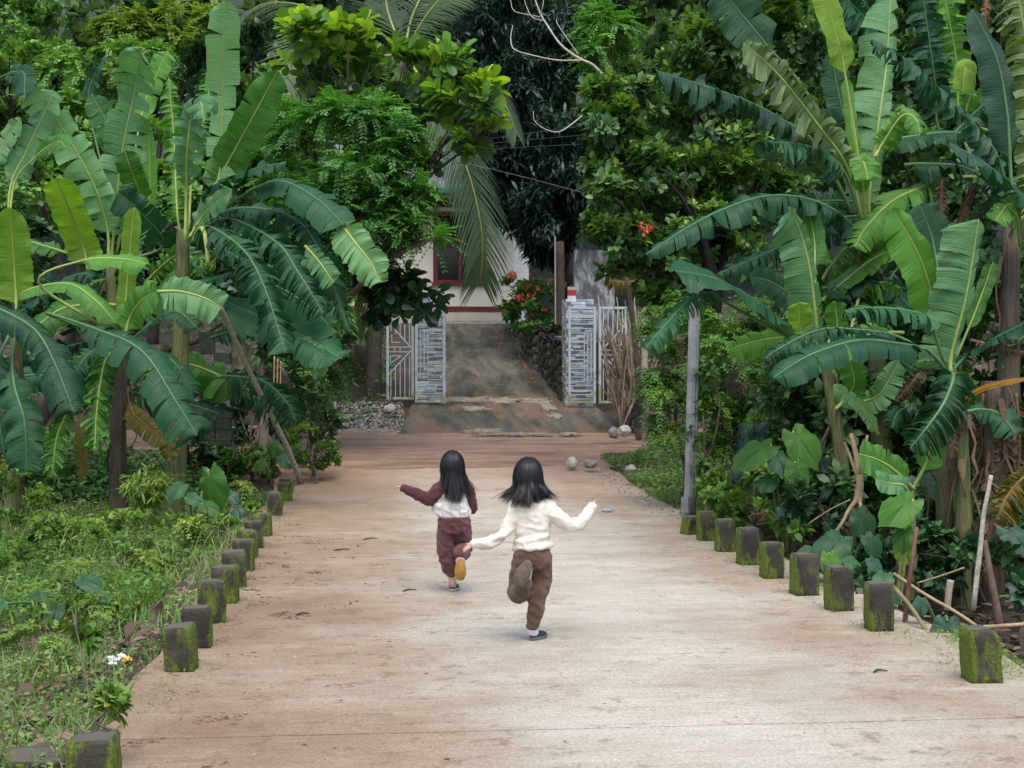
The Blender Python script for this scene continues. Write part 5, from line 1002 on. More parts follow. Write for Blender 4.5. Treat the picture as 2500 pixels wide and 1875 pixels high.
bleaf(R1, [(2118, 590), (2060, 420, -0.2), (1975, 358, -0.4), (1850, 345, -0.6)], Z - 0.2, 96, 'top', 0.85, 0, 0.3, 'up', 70)
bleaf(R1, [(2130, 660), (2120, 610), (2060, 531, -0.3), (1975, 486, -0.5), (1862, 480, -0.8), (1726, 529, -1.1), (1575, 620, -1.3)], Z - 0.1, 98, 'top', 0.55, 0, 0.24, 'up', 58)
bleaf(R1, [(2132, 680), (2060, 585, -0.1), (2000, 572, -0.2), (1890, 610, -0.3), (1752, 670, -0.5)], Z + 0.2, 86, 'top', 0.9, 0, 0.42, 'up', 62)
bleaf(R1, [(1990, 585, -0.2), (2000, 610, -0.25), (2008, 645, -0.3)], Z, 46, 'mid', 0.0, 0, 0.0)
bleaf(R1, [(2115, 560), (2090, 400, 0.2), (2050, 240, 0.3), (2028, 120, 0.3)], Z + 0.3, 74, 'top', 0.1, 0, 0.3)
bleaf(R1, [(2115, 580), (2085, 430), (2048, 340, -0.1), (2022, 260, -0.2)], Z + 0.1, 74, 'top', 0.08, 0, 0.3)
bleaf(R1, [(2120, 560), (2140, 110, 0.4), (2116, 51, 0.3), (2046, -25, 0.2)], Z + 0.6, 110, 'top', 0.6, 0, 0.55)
bleaf(R1, [(2118, 570), (2105, 430, -0.3), (2108, 395, -0.45), (2120, 440, -0.55)], Z - 0.2, 70, 'mid', 0.15, 0, 0.2)
R3 = bplant('banana plant at the upper right edge with a smooth blue green leaf', 2480, 13.6, (2470, 560), 0.12, 8, 2470, STEMB); Z = 13.6
bleaf(R3, [(2480, 560), (2433, 380, -0.1), (2338, 269, -0.4), (2227, 158, -0.8), (2130, 95, -1.0)], Z, 108, 'top', 0.75, 0, 0.08, 'up', 55)
bleaf(R3, [(2475, 560), (2464, 358), (2458, 269), (2433, 142), (2374, 22)], Z - 0.1, 100, 'top', 0.02, 0, 0.20, roll=0.2, side=(1.25, 0.5))
bleaf(R3, [(2480, 560), (2530, 420), (2508, 127), (2480, -40)], Z + 0.1, 130, 'olive', 0.6, 0, 0.22)
bleaf(R3, [(2500, 580), (2540, 520), (2490, 472, -0.4), (2401, 396, -0.7), (2318, 349, -0.9)], Z - 0.3, 92, 'top', 0.3, 0, 0.2, 'up', 50)
bleaf(R3, [(2460, 560), (2300, 330, 0.4), (2284, 206, 0.4), (2252, -20, 0.3)], Z + 0.8, 100, 'top', 0.6, 0, 0.4)
bleaf(R3, [(2460, 560), (2350, 330, 0.4), (2335, 150, 0.4), (2300, -40, 0.3)], Z + 1.0, 100, 'mid', 0.6, 0, 0.4)
bleaf(R3, [(2440, 330), (2360, 290, 0.1), (2380, 200, 0), (2358, 165, -0.1), (2350, 225, -0.25)], Z + 0.3, 54, 'young', 0.05, 0, 0.55)
bleaf(R3, [(2490, 600), (2480, 520, -0.4), (2460, 500, -0.5), (2430, 540, -0.6)], Z - 0.3, 60, 'mid', 0.2, 0, 0.1)
bleaf(R3, [(2300, 440), (2298, 500), (2310, 600), (2320, 690)], Z + 0.6, 40, 'dead', 0.6, 0, 0.0); bleaf(R3, [(2400, 440, .2), (2370, 470, .2), (2340, 560, .2), (2330, 640, .2)], Z + 0.5, 30, 'dead', 0.5, 0, 0.0)
bleaf(R3, [(2410, -10), (2405, 40), (2412, 90)], Z + 0.2, 26, 'dead', 0.5, 0, 0.0)
R2 = bplant('lower right banana plant with three upright leaves', 2320, 12.6, (2318, 900), 0.10, 14, 2335); Z = 12.6
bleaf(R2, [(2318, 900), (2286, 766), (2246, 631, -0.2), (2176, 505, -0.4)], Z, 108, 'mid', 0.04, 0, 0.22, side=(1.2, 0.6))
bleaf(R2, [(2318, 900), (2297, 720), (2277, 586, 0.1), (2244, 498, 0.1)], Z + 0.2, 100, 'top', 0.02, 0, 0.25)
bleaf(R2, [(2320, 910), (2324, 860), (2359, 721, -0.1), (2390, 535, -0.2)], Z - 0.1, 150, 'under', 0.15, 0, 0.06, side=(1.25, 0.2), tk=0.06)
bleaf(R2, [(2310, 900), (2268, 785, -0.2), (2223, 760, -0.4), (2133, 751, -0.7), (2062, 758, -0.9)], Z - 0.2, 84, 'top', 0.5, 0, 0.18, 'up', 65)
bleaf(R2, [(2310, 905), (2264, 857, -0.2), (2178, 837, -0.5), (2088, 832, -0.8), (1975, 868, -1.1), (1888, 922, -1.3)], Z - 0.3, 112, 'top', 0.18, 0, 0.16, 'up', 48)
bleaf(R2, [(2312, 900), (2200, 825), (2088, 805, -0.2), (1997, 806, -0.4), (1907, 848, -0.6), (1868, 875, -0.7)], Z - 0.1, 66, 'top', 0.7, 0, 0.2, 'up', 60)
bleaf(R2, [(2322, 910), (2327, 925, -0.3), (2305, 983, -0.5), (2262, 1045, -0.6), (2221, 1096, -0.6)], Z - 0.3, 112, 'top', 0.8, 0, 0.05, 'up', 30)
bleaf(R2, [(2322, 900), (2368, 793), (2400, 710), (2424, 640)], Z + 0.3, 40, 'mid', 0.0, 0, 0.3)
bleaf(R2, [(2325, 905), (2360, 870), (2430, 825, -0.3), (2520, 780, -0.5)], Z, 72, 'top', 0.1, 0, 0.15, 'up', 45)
bleaf(R2, [(2327, 1040), (2345, 990, -0.3), (2385, 955, -0.4), (2440, 937, -0.5), (2520, 922, -0.6)], Z - 0.3, 14, 'gold', 0.0, 0, 0.0)
bleaf(R2, [(2270, 878), (2230, 930, -0.2), (2186, 978, -0.3)], Z, 36, 'dead', 0.6, 0, 0.05); bleaf(R2, [(2370, 830), (2430, 845, -0.2), (2510, 862, -0.3)], Z - 0.1, 30, 'dead', 0.6, 0, 0.05)
bleaf(R2, [(2290, 1240), (2288, 1150, 0.2), (2280, 1060, 0.3)], Z + 0.3, 90, 'top', 0.1, 0, 0.05); bleaf(R2, [(2400, 1330), (2366, 1338), (2358, 1270), (2346, 1187)], Z - 0.3, 50, 'mid', 0.0, 0, 0.35)
R4 = bplant('middle right banana plant with the pale twisted upright leaf', 2003, 13.7, (2003, 815), 0.075, 8, 2080); Z = 13.7
bleaf(R4, [(2000, 850), (1994, 800), (1979, 667, -0.1), (1955, 570, -0.15), (1926, 505, -0.3)], Z, 120, 'under', 0.18, 0, 0.06, side=(1.15, 0.3), tk=0.08)
bleaf(R4, [(2000, 840), (1990, 680), (1988, 585, 0.1), (1970, 496, 0.1)], Z + 0.2, 56, 'mid', 0.0, 0, 0.42)
bleaf(R4, [(1998, 860), (1934, 822, -0.2), (1862, 748, -0.5), (1749, 682, -0.9), (1642, 660, -1.1)], Z - 0.2, 124, 'top', 0.06, 0, 0.16, 'up', 20)
bleaf(R4, [(2000, 850), (1955, 750, 0.1), (1893, 694, 0.1), (1832, 674, 0.0)], Z + 0.2, 74, 'top', 0.02, 0, 0.3)
bleaf(R4, [(1990, 860), (1800, 755, -0.3), (1745, 722, -0.5), (1703, 716, -0.7), (1650, 765, -0.9), (1574, 852, -1.0)], Z - 0.3, 72, 'top', 0.6, 0, 0.35, 'up', 60)
bleaf(R4, [(2010, 850), (2042, 805), (2038, 735, -0.1)], Z - 0.1, 56, 'mid', 0.0, 0, 0.2); bleaf(R4, [(1980, 850), (1955, 810), (1950, 738, -0.1)], Z - 0.2, 60, 'young', 0.0, 0, 0.15)
bleaf(R4, [(2040, 1000), (2075, 960), (2085, 930, -0.1), (2075, 880, -0.2)], Z - 0.1, 66, 'mid', 0.05, 0, 0.05); bleaf(R4, [(2060, 990), (2110, 980), (2150, 960, -0.1), (2196, 880, -0.2)], Z + 0.1, 66, 'under', 0.1, 0, 0.2)
bleaf(R4, [(2100, 900), (2080, 730, 0.3), (2060, 700, 0.3), (2160, 690, 0.2), (2230, 760, 0.0)], Z + 0.5, 90, 'top', 0.3, 0, 0.3, 'up', 40)
bleaf(R4, [(2060, 900), (2100, 720, .3), (2150, 690, .3), (2200, 700, .3)], Z + 0.4, 100, 'mid', 0.85, 0, 0.3, 'up', 40)
R5 = bplant('small young banana plant in front of the right clump', 2210, 11.6, (2222, 1190), 0.045, 4, 2215); Z = 11.6
bleaf(R5, [(2232, 1195), (2180, 1146, -0.2), (2140, 1122, -0.3), (2098, 1108, -0.4)], Z, 84, 'mid', 0.05, 0, 0.06, roll=0.2)
bleaf(R5, [(2146, 1062, 0.3), (2101, 992, 0.1), (2034, 942, 0.0)], Z + 0.3, 36, 'under', 0.1, 0, 0.05); bleaf(R5, [(2225, 1200), (2265, 1120), (2280, 1040, 0.1), (2290, 1010, 0.1)], Z + 0.3, 70, 'mid', 0.05, 0, 0.2)
bleaf(R5, [(2220, 1210), (2205, 1185, -0.1), (2170, 1180, -0.2), (2136, 1168, -0.3)], Z - 0.2, 50, 'under', 0.0, 0, 0.15); bleaf(R5, [(2215, 1380), (2200, 1330, -0.1), (2212, 1280, -0.2)], Z - 0.1, 46, 'young', 0.05, 0, 0.0)
R6 = bplant('brown banana stem wrapped in dry leaves at the right edge', 2420, 12.2, (2425, 930), 0.10, 22, 2420, STEMB); Z = 12.2
bleaf(R6, [(2540, 1150), (2500, 1165, -0.1), (2460, 1210, -0.2), (2432, 1270, -0.3)], Z - 0.6, 90, 'old', 0.75, 0, 0.0, label='yellow green torn leaf at the right edge')
for (pts, wq) in (([(2400, 960), (2395, 1060), (2405, 1170)], 50), ([(2440, 980), (2450, 1090), (2440, 1230)], 60), ([(2360, 1000), (2362, 1100), (2350, 1200)], 44), ([(2480, 960), (2490, 1080), (2480, 1240)], 60), ([(2410, 1150), (2420, 1260), (2400, 1380)], 50)): bleaf(R6, pts, Z + rnd.uniform(-0.2, 0.3), wq, 'dead', 0.7, 0, 0.0)
R7 = bplant('green and brown banana stem behind the third right post', 2330, 12.0, (2345, 1010), 0.075, 14, 2345, STEMG); bleaf(R7, [(2345, 1020), (2330, 1060, -0.2), (2325, 1120, -0.2)], 12.0, 30, 'dead', 0.6, 0, 0.0)
bleaf(R7, [(2345, 1010), (2390, 1000), (2440, 1010, -0.1), (2480, 1060, -0.2)], 12.2, 90, 'top', 0.2, 0, 0.1, 'up', 40)

# further leaves deeper inside the clumps
def fill_leaves(plants, n, x0, x1, y0, y1, Z0, Z1, seed, kinds):
    r = random.Random(seed)
    for i in range(n):
        cx, cy, Zl = r.uniform(x0, x1), r.uniform(y0, y1), r.uniform(Z0, Z1); a = r.uniform(-0.5, 3.64); L_ = r.uniform(130, 260); dx, dy = math.cos(a), -math.sin(a) * 0.9; droop_ = r.uniform(20, 120)
        pts = [(cx - dx * 40, cy - dy * 40), (cx, cy), (cx + dx * L_ * 0.5, cy + dy * L_ * 0.5 + droop_ * 0.15, -0.1), (cx + dx * L_ * 0.85, cy + dy * L_ * 0.8 + droop_ * 0.6, -0.2), (cx + dx * L_, cy + dy * L_ * 0.85 + droop_, -0.3)]
        bleaf(r.choice(plants), pts, Zl, r.uniform(64, 105), r.choice(kinds), r.choice((0.05, 0.2, 0.4, 0.8)), 0, 0.15, r.choice(('cam', 'up', 'up')), r.uniform(20, 55), roll=r.uniform(-0.4, 0.4))
fill_leaves([Bb, Cc, A], 20, 60, 600, 620, 960, 18.2, 19.6, 3, ['top', 'top', 'mid'])
fill_leaves([Dd, Cc], 8, -40, 180, 560, 1000, 18.0, 19.2, 5, ['top', 'mid'])
fill_leaves([R4, R1], 10, 1950, 2250, 650, 1050, 14.4, 15.4, 7, ['top', 'top', 'mid'])
fill_leaves([R2, R3, R6], 16, 2150, 2480, 300, 1150, 13.8, 15.0, 9, ['top', 'top', 'mid', 'mid'])
# ================================================================ THE TWO RUNNING CHILDREN
class Vol:
    "overlapping closed solids fused into one continuous skin"
    def __init__(s): s.mb = MB()
    def chain(s, pts, rad, n=14, steps=5, flat=None):
        pts = [Vector(p) for p in pts]; c = curve(pts, (len(pts) - 1) * steps + 1) if len(pts) > 2 else curve(pts, steps + 1); m = len(c); rr = [float(np.interp(i / (m - 1) * (len(rad) - 1), range(len(rad)), rad)) for i in range(m)]
        d0 = (c[0] - c[1]).normalized(); d1 = (c[-1] - c[-2]).normalized(); pre = [(c[0] + d0 * rr[0] * math.sin(a), rr[0] * math.cos(a)) for a in (1.45, 1.0, 0.5)]; post = [(c[-1] + d1 * rr[-1] * math.sin(a), rr[-1] * math.cos(a)) for a in (0.5, 1.0, 1.45)]
        al = pre + list(zip(c, rr)) + post; s.mb.tube([p for p, _ in al], [r for _, r in al], n); return s
    def loft(s, rings, n=26):
        "rings: centre, half width (along the picture), half depth"
        V = []; F = []; m = len(rings)
        for c, rx, ry in rings:
            for k in range(n):
                a = 2 * math.pi * k / n; e = 0.85; ca, sa = math.cos(a), math.sin(a); V.append(Vector(c) + RT * (rx * math.copysign(abs(ca) ** e, ca)) + FWH * (ry * math.copysign(abs(sa) ** e, sa)))
        F = [(i * n + k, i * n + (k + 1) % n, (i + 1) * n + (k + 1) % n, (i + 1) * n + k) for i in range(m - 1) for k in range(n)] + [tuple(range(n - 1, -1, -1)), tuple((m - 1) * n + k for k in range(n))]
        s.mb.add(V, F); return s
    def ball(s, c, r, ax=None):
        bm = bmesh.new(); bmesh.ops.create_icosphere(bm, subdivisions=3, radius=1); a = ax or (RT, FWH, Vector((0, 0, 1))); V = [Vector(c) + a[0] * (v.co.x * r[0]) + a[1] * (v.co.y * r[1]) + a[2] * (v.co.z * r[2]) for v in bm.verts]; F = [tuple(x.index for x in f.verts) for f in bm.faces]; bm.free(); s.mb.add(V, F); return s
    def build(s, name, mt, parent, vox=0.008, it=6, wr=0.0, ws=14.0, fold=None):
        o = s.mb.build(name, mt, parent, True); me = o.data; bm = bmesh.new(); bm.from_mesh(me); bmesh.ops.recalc_face_normals(bm, faces=bm.faces[:]); bm.to_mesh(me); bm.free()
        r = o.modifiers.new('fuse', 'REMESH'); r.mode = 'VOXEL'; r.voxel_size = vox; r.use_smooth_shade = True
        k = o.modifiers.new('relax', 'SMOOTH'); k.factor = 0.5; k.iterations = it
        dg = bpy.context.evaluated_depsgraph_get(); new = bpy.data.meshes.new_from_object(o.evaluated_get(dg)); o.modifiers.clear(); old = o.data; o.data = new; new.name = name
        if not new.materials: new.materials.append(mt)
        if wr:
            nrm = [v.normal.copy() for v in new.vertices]; og = org(parent)
            for v, nn in zip(new.vertices, nrm):
                c = v.co + og; q = 1 - abs(noise.noise((c.x * ws, c.y * ws, c.z * ws * 1.5 + c.x * 6))) * 2; h = q * q * 0.7 + 0.5 * noise.noise((c.x * ws * 2.1, c.y * ws * 2.1, c.z * ws * 2.8)); 
                if fold: h += fold(c)
                v.co += nn * (wr * h)
        new.polygons.foreach_set('use_smooth', [True] * len(new.polygons)); return o
FWH = Vector((FW.x, FW.y, 0)).normalized(); ZUP = Vector((0, 0, 1))
def cloth(name, col, var=0.12, sc_=500.0, rough=0.95, rib=None, check=False):
    m, nt, b, o = newmat(name); v = pos(nt); n = nz(nt, v, 16, 4, 0.6); f = nz(nt, v, sc_, 2, 0.5); c0 = tuple(x * (1 - var) for x in col); c1 = tuple(min(1, x * (1 + var)) for x in col)
    c = ramp(nt, n, [(0.3, c0), (0.7, c1)]); c = mixc(nt, 0.25, c, ramp(nt, f, [(0.3, 0.6), (0.7, 1.3)]), 'MULTIPLY')
    if check:
        for q, dr in ((34.0, 'Z'), (30.0, 'X')):
            w_ = nd(nt, 'TexWave', {'wave_type': 'BANDS', 'bands_direction': dr}, Vector=v, Scale=q / 6.28 * 1.0, Distortion=1.5, Detail=2.0).outputs['Fac']; c = mixc(nt, mth(nt, 'MULTIPLY', ramp(nt, w_, [(0.80, 0.0), (0.97, 1.0)]), 0.28), c, (0.25, 0.23, 0.23))
    nt.links.new(c, b.inputs['Base Color']); b.inputs['Roughness'].default_value = rough; b.inputs['Specular IOR Level'].default_value = 0.15; b.inputs['Sheen Weight'].default_value = 0.15
    h = f
    if rib: h = nd(nt, 'TexWave', {'wave_type': 'BANDS', 'bands_direction': 'X'}, Vector=v, Scale=rib, Distortion=2.0, Detail=1.0).outputs['Fac']
    bump(nt, b, h, 0.003); return m
SKIN = simple('skin', (0.46, 0.27, 0.19), 0.55, 0.08, 20); KNIT = cloth('cream_knit', (0.72, 0.67, 0.58), 0.06); BROWN = cloth('brown_corduroy', (0.120, 0.066, 0.038), 0.2, 500, 0.95, 60.0); MARN = cloth('maroon_fleece', (0.105, 0.040, 0.042), 0.2, 500, 0.95, 45.0); MARS = cloth('maroon_sleeve_knit', (0.085, 0.030, 0.034), 0.2); CHECK = cloth('white_checked_fleece', (0.66, 0.63, 0.60), 0.08, 500, 0.95, None, True)
SOCKW = cloth('white_sock', (0.72, 0.68, 0.74), 0.05); SOCKP = cloth('mauve_sock', (0.42, 0.27, 0.34), 0.08); NAVY = simple('navy_shoe', (0.022, 0.025, 0.04), 0.5, 0.2, 20); SOLEG = simple('worn_grey_sole', (0.125, 0.100, 0.070), 0.8, 0.3, 25, 0, 0.004); SOLEO = simple('ochre_gum_sole', (0.30, 0.155, 0.035), 0.6, 0.2, 18, 0, 0.003); SOLEB = simple('beige_sole', (0.34, 0.28, 0.20), 0.7, 0.2, 20); DSHOE = simple('dark_shoe', (0.05, 0.04, 0.04), 0.6, 0.2, 20); SOLEN = simple('slate_sole', (0.10, 0.11, 0.13), 0.7, 0.2, 20)
m, nt, b, o = newmat('black_hair'); n = nz(nt, pos(nt, (160, 160, 9)), 1.0, 3); nt.links.new(ramp(nt, n, [(0.3, (0.003, 0.003, 0.004)), (0.7, (0.012, 0.010, 0.010))]), b.inputs['Base Color']); b.inputs['Roughness'].default_value = 0.40; b.inputs['Specular IOR Level'].default_value = 0.3; HAIR = m
def shoe(parent, heel, toe, up, wdt, msole, mup, sock, ankle, open_top=True):
    "low slip-on shoe: foot shaped sole, upper and sock; up points from the sole to the ankle"
    heel, toe = Vector(heel), Vector(toe); a = (toe - heel); L = a.length; a.normalize(); u = (Vector(up) - a * Vector(up).dot(a)).normalized(); s = a.cross(u); n = 30; V = []
    def outline(t, g=1.0):
        th = 2 * math.pi * t; x = -math.cos(th); hw = wdt / 2 * (0.80 + 0.22 * math.sin((x * 0.5 + 0.5) * 2.6 - 0.5)) * g; return heel + a * (L * (0.5 + 0.5 * x * g)), s * (math.copysign(abs(math.sin(th)) ** 0.72, math.sin(th)) * hw)
    for h, g in ((0.0, 0.95), (0.004, 1.0), (0.016, 1.0), (0.020, 0.97)):
        for k in range(n): p, q = outline(k / n, g); V.append(p + q + u * h + a * (L * 0.5 * (1 - g)) * 0)
    F = [(i * n + k, i * n + (k + 1) % n, (i + 1) * n + (k + 1) % n, (i + 1) * n + k) for i in range(3) for k in range(n)] + [tuple(range(n - 1, -1, -1)), tuple(3 * n + k for k in range(n))]
    so = mesh('sole', V, F, msole, parent, True); V = []; lay = ((0.018, 0.95), (0.030, 0.96), (0.042, 0.86), (0.050, 0.66), (0.050, 0.52))
    for h, g in lay:
        for k in range(n):
            p, q = outline(k / n, g); x = (p - heel).dot(a) / L; hh = h * (1.05 - 0.35 * max(0, x - 0.35)) ; V.append(p + q + u * hh - a * (L * 0.06 * (1 - g) * 3))
    F = [(i * n + k, i * n + (k + 1) % n, (i + 1) * n + (k + 1) % n, (i + 1) * n + k) for i in range(len(lay) - 1) for k in range(n)] + [tuple((len(lay) - 1) * n + k for k in range(n))]
    mesh('shoe', V, F, mup, parent, True)
    hp = heel + a * L * 0.26 + u * 0.036; MB().tube(curve([hp - a * 0.004, hp.lerp(ankle, 0.5) - a * 0.004, ankle], 6), [wdt * 0.30, wdt * 0.36, wdt * 0.37, wdt * 0.36, wdt * 0.36, wdt * 0.36], 14).build('sock', sock, parent, True)
def hand(v, wrist, tip, nrm, size=0.085):
    "palm with four fingers and a thumb, slightly curled"
    wrist, tip = Vector(wrist), Vector(tip); d = (tip - wrist).normalized(); nn = (Vector(nrm) - d * Vector(nrm).dot(d)).normalized(); s = d.cross(nn); v.ball(wrist + d * size * 0.3, (size * 0.24, size * 0.13, size * 0.36), (s, nn, d))
    for i, (off, ln) in enumerate(((-0.28, 0.42), (-0.10, 0.50), (0.08, 0.46), (0.25, 0.36))):
        b0 = wrist + d * size * 0.52 + s * (off * size * 0.62); m1 = b0 + (d + nn * 0.25) * (ln * size * 0.55); e = m1 + (d * 0.7 + nn * 0.75) * (ln * size * 0.5); v.chain([b0, m1, e], [size * 0.075, size * 0.07, size * 0.058], 8, 3)
    b0 = wrist + d * size * 0.18 - s * size * 0.2; v.chain([b0, b0 + (d * 0.6 - s * 0.7) * size * 0.25, b0 + (d * 1.1 - s * 0.75 + nn * 0.3) * size * 0.38], [size * 0.09, size * 0.08, size * 0.06], 8, 3)
def head_of(v, c, k=1.0):
    v.ball(c, (0.068 * k, 0.082 * k, 0.092 * k)); v.ball(c + FWH * 0.03 - ZUP * 0.045 * k, (0.048 * k, 0.05 * k, 0.045 * k)); v.ball(c + FWH * 0.088 * k - ZUP * 0.014, (0.010, 0.014, 0.014))
    for q in (-1, 1): v.ball(c + RT * (q * 0.068 * k) - ZUP * 0.01, (0.008, 0.016, 0.024))
def face_of(parent, c, k=1.0):
    dk = simple('eye_' + parent.name, (0.02, 0.015, 0.012), 0.2); lp = simple('lip_' + parent.name, (0.35, 0.12, 0.10), 0.5)
    for q in (-1, 1): Vol().ball(c + FWH * 0.077 * k + RT * (q * 0.028), (0.011, 0.006, 0.006)).mb.build('eye', dk, parent, True)
    Vol().ball(c + FWH * 0.076 * k - ZUP * 0.05 * k, (0.018, 0.006, 0.005)).mb.build('mouth', lp, parent, True)
def hair(parent, c, k, seed, N, length, flare, lean=Vector((0, 0, 0)), wild=0.02, rag=0.3):
    r = random.Random(seed); a_, b_, c_ = 0.079 * k, 0.094 * k, 0.103 * k; V = []; F = []
    cap = []; bm = bmesh.new(); bmesh.ops.create_icosphere(bm, subdivisions=3, radius=1)
    for f in list(bm.faces):
        m = f.calc_center_median()
        if m.y > 0.35 and m.z < 0.45 or m.z < -0.55: bm.faces.remove(f)
    b0 = 0; vi = {}
    for vv in bm.verts: vi[vv.index] = len(V); V.append(c + RT * (vv.co.x * a_ * 0.97) + FWH * (vv.co.y * b_ * 0.97) + ZUP * (vv.co.z * c_ * 0.97))
    F += [tuple(vi[x.index] for x in f.verts) for f in bm.faces]; bm.free(); nseg = 13
    LK = [(1 - rag * r.random() ** 1.3, r.uniform(-0.1, 1.7), r.gauss(0, 0.10)) for _ in range(90)]
    for i in range(N):
        ph = r.uniform(-2.25, 2.25); ph = ph * (0.75 + 0.25 * r.random()); t0 = r.uniform(0.02, 0.75) if r.random() < 0.7 else r.uniform(0.0, 0.3); lk = int(round(ph * 6.5)) + 40; Lh = length * LK[lk][0] * (1 - 0.25 * rag * r.random() ** 2) * (1.0 - 0.10 * abs(ph) / 2.25); fl = flare * LK[lk][1] * r.uniform(0.8, 1.15); cl = (lk - 40) / 6.5 + LK[lk][2]; j1, j2 = r.gauss(0, 1), r.gauss(0, 1); fly = 0.05 * r.random() if r.random() < 0.22 else 0.0; lay = 1.03 + 0.12 * r.random() ** 1.5 + 0.07 * noise.noise((ph * 2.3, seed, 1.0)) + 0.03 * noise.noise((ph * 9, seed, 3.0)); w0 = r.uniform(0.0009, 0.0028); p0 = len(V); prev = None; lock = r.uniform(0.3, 1)
        for j in range(nseg + 1):
            s = j / nseg; th = t0 + (1.75 - t0) * min(1, s / 0.36); x, y, z = math.sin(th) * math.sin(ph), -math.sin(th) * math.cos(ph), math.cos(th)
            q = c + (RT * (x * a_) + FWH * (y * b_) + ZUP * (z * c_)) * (lay + 0.012 * math.sin(s * 14 + j1 * 3) + fly * 2 * s)
            if s > 0.36:
                e = (s - 0.36) / 0.64; dd = RT * math.sin(ph) - FWH * math.cos(ph) * 0.75; pc = ph + (cl - ph) * 0.9 * min(1, e * 1.5) * lock
                q = q - ZUP * (Lh * e) + (RT * math.sin(pc) - FWH * math.cos(pc) * 0.7) * ((fl + fly) * e ** 1.4) + RT * (wild * j1 * e * e + 0.006 * math.sin(e * 5 + j2)) + FWH * (wild * 0.6 * j2 * e * e) + lean * (e ** 1.6) - dd * 0.012 * e
            dirv = (q - prev).normalized() if prev is not None else -ZUP; sd = dirv.cross(q - c + Vector((0, 0, 1e-3))).normalized(); wq = w0 * (1.0 if s < 0.7 else 1 - 0.85 * (s - 0.7) / 0.3); V += [q - sd * wq, q + (q - c).normalized() * w0 * 0.5, q + sd * wq]; prev = q
        F += [(p0 + 3 * j + e, p0 + 3 * j + e + 1, p0 + 3 * j + e + 4, p0 + 3 * j + e + 3) for j in range(nseg) for e in (0, 1)]
    return mesh('hair', V, F, HAIR, parent, True)
# ---------------- child in the cream sweater
Z = 8.84
def J(x, y, d=0.0): return P(x, y, Z + d)
g1 = tag(bpy.data.objects.new('person', None), 'child in cream sweater and brown trousers running away, nearer the camera', 'person', 'children running up the road'); C.objects.link(g1); g1.location = (J(1303, 1565).x, J(1303, 1565).y, 0); ORG[g1.name] = Vector(g1.location)
hc = J(1290, 1164, 0.02); bd = Vol(); head_of(bd, hc)
bd.chain([J(1291, 1190, 0.01), J(1296, 1225)], [0.036, 0.042]); bd.loft([(J(1297, 1222), 0.06, 0.045), (J(1297, 1232), 0.095, 0.058), (J(1299, 1262), 0.09, 0.062), (J(1300, 1305), 0.082, 0.06), (J(1300, 1345), 0.09, 0.07), (J(1300, 1365), 0.085, 0.068)])
for pts, rr in (([J(1258, 1234), J(1245, 1275, -0.02), J(1203, 1324, -0.05), J(1156, 1329, -0.08)], [0.036, 0.032, 0.026, 0.019]), ([J(1338, 1234), J(1362, 1262, -0.02), J(1418, 1277, -0.02), J(1445, 1238, 0.0)], [0.036, 0.032, 0.027, 0.019]), ([J(1322, 1362), J(1320, 1420, 0.02), J(1309, 1455, 0.01), J(1303, 1500), J(1299, 1535)], [0.055, 0.047, 0.04, 0.033, 0.016]), ([J(1278, 1362), J(1268, 1425, 0.03), J(1264, 1450, 0.05), J(1272, 1440, -0.08), J(1281, 1418, -0.19)], [0.058, 0.05, 0.044, 0.034, 0.016])): bd.chain(pts, rr)
hand(bd, J(1156, 1329, -0.08), J(1136, 1340, -0.09), -ZUP * 0.6 + FWH * 0.5, 0.078); hand(bd, J(1446, 1237), J(1452, 1224), FWH, 0.05)
body1 = bd.build('body', SKIN, g1, 0.0060, 4); face_of(g1, hc)
sw = Vol(); sw.loft([(J(1296, 1206, 0.01), 0.046, 0.046), (J(1297, 1217), 0.056, 0.052), (J(1297, 1223), 0.090, 0.062), (J(1297, 1233), 0.114, 0.072), (J(1299, 1262), 0.110, 0.080), (J(1300, 1290), 0.101, 0.080), (J(1300, 1312), 0.101, 0.082), (J(1301, 1328), 0.110, 0.09), (J(1300, 1338), 0.112, 0.092)])
V_ = [J(1254, 1343), J(1347, 1329)]
sw.chain([J(1262, 1236), J(1248, 1272, -0.02), J(1226, 1306, -0.04), J(1203, 1323, -0.05), J(1180, 1328, -0.07), J(1158, 1329, -0.08)], [0.052, 0.044, 0.036, 0.034, 0.029, 0.025]); sw.chain([J(1334, 1236), J(1360, 1262, -0.02), J(1393, 1281, -0.02), J(1418, 1276, -0.02), J(1433, 1256, -0.01), J(1445, 1239)], [0.052, 0.047, 0.039, 0.037, 0.034, 0.029])
sw.chain([J(1256, 1340), J(1300, 1337, -0.09), J(1345, 1330)], [0.016, 0.016, 0.016], 8); sw.chain([J(1256, 1340), J(1300, 1337, 0.09), J(1345, 1330)], [0.016, 0.016, 0.016], 8)
sw.build('sweater', KNIT, g1, 0.0075, 3, 0.010, 12.0, lambda c: 0.9 * math.sin((c.z - 0.25 * c.x) * 90) * math.exp(-((c.z - J(1300, 1312).z) / 0.035) ** 2))
tr = Vol(); tr.loft([(J(1300, 1334), 0.098, 0.078), (J(1300, 1350), 0.112, 0.088), (J(1300, 1372), 0.117, 0.09), (J(1300, 1388), 0.10, 0.08)])
tr.chain([J(1323, 1375), J(1321, 1420, 0.02), J(1312, 1455, 0.01), J(1308, 1490), J(1300, 1526)], [0.062, 0.060, 0.056, 0.050, 0.037]); tr.chain([J(1277, 1375), J(1268, 1420, 0.03), J(1264, 1447, 0.06)], [0.066, 0.064, 0.060]); tr.chain([J(1264, 1447, 0.06), J(1271, 1445, -0.06), J(1280, 1424, -0.20)], [0.060, 0.056, 0.046])
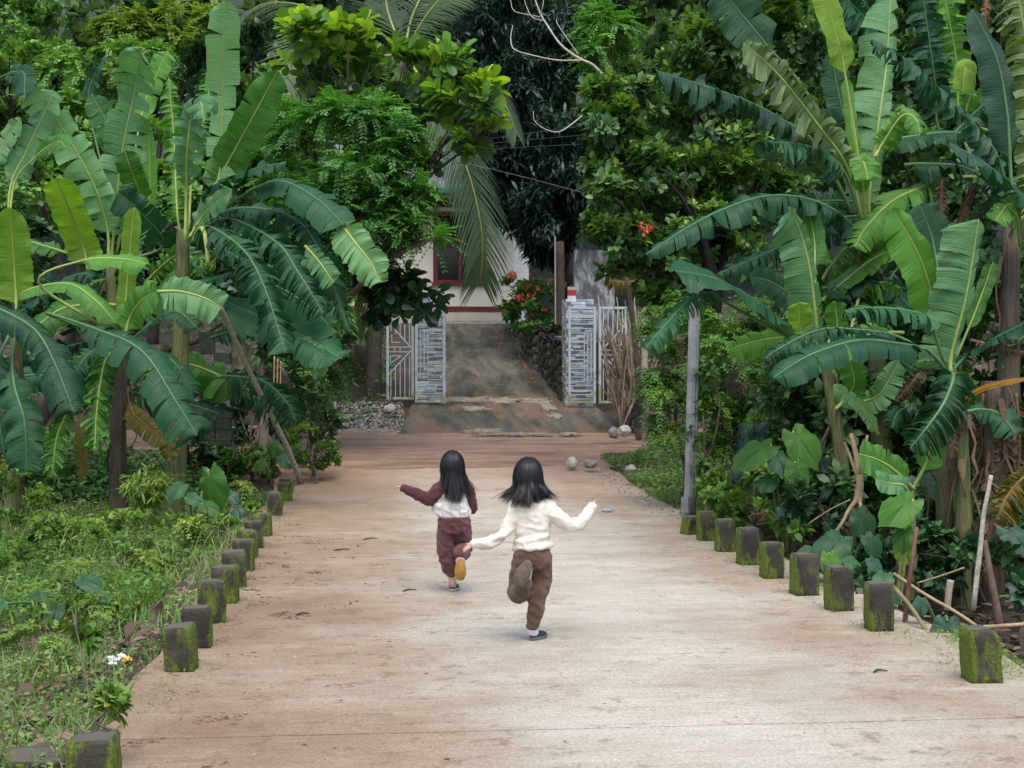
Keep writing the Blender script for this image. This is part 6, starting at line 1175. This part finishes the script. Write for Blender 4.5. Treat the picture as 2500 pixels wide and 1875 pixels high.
tr.build('trousers', BROWN, g1, 0.0075, 3, 0.011, 11.0, lambda c: 0.3 * math.sin(c.z * 130 + c.x * 60) * math.exp(-((c.z - J(1300, 1505).z) / 0.07) ** 2))
f0 = J(1303, 1556); h0 = Vector((J(1297, 1560).x, J(1297, 1560).y, 0.0)); shoe(g1, h0, h0 + (FWH * 0.75 + RT * 0.42).normalized() * 0.165, ZUP, 0.088, SOLEN, NAVY, SOCKW, J(1298, 1528))
shoe(g1, J(1292, 1370, -0.27), J(1262, 1432, -0.245), FWH * 0.95 - ZUP * 0.1, 0.096, SOLEG, NAVY, SOCKW, J(1281, 1420, -0.19))
hair(g1, hc, 1.0, 5, 1500, 0.165, 0.050, Vector((0, 0, 0)), 0.016, 0.5)
# ---------------- child in the checked top
Z = 10.76
g2 = tag(bpy.data.objects.new('person', None), 'child in white top with maroon sleeves and trousers running ahead on the left', 'person', 'children running up the road'); C.objects.link(g2); g2.location = (J(1104, 1445).x, J(1104, 1445).y, 0); ORG[g2.name] = Vector(g2.location)
hc = J(1105, 1138, 0.0); bd = Vol(); head_of(bd, hc, 0.98)
bd.chain([J(1105, 1160), J(1106, 1188)], [0.034, 0.04]); bd.loft([(J(1106, 1186), 0.06, 0.045), (J(1106, 1196), 0.092, 0.056), (J(1106, 1225), 0.088, 0.06), (J(1107, 1250), 0.082, 0.06), (J(1109, 1272), 0.09, 0.07), (J(1109, 1285), 0.085, 0.068)])
for pts, rr in (([J(1074, 1196), J(1045, 1216, -0.03), J(1015, 1205, -0.05), J(983, 1192, -0.06)], [0.036, 0.03, 0.025, 0.018]), ([J(1138, 1196), J(1149, 1222, 0.0), J(1153, 1242, 0.03), J(1145, 1230, 0.16)], [0.032, 0.025, 0.022, 0.016]), ([J(1094, 1280), J(1089, 1330), J(1092, 1362), J(1100, 1395), J(1104, 1426)], [0.052, 0.046, 0.038, 0.03, 0.020]), ([J(1127, 1280), J(1131, 1330, 0.06), J(1129, 1350, 0.11), J(1127, 1352, -0.03), J(1126, 1360, -0.12)], [0.052, 0.046, 0.042, 0.032, 0.016])): bd.chain(pts, rr)
hand(bd, J(984, 1192, -0.06), J(972, 1187, -0.07), -ZUP, 0.06); hand(bd, J(1146, 1228, 0.17), J(1140, 1218, 0.23), FWH, 0.075)
bd.build('body', SKIN, g2, 0.0060, 4); face_of(g2, hc, 0.98)
sw = Vol(); sw.loft([(J(1106, 1180), 0.05, 0.048), (J(1106, 1190), 0.094, 0.064), (J(1105, 1203), 0.112, 0.074), (J(1103, 1222), 0.128, 0.084), (J(1102, 1238), 0.138, 0.090), (J(1106, 1252), 0.132, 0.09), (J(1108, 1262), 0.118, 0.086)]).build('top', CHECK, g2, 0.0075, 3, 0.012, 11.0)
sl_ = Vol(); sl_.chain([J(1106, 1186, -0.02), J(1078, 1194, -0.02), J(1052, 1216, -0.03), J(1040, 1216, -0.035), J(1013, 1204, -0.05), J(985, 1192, -0.06)], [0.052, 0.060, 0.052, 0.046, 0.040, 0.028]); sl_.chain([J(1106, 1186, -0.02), J(1138, 1194, -0.015), J(1149, 1222, -0.0), J(1153, 1243, 0.03), J(1145, 1231, 0.14)], [0.050, 0.048, 0.040, 0.036, 0.029]); sl_.chain([J(1085, 1184, -0.03), J(1106, 1182, -0.05), J(1128, 1184, -0.03)], [0.03, 0.035, 0.03])
sl_.build('sleeves', MARS, g2, 0.0075, 3, 0.010, 13.0)
tr = Vol(); tr.loft([(J(1108, 1256), 0.10, 0.08), (J(1109, 1268), 0.114, 0.088), (J(1110, 1290), 0.118, 0.09), (J(1110, 1302), 0.10, 0.08)])
tr.chain([J(1092, 1296), J(1088, 1332), J(1090, 1360), J(1096, 1384), J(1103, 1399)], [0.068, 0.064, 0.056, 0.052, 0.036]); tr.chain([J(1128, 1296), J(1131, 1332, 0.06), J(1129, 1346, 0.10)], [0.068, 0.064, 0.060]); tr.chain([J(1129, 1346, 0.10), J(1127, 1347, -0.03), J(1126, 1354, -0.12)], [0.060, 0.060, 0.046])
tr.build('trousers', MARN, g2, 0.0075, 3, 0.013, 11.0)
h0 = Vector((J(1103, 1442).x, J(1103, 1442).y, 0.0)); shoe(g2, h0, h0 + (FWH * 0.9 + RT * 0.12).normalized() * 0.16, ZUP, 0.080, SOLEB, DSHOE, SOCKP, J(1105, 1416))
shoe(g2, J(1124, 1363, -0.20), J(1124, 1418, -0.19), FWH, 0.086, SOLEO, DSHOE, SOCKP, J(1126, 1362, -0.13))
hair(g2, hc, 0.98, 9, 1500, 0.25, 0.030, RT * 0.035 - FWH * 0.01, 0.018, 0.5)
# ================================================================ TARO, POLES, ROCKS, LITTER
TARO = {'g': banana_mat('taro_leaf', (0.020, 0.070, 0.028), (0.045, 0.13, 0.045), 0.45, 0.25), 'b': banana_mat('taro_leaf_bright', (0.030, 0.105, 0.014), (0.075, 0.20, 0.026), 0.45, 0.35), 'd': banana_mat('taro_leaf_dark', (0.014, 0.050, 0.028), (0.030, 0.085, 0.045), 0.42, 0.15)}
def taro_leaf(plant, c, size, point, nrm, mt, root, vein=True):
    "heart shaped leaf with a folded midrib and wavy edge on its own stalk"
    c = Vector(c); n = Vector(nrm).normalized(); a = (Vector(point) - n * Vector(point).dot(n)).normalized(); s = a.cross(n); V = []; U = []; NR, NA = 5, 28; ph = rnd.random() * 9
    for i in range(NR + 1):
        r = i / NR
        for k in range(NA):
            t = 2 * math.pi * k / NA; ct, st = math.cos(t), math.sin(t); rad = 0.50 + 0.14 * ct + 0.10 * math.cos(2 * t) - 0.26 * math.exp(-((abs(t - math.pi)) / 0.28) ** 2) + (0.16 if abs(((t + math.pi) % (2 * math.pi)) - math.pi) < 0.1 else 0)
            x, y = st * rad * r * 1.0, ct * rad * r; z = 0.10 * abs(x) - 0.35 * r * r * (0.25 + 0.35 * max(0, ct)) + 0.05 * math.sin(t * 5 + ph) * r * r + 0.022 * math.cos(t * 14) * r
            V.append(c + (s * x + a * y + n * z) * size); U.append((t / 6.28 * 0.22, r * size * 0.3))
    F = [(i * NA + k, i * NA + (k + 1) % NA, (i + 1) * NA + (k + 1) % NA, (i + 1) * NA + k) for i in range(NR) for k in range(NA)]
    lo = mesh('leaf', V, F, TARO[mt], plant, True, uv=U); at_ = c - a * size * 0.22; root = Vector(root)
    MB().tube(curve([root, root.lerp(at_, 0.55) + Vector((0, 0, size * 0.25)), at_ - n * 0.01], 9), [0.016 - 0.001 * i for i in range(9)], 7).build('stalk', RIB['a'] if mt == 'b' else RIB['b'], lo, True)
def taro(label, bpx, Zb, leaves, z0=None):
    b = gbase(bpx, Zb); t = thing('taro_plant', label, 'plant', b, 'taro plants')
    for (px, py, Zl, sz, pt, nr, mt) in leaves:
        d = RT * pt[0] + ZUP * pt[1] - FWH * 0.25; nn = -FWH * nr[0] + ZUP * nr[1] + RT * nr[2]; taro_leaf(t, P(px, py, Zl), sz * Zl / FPX * 0.98, d, nn, mt, b + Vector((rnd.uniform(-0.05, 0.05), rnd.uniform(-0.05, 0.05), 0)))
taro('big bright taro plant right of the pole', 1915, 14.0, [(1950, 1068, 13.6, 105, (0.3, -0.5), (0.8, 0.5, 0.1), 'b'), (1862, 1092, 13.6, 110, (-0.9, -0.5), (0.5, 0.8, -0.2), 'b'), (1945, 1142, 13.4, 75, (0.1, -1), (0.9, 0.4, 0.1), 'b'), (1898, 1115, 13.5, 65, (0.2, -1), (0.7, 0.6, 0), 'g'), (1990, 1120, 13.8, 70, (0.9, -0.3), (0.6, 0.7, 0.2), 'd'), (1880, 1170, 13.6, 55, (-0.5, -0.8), (0.6, 0.7, 0), 'g')])
taro('blue green taro plant behind the fifth right post', 2060, 11.6, [(2043, 1322, 11.2, 100, (-0.6, -0.7), (0.7, 0.6, -0.1), 'g'), (2104, 1262, 11.4, 75, (0.3, -0.9), (0.9, 0.3, 0.1), 'g'), (2027, 1362, 11.0, 62, (0.1, -1), (0.8, 0.5, 0.1), 'b'), (2124, 1318, 11.2, 60, (0.5, -0.8), (0.8, 0.5, 0.2), 'g'), (1985, 1345, 11.3, 66, (-1, -0.4), (0.6, 0.8, -0.1), 'g'), (2075, 1370, 11.0, 50, (0.5, -0.9), (0.7, 0.6, 0.1), 'g'), (2130, 1370, 10.9, 45, (0.4, -0.9), (0.7, 0.6, 0.1), 'd')])
taro('taro plant with the large ribbed leaf among the right banana stems', 2190, 11.2, [(2212, 1228, 10.9, 105, (-0.7, -0.4), (0.6, 0.7, -0.2), 'b'), (2208, 1302, 10.9, 60, (-0.2, -1), (0.8, 0.4, -0.3), 'b'), (2160, 1405, 10.2, 60, (-0.3, -0.9), (0.5, 0.8, 0), 'g'), (2175, 1450, 10.0, 40, (0.6, -0.8), (0.6, 0.7, 0.1), 'g')])
taro('single dark heart leaf hanging between the two nearest right posts', 2300, 9.6, [(2313, 1536, 9.1, 100, (-0.1, -1), (0.95, 0.3, -0.1), 'd'), (2250, 1470, 9.4, 46, (-0.3, -0.9), (0.8, 0.4, 0), 'd')])
taro('taro plant with a tall upright leaf on the left bank', 480, 15.2, [(513, 1165, 15.0, 95, (0.25, -0.8), (0.9, 0.1, -0.5), 'b'), (439, 1188, 15.1, 52, (-0.5, -0.7), (0.7, 0.6, 0), 'g'), (466, 1212, 14.8, 46, (0.8, -0.5), (0.6, 0.7, 0.1), 'g'), (502, 1232, 14.6, 50, (0.9, -0.4), (0.6, 0.8, 0.1), 'b'), (560, 1205, 15.4, 40, (0.5, -0.6), (0.7, 0.7, 0.1), 'd'), (580, 1240, 15, 36, (0.2, -0.9), (0.7, 0.7, 0.1), 'd')])
taro('low taro plant in the left bank grass', 190, 10.6, [(205, 1412, 10.3, 66, (0.7, -0.4), (0.5, 0.85, 0), 'g'), (233, 1446, 10.1, 46, (0.8, -0.6), (0.6, 0.8, 0.1), 'g'), (88, 1456, 10.3, 52, (-0.6, -0.7), (0.5, 0.85, -0.1), 'g'), (137, 1484, 10.0, 54, (-0.1, -1), (0.6, 0.8, 0), 'g'), (0, 1475, 10, 50, (-0.6, -0.7), (0.5, 0.8, 0), 'g')])
taro('small bright taro plant beside the leaning pole', 660, 19.8, [(668, 1088, 19.5, 46, (0.4, -0.8), (0.8, 0.5, 0), 'b'), (690, 1118, 19.4, 40, (0.6, -0.8), (0.7, 0.6, 0.1), 'g'), (640, 1130, 19.4, 34, (-0.6, -0.8), (0.7, 0.6, 0.1), 'b')])
taro('broad dark leaves between the banana stems at the right edge', 2470, 12.8, [(2440, 1110, 12.4, 70, (-0.5, -0.8), (0.8, 0.4, 0), 'd'), (2400, 1290, 12.3, 80, (-0.6, -0.7), (0.7, 0.6, 0), 'd'), (2470, 1300, 12, 90, (0.4, -0.8), (0.7, 0.6, 0), 'd'), (2260, 1420, 12, 60, (0.4, -0.8), (0.7, 0.6, 0), 'd')])
bush('seedling_weed', 'bright fern leaved weed standing in the left bank', [(150, 1262, 14.2, 50, 30, 0.3, 26), (120, 1300, 14.0, 40, 26, 0.3, 20), (195, 1300, 14.0, 34, 26, 0.3, 16)], G_BRIGHT, 'p', 0.20, (0.30, 0.2, 0.2), 7, 1.0, 0.012, 'plant')
bush('seedling_weed', 'second fern leaved weed right of the bright one', [(255, 1258, 14.6, 40, 26, 0.3, 22), (230, 1290, 14.4, 40, 26, 0.3, 18)], G_WEED, 'p', 0.20, (0.7, 0.2, 0.2), 7, 1.0, 0.012, 'plant')
bush('bamboo_grass', 'pale tuft of bamboo like grass on the left bank', [(365, 1170, 15.8, 40, 34, 0.35, 46), (350, 1215, 15.6, 26, 40, 0.3, 30)], G_WEED, 'd', 0.13, (0.85, 0.15, 0.15), 9, 1.2, 0.012, 'plant')
for lab, pts in (('leafy weeds in the middle of the left bank', [(330, 1290, 13.4, 60, 35, 0.4, 40), (420, 1290, 13.6, 50, 35, 0.4, 36), (380, 1350, 12.4, 60, 30, 0.4, 40)]), ('leafy weeds beside the tenth left post', [(560, 1300, 14.6, 45, 26, 0.35, 40), (600, 1265, 15.6, 40, 26, 0.35, 36), (520, 1350, 13.4, 40, 22, 0.3, 30)]), ('leafy weeds at the left picture edge', [(40, 1350, 12.6, 60, 40, 0.4, 40), (60, 1250, 14.4, 60, 50, 0.4, 46), (20, 1190, 15.5, 60, 50, 0.4, 40)]), ('low weeds behind the nearest left post', [(250, 1745, 6.0, 36, 26, 0.12, 24), (180, 1560, 7.8, 50, 14, 0.2, 24)])):
    bush('roadside_weed', lab, pts, G_WEED, 'r', 0.075, (0.5, 0.2, 0.2), 7, 1.3, 0.008, 'plant')
# thin dry stems standing in the weeds
STRAW = simple('dry_straw', (0.28, 0.25, 0.13), 0.8, 0.3, 20); TANW = simple('tan_bamboo', (0.30, 0.22, 0.12), 0.6, 0.3, 9); LICH = simple('lichened_pole', (0.33, 0.32, 0.25), 0.9, 0.45, 24, 0, 0.004); REDW = simple('red_brown_stake', (0.115, 0.055, 0.034), 0.8, 0.3, 9)
st = MB()
for i in range(46):
    px, py = rnd.uniform(120, 560), rnd.uniform(1260, 1420); Zs = 1.75 * FPX / (py - 893); b = gbase(px, Zs); h = rnd.uniform(0.12, 0.4); st.tube(curve([b, b + Vector((rnd.uniform(-0.04, 0.04), 0, h * 0.6)), b + Vector((rnd.uniform(-0.12, 0.12), rnd.uniform(-0.1, 0.1), h))], 5), [0.004, 0.004, 0.003, 0.003, 0.002], 5)
tag(st.build('dry_stems', STRAW), 'thin dry straw stems standing among the left bank weeds', 'weeds', kind='stuff')
def pole(name, label, pts, r0, r1, mt, cat='pole', group=None, n=8, wob=0.06):
    w3 = [P(*p) for p in pts]; o = MB().tube(curve(w3, 12), [r0 + (r1 - r0) * i / 11 for i in range(12)], n, wob=wob).build(name, mt, None, True); return tag(o, label, cat, group)
pole('leaning_pole', 'long lichened pole leaning left against the banana leaves', [(735, 1182, 19.7), (700, 1090, 19.0), (620, 930, 17.8), (565, 810, 16.9), (533, 738, 16.3)], 0.040, 0.028, LICH)
pole('wooden_stake', 'grey stump of a post beside the leaning pole', [(643, 1125, 20.4), (644, 1050, 20.4), (646, 995, 20.4)], 0.075, 0.065, simple('grey_weathered_wood', (0.20, 0.175, 0.135), 0.9, 0.3, 12), 'post')
pole('wooden_stake', 'dark brown post behind the paddle leaf shrub', [(697, 1085, 21.0), (697, 980, 21.0), (699, 905, 21.0)], 0.075, 0.07, WOOD, 'post')
for i, px in enumerate((668, 676, 684, 690)): pole('bamboo_stake', f'{["first", "second", "third", "fourth"][i]} thin bamboo stake from the left above the dark brown post', [(px, 985, 21.2), (px + 1, 920, 21.2), (px + 2, 870 + i * 6, 21.2)], 0.014, 0.012, TANW, 'stake', 'bamboo stakes behind the leaning pole')
pole('lichened_pole', 'pale lichen covered pole standing behind the nearest right post', [(2376, 1490, 9.9), (2394, 1330, 9.9), (2403, 1250, 9.9), (2420, 1160, 9.9)], 0.020, 0.014, LICH)
pole('wooden_stake', 'red brown stake behind the second right post', [(2206, 1560, 9.5), (2214, 1470, 9.5), (2228, 1360, 9.5), (2238, 1288, 9.6)], 0.018, 0.014, REDW, 'stake')
pole('wooden_stake', 'brown tapered trunk piece right of the lichened pole', [(2440, 1530, 10.2), (2425, 1440, 10.2), (2404, 1320, 10.3)], 0.034, 0.018, simple('brown_sheath', (0.11, 0.07, 0.05), 0.8, 0.4, 9), 'stake')
pole('wooden_stake', 'short pale cut stub left of the lichened pole', [(2312, 1490, 10.2), (2316, 1450, 10.2), (2321, 1416, 10.2)], 0.024, 0.026, simple('pale_cut_wood', (0.30, 0.24, 0.19), 0.85, 0.2, 12), 'stub')
pole('bamboo_pole', 'long tan bamboo cane sloping behind the second right post', [(2182, 1400, 10.0), (2260, 1452, 9.8), (2330, 1492, 9.6), (2386, 1530, 9.5)], 0.010, 0.012, TANW, 'cane')
pole('bamboo_pole', 'green brown cane lying down to the gap between right posts', [(2180, 1430, 9.6), (2222, 1480, 9.4), (2262, 1540, 9.2), (2292, 1582, 9.1)], 0.013, 0.015, simple('green_brown_cane', (0.17, 0.15, 0.07), 0.6, 0.3, 9), 'cane')
pole('bamboo_pole', 'tan cane lying on the nearest right post', [(2400, 1531, 8.3), (2450, 1528, 8.4), (2530, 1522, 8.5)], 0.012, 0.012, TANW, 'cane')
pole('bamboo_pole', 'thin cane crossing below the green banana stem', [(2238, 1424, 10.2), (2300, 1405, 10.1), (2354, 1386, 10.0)], 0.007, 0.006, TANW, 'cane')
pole('bamboo_pole', 'thin dry cane leaning left of the pruned stump', [(1975, 1278, 12.6), (2025, 1245, 12.5), (2076, 1220, 12.4)], 0.007, 0.006, TANW, 'cane')
b = P(2082, 1275, 12.6); t = thing('pruned_stump', 'pruned tan shrub stump with spreading roots behind the right posts', 'stump', b)
for pts, r0, r1 in (([(2080, 1285, 12.6), (2098, 1200, 12.6), (2095, 1130, 12.6), (2078, 1060, 12.7)], 0.045, 0.02), ([(2096, 1160, 12.6), (2108, 1120, 12.5), (2118, 1062, 12.5)], 0.026, 0.012), ([(2098, 1170, 12.6), (2070, 1100, 12.7), (2062, 1080, 12.7)], 0.02, 0.01), ([(2096, 1215, 12.6), (2072, 1245, 12.4), (2050, 1290, 12.3)], 0.024, 0.008), ([(2096, 1215, 12.6), (2104, 1250, 12.4), (2100, 1300, 12.3)], 0.022, 0.01), ([(2095, 1210, 12.6), (2040, 1300, 12.4), (2000, 1325, 12.2)], 0.02, 0.012)):
    MB().tube(curve([P(*p) for p in pts], 8), [r0 + (r1 - r0) * i / 7 for i in range(8)], 7, wob=0.1).build('limb', TANW, t, True)
# ---- rocks
ROCKW = simple('pale_rock', (0.44, 0.41, 0.35), 0.85, 0.3, 8, 0, 0.01); ROCKG = simple('grey_rock', (0.22, 0.21, 0.18), 0.9, 0.4, 8, 0, 0.01)
def rk(label, px, py, Zr, wpx, hpx, mt, seed):
    c = P(px, py, Zr); k = Zr / FPX / 2; tag(rock('rock', (c.x, c.y, c.z), (wpx * k, wpx * k * 0.8, hpx * k), seed, mt, None, seed), label, 'rock', 'rocks beside the road')
rk('white rock on the gravel left of the driveway', 952, 998, 26.9, 36, 22, ROCKW, 1.0); rk('pointed pale rock at the right end of the concrete road', 1396, 1130, 21.2, 34, 34, ROCKW, 2.0); rk('grey rock beside the pointed pale rock', 1440, 1132, 21.0, 36, 24, ROCKG, 3.3); rk('pale rock under the brushwood bundle', 1525, 1052, 24.5, 40, 28, ROCKW, 4.1); rk('grey rock at the right corner of the apron', 1498, 1056, 25.2, 28, 30, ROCKG, 5.7)
rk('flat pale rock at the foot of the leaning pole', 772, 1172, 20.2, 44, 16, ROCKG, 6.2); rk('larger pale rock by the left road corner', 795, 1182, 19.9, 40, 14, ROCKG, 7.9); rk('small rock half hidden in the right bank grass', 1540, 1145, 19.6, 30, 24, ROCKG, 8.8)
# ---- loose stones, crumbs of mud, flecks
def crumbs(name, label, n, region, mts, smin, smax, flat=0.6, cat='stones', lift=0.0, zf=gh):
    V, F = lump(1, 3.0); f = [[], []]; k = len(V); FA = np.array(F); Vs = []; Fs = []; T = []
    for i in range(n):
        x, y = region(); s = smin + (smax - smin) * rnd.random() ** 2.5; a = rnd.random() * 6.28; ca, sa = math.cos(a), math.sin(a); W = V * np.array([s, s * rnd.uniform(0.5, 1), s * flat]); W = np.stack([W[:, 0] * ca - W[:, 1] * sa, W[:, 0] * sa + W[:, 1] * ca, W[:, 2]], 1) + np.array([x, y, zf(x, y) + lift + s * flat * 0.3]); Vs.append(W); Fs.append(FA + i * k); T += [rnd.random()] * k
    return tag(mesh(name, np.concatenate(Vs), np.concatenate(Fs), mts, None, False, tint=T), label, cat, kind='stuff')
GRAV = foliage('pale_gravel', [(0.14, 0.115, 0.09), (0.27, 0.245, 0.21), (0.42, 0.39, 0.35)], 0.85, 0.0); MUDC = foliage('mud_crumb', [(0.085, 0.05, 0.032), (0.15, 0.09, 0.055), (0.20, 0.13, 0.085)], 0.9, 0.0); GRIT = foliage('pale_grit', [(0.4, 0.36, 0.3), (0.6, 0.58, 0.54), (0.72, 0.7, 0.66)], 0.8, 0.0)
def rz_(x, y): return rise(y)
def rg1():
    p = P(rnd.uniform(800, 985), 900, rnd.uniform(25.6, 28.2)); return p.x, p.y
crumbs('gravel', 'heap of pale gravel left of the driveway apron', 1800, rg1, GRAV, 0.012, 0.04, 0.7, 'gravel', 0.03)
def rg2(): return rnd.gauss(3.52, 0.14), rnd.uniform(15.5, 21.5)
crumbs('gravel', 'wet gravel and grit along the right road edge', 450, rg2, GRAV, 0.006, 0.022, 0.5, 'gravel', 0.005, rz_)
def rg3():
    while True:
        x, y = -1.05 + abs(rnd.gauss(0, 0.5)), 4.5 + 11 * rnd.random()
        if fbm(x * 3.5, y * 3.5, 7.0) > 0.25 + 0.25 * rnd.random(): return x, y
crumbs('mud_crumbs', 'crumbs of mud along the left road edge', 2000, rg3, MUDC, 0.003, 0.020, 0.16, 'mud', 0.0, rz_)
def rg4(): return rnd.uniform(-0.9, 3.3), 5 + 15 * rnd.random() ** 1.2
crumbs('mud_crumbs', 'sparse specks of mud over the road', 700, rg4, MUDC, 0.002, 0.008, 0.25, 'mud', 0.0, rz_)
def rg5(): return (rnd.gauss(3.25, 0.2), rnd.uniform(7.5, 14)) if rnd.random() < 0.6 else (rnd.uniform(-1, 3.3), rnd.uniform(5, 20))
crumbs('pale_grit', 'pale grit and flecks on the road', 600, rg5, GRIT, 0.003, 0.010, 0.3, 'grit', 0.0, rz_)
def rg6():
    p = P(rnd.gauss(1222, 9), 800, 34 + 3 * rnd.random()); q = P(rnd.gauss(1300, 30), 900, 30 + 3.5 * rnd.random()); p = p if rnd.random() < 0.5 else q; return min(p.x, 3.5), p.y
crumbs('fallen_petals', 'fallen orange petals and leaves beside the driveway wall', 260, rg6, foliage('fallen_petal', [(0.45, 0.10, 0.05), (0.42, 0.2, 0.12), (0.35, 0.28, 0.18)], 0.8, 0.1), 0.02, 0.05, 0.25, 'petals', 0.06, rz_)
DLEAF = foliage('dead_leaf_litter', [(0.05, 0.032, 0.02), (0.12, 0.075, 0.042), (0.24, 0.16, 0.08)], 0.9, 0.05)
def litter(name, label, n, region):
    p = np.array([(lambda q: (q[0], q[1], gh(q[0], q[1]) + 0.02 + 0.04 * rnd.random()))(region()) for _ in range(n)]); f = Fol(); d = unit(rs.normal(size=(n, 3)) * np.array([1, 1, 0.25])); f.put(ELLI, p, d, VUP + rs.normal(size=(n, 3)) * 0.3, rs.uniform(0.04, 0.15, n), rs.rand(n)); tag(f.build(name, DLEAF), label, 'leaf litter', kind='stuff')
litter('leaf_litter', 'dry leaf litter behind the right posts', 2600, lambda: (rnd.uniform(3.7, 7), rnd.uniform(7, 14.5)))
litter('leaf_litter', 'dry leaf litter under the left banana plants', 2200, lambda: (rnd.uniform(-6, -1.6), rnd.uniform(15, 21.5)))
litter('leaf_litter', 'brown scraps among the grass of the left bank', 700, lambda: (-1.2 - abs(rnd.gauss(0, 0.7)), rnd.uniform(4.2, 11)))
# twigs lying on the road
BLACKT = simple('dark_twig', (0.025, 0.02, 0.018), 0.8, 0.3, 20)
for i, (px, py, L_, lab) in enumerate(((835, 1343, 40, 'black twig on the road left of the children'), (1000, 1442, 34, 'thin twig on the road left of the farther child'), (905, 1316, 36, 'thin twig on the far left of the road'), (740, 1500, 30, 'short twig on the muddy left side of the road'), (2150, 1640, 34, 'dry twig at the right edge of the road'))):
    a, c = G(px - L_ / 2, py + 1, 0.006), G(px + L_ / 2, py - 2, 0.008); tag(MB().tube(curve([a, a.lerp(c, 0.5) + Vector((0, 0.03, 0.004)), c], 6), [0.004, 0.006, 0.006, 0.005, 0.004, 0.003], 6, wob=0.2).build('twig', BLACKT), lab, 'twig', 'twigs on the road')
# plastic litter
def crumple(name, label, c, size, mt, seed):
    V, F = lump(3, seed, 0.55); V = np.array([(v[0] * (1 + 0.3 * fbm(v[1] * 3, v[2] * 3, seed)), v[1], v[2]) for v in V]) * np.array(size) + np.array(c); return tag(mesh(name, V, F, mt), label, 'litter')
PLAS = simple('white_plastic', (0.62, 0.63, 0.63), 0.35, 0.1, 20)
c = G(288, 1605, 0.0); bag = crumple('plastic_bag', 'crumpled white plastic bag in the left bank grass', (c.x, c.y, gh(c.x, c.y) + 0.05), (0.06, 0.04, 0.035), PLAS, 3.0); c = G(312, 1612, 0.0); crumple('sweet_wrapper', 'small yellow wrapper beside the white plastic bag', (c.x, c.y - 0.03, gh(c.x, c.y) + 0.05), (0.022, 0.02, 0.02), simple('yellow_wrapper', (0.6, 0.4, 0.05), 0.4, 0.2, 30), 5.0)
c = G(1484, 1250, 0.0); crumple('plastic_bag', 'clear plastic bag at the right edge of the road', (c.x, c.y, 0.02), (0.06, 0.05, 0.018), simple('clear_plastic', (0.30, 0.33, 0.36), 0.2, 0.1, 20), 8.0)
# dark green netting draped in the hedge
m, nt, b_, o = newmat('green_netting'); b_.inputs['Base Color'].default_value = (0.02, 0.05, 0.05, 1); b_.inputs['Roughness'].default_value = 0.8; tp_ = nd(nt, 'BsdfTransparent'); ck = nd(nt, 'TexChecker', None, Vector=pos(nt), Scale=140.0); mx = nd(nt, 'MixShader', None, i0=mth(nt, 'MULTIPLY_ADD', ck.outputs['Fac'], 0.45, 0.05), i1=b_.outputs[0], i2=tp_.outputs[0]); nt.links.new(mx.outputs[0], o.inputs[0]); NETM = m
def net(label, pts, Zn, seed):
    nu, nv = 14, 14; (ax, ay), (bx, by), (cx, cy), (dx, dy) = pts; V = []
    for i in range(nu + 1):
        for j in range(nv + 1):
            u, v = i / nu, j / nv; px = (ax * (1 - u) + bx * u) * (1 - v) + (dx * (1 - u) + cx * u) * v; py = (ay * (1 - u) + by * u) * (1 - v) + (dy * (1 - u) + cy * u) * v; V.append(P(px + 10 * fbm(u * 3, v * 3, seed), py + 8 * fbm(u * 3, v * 3, seed + 5), Zn + 0.18 * fbm(u * 4 + seed, v * 2.5, seed)))
    F = [(i * (nv + 1) + j, i * (nv + 1) + j + 1, (i + 1) * (nv + 1) + j + 1, (i + 1) * (nv + 1) + j) for i in range(nu) for j in range(nv)]
    tag(mesh('netting', V, F, NETM, None, True), label, 'net', 'green netting in the right hedge')
net('dark green netting at the foot of the brushwood bundle', [(1565, 960), (1582, 985), (1570, 1050), (1525, 1035)], 22.0, 1.0); net('dark green netting hanging behind the big bright taro', [(1800, 1040), (1880, 1030), (1850, 1160), (1785, 1170)], 14.6, 4.0)
# wires over the yard
WIRE = simple('black_wire', (0.02, 0.02, 0.022), 0.6)
for lab, pts, mt, r in (('upper of three dark wires in front of the dark tree', [(1125, 347, 29), (1220, 335, 29.2), (1420, 308, 29.6)], WIRE, 0.008), ('middle of three dark wires in front of the dark tree', [(1120, 360, 29), (1220, 348, 29.2), (1420, 330, 29.6)], WIRE, 0.008), ('lowest of three dark wires in front of the dark tree', [(1120, 366, 29), (1220, 362, 29.2), (1420, 352, 29.6)], WIRE, 0.008), ('pale sagging wire below the dark wires', [(1060, 375, 27), (1140, 398, 27.2), (1290, 435, 27.6), (1440, 475, 28)], simple('pale_wire', (0.16, 0.16, 0.14), 0.6), 0.005)):
    tag(MB().tube(curve([P(*p) for p in pts], 16), r, 5).build('overhead_wire', mt), lab, 'wire', 'wires over the yard')
# dry leaf hung over the brushwood
t = thing('dry_banana_leaf', 'drooping brown and yellow dry leaf above the brushwood bundle', 'leaf', P(1590, 700, 24.0)); bleaf(t, [(1600, 705), (1560, 690), (1520, 688), (1478, 684)], 25.6, 56, 'old', 0.8, 0, 0.0, 'up', 70)
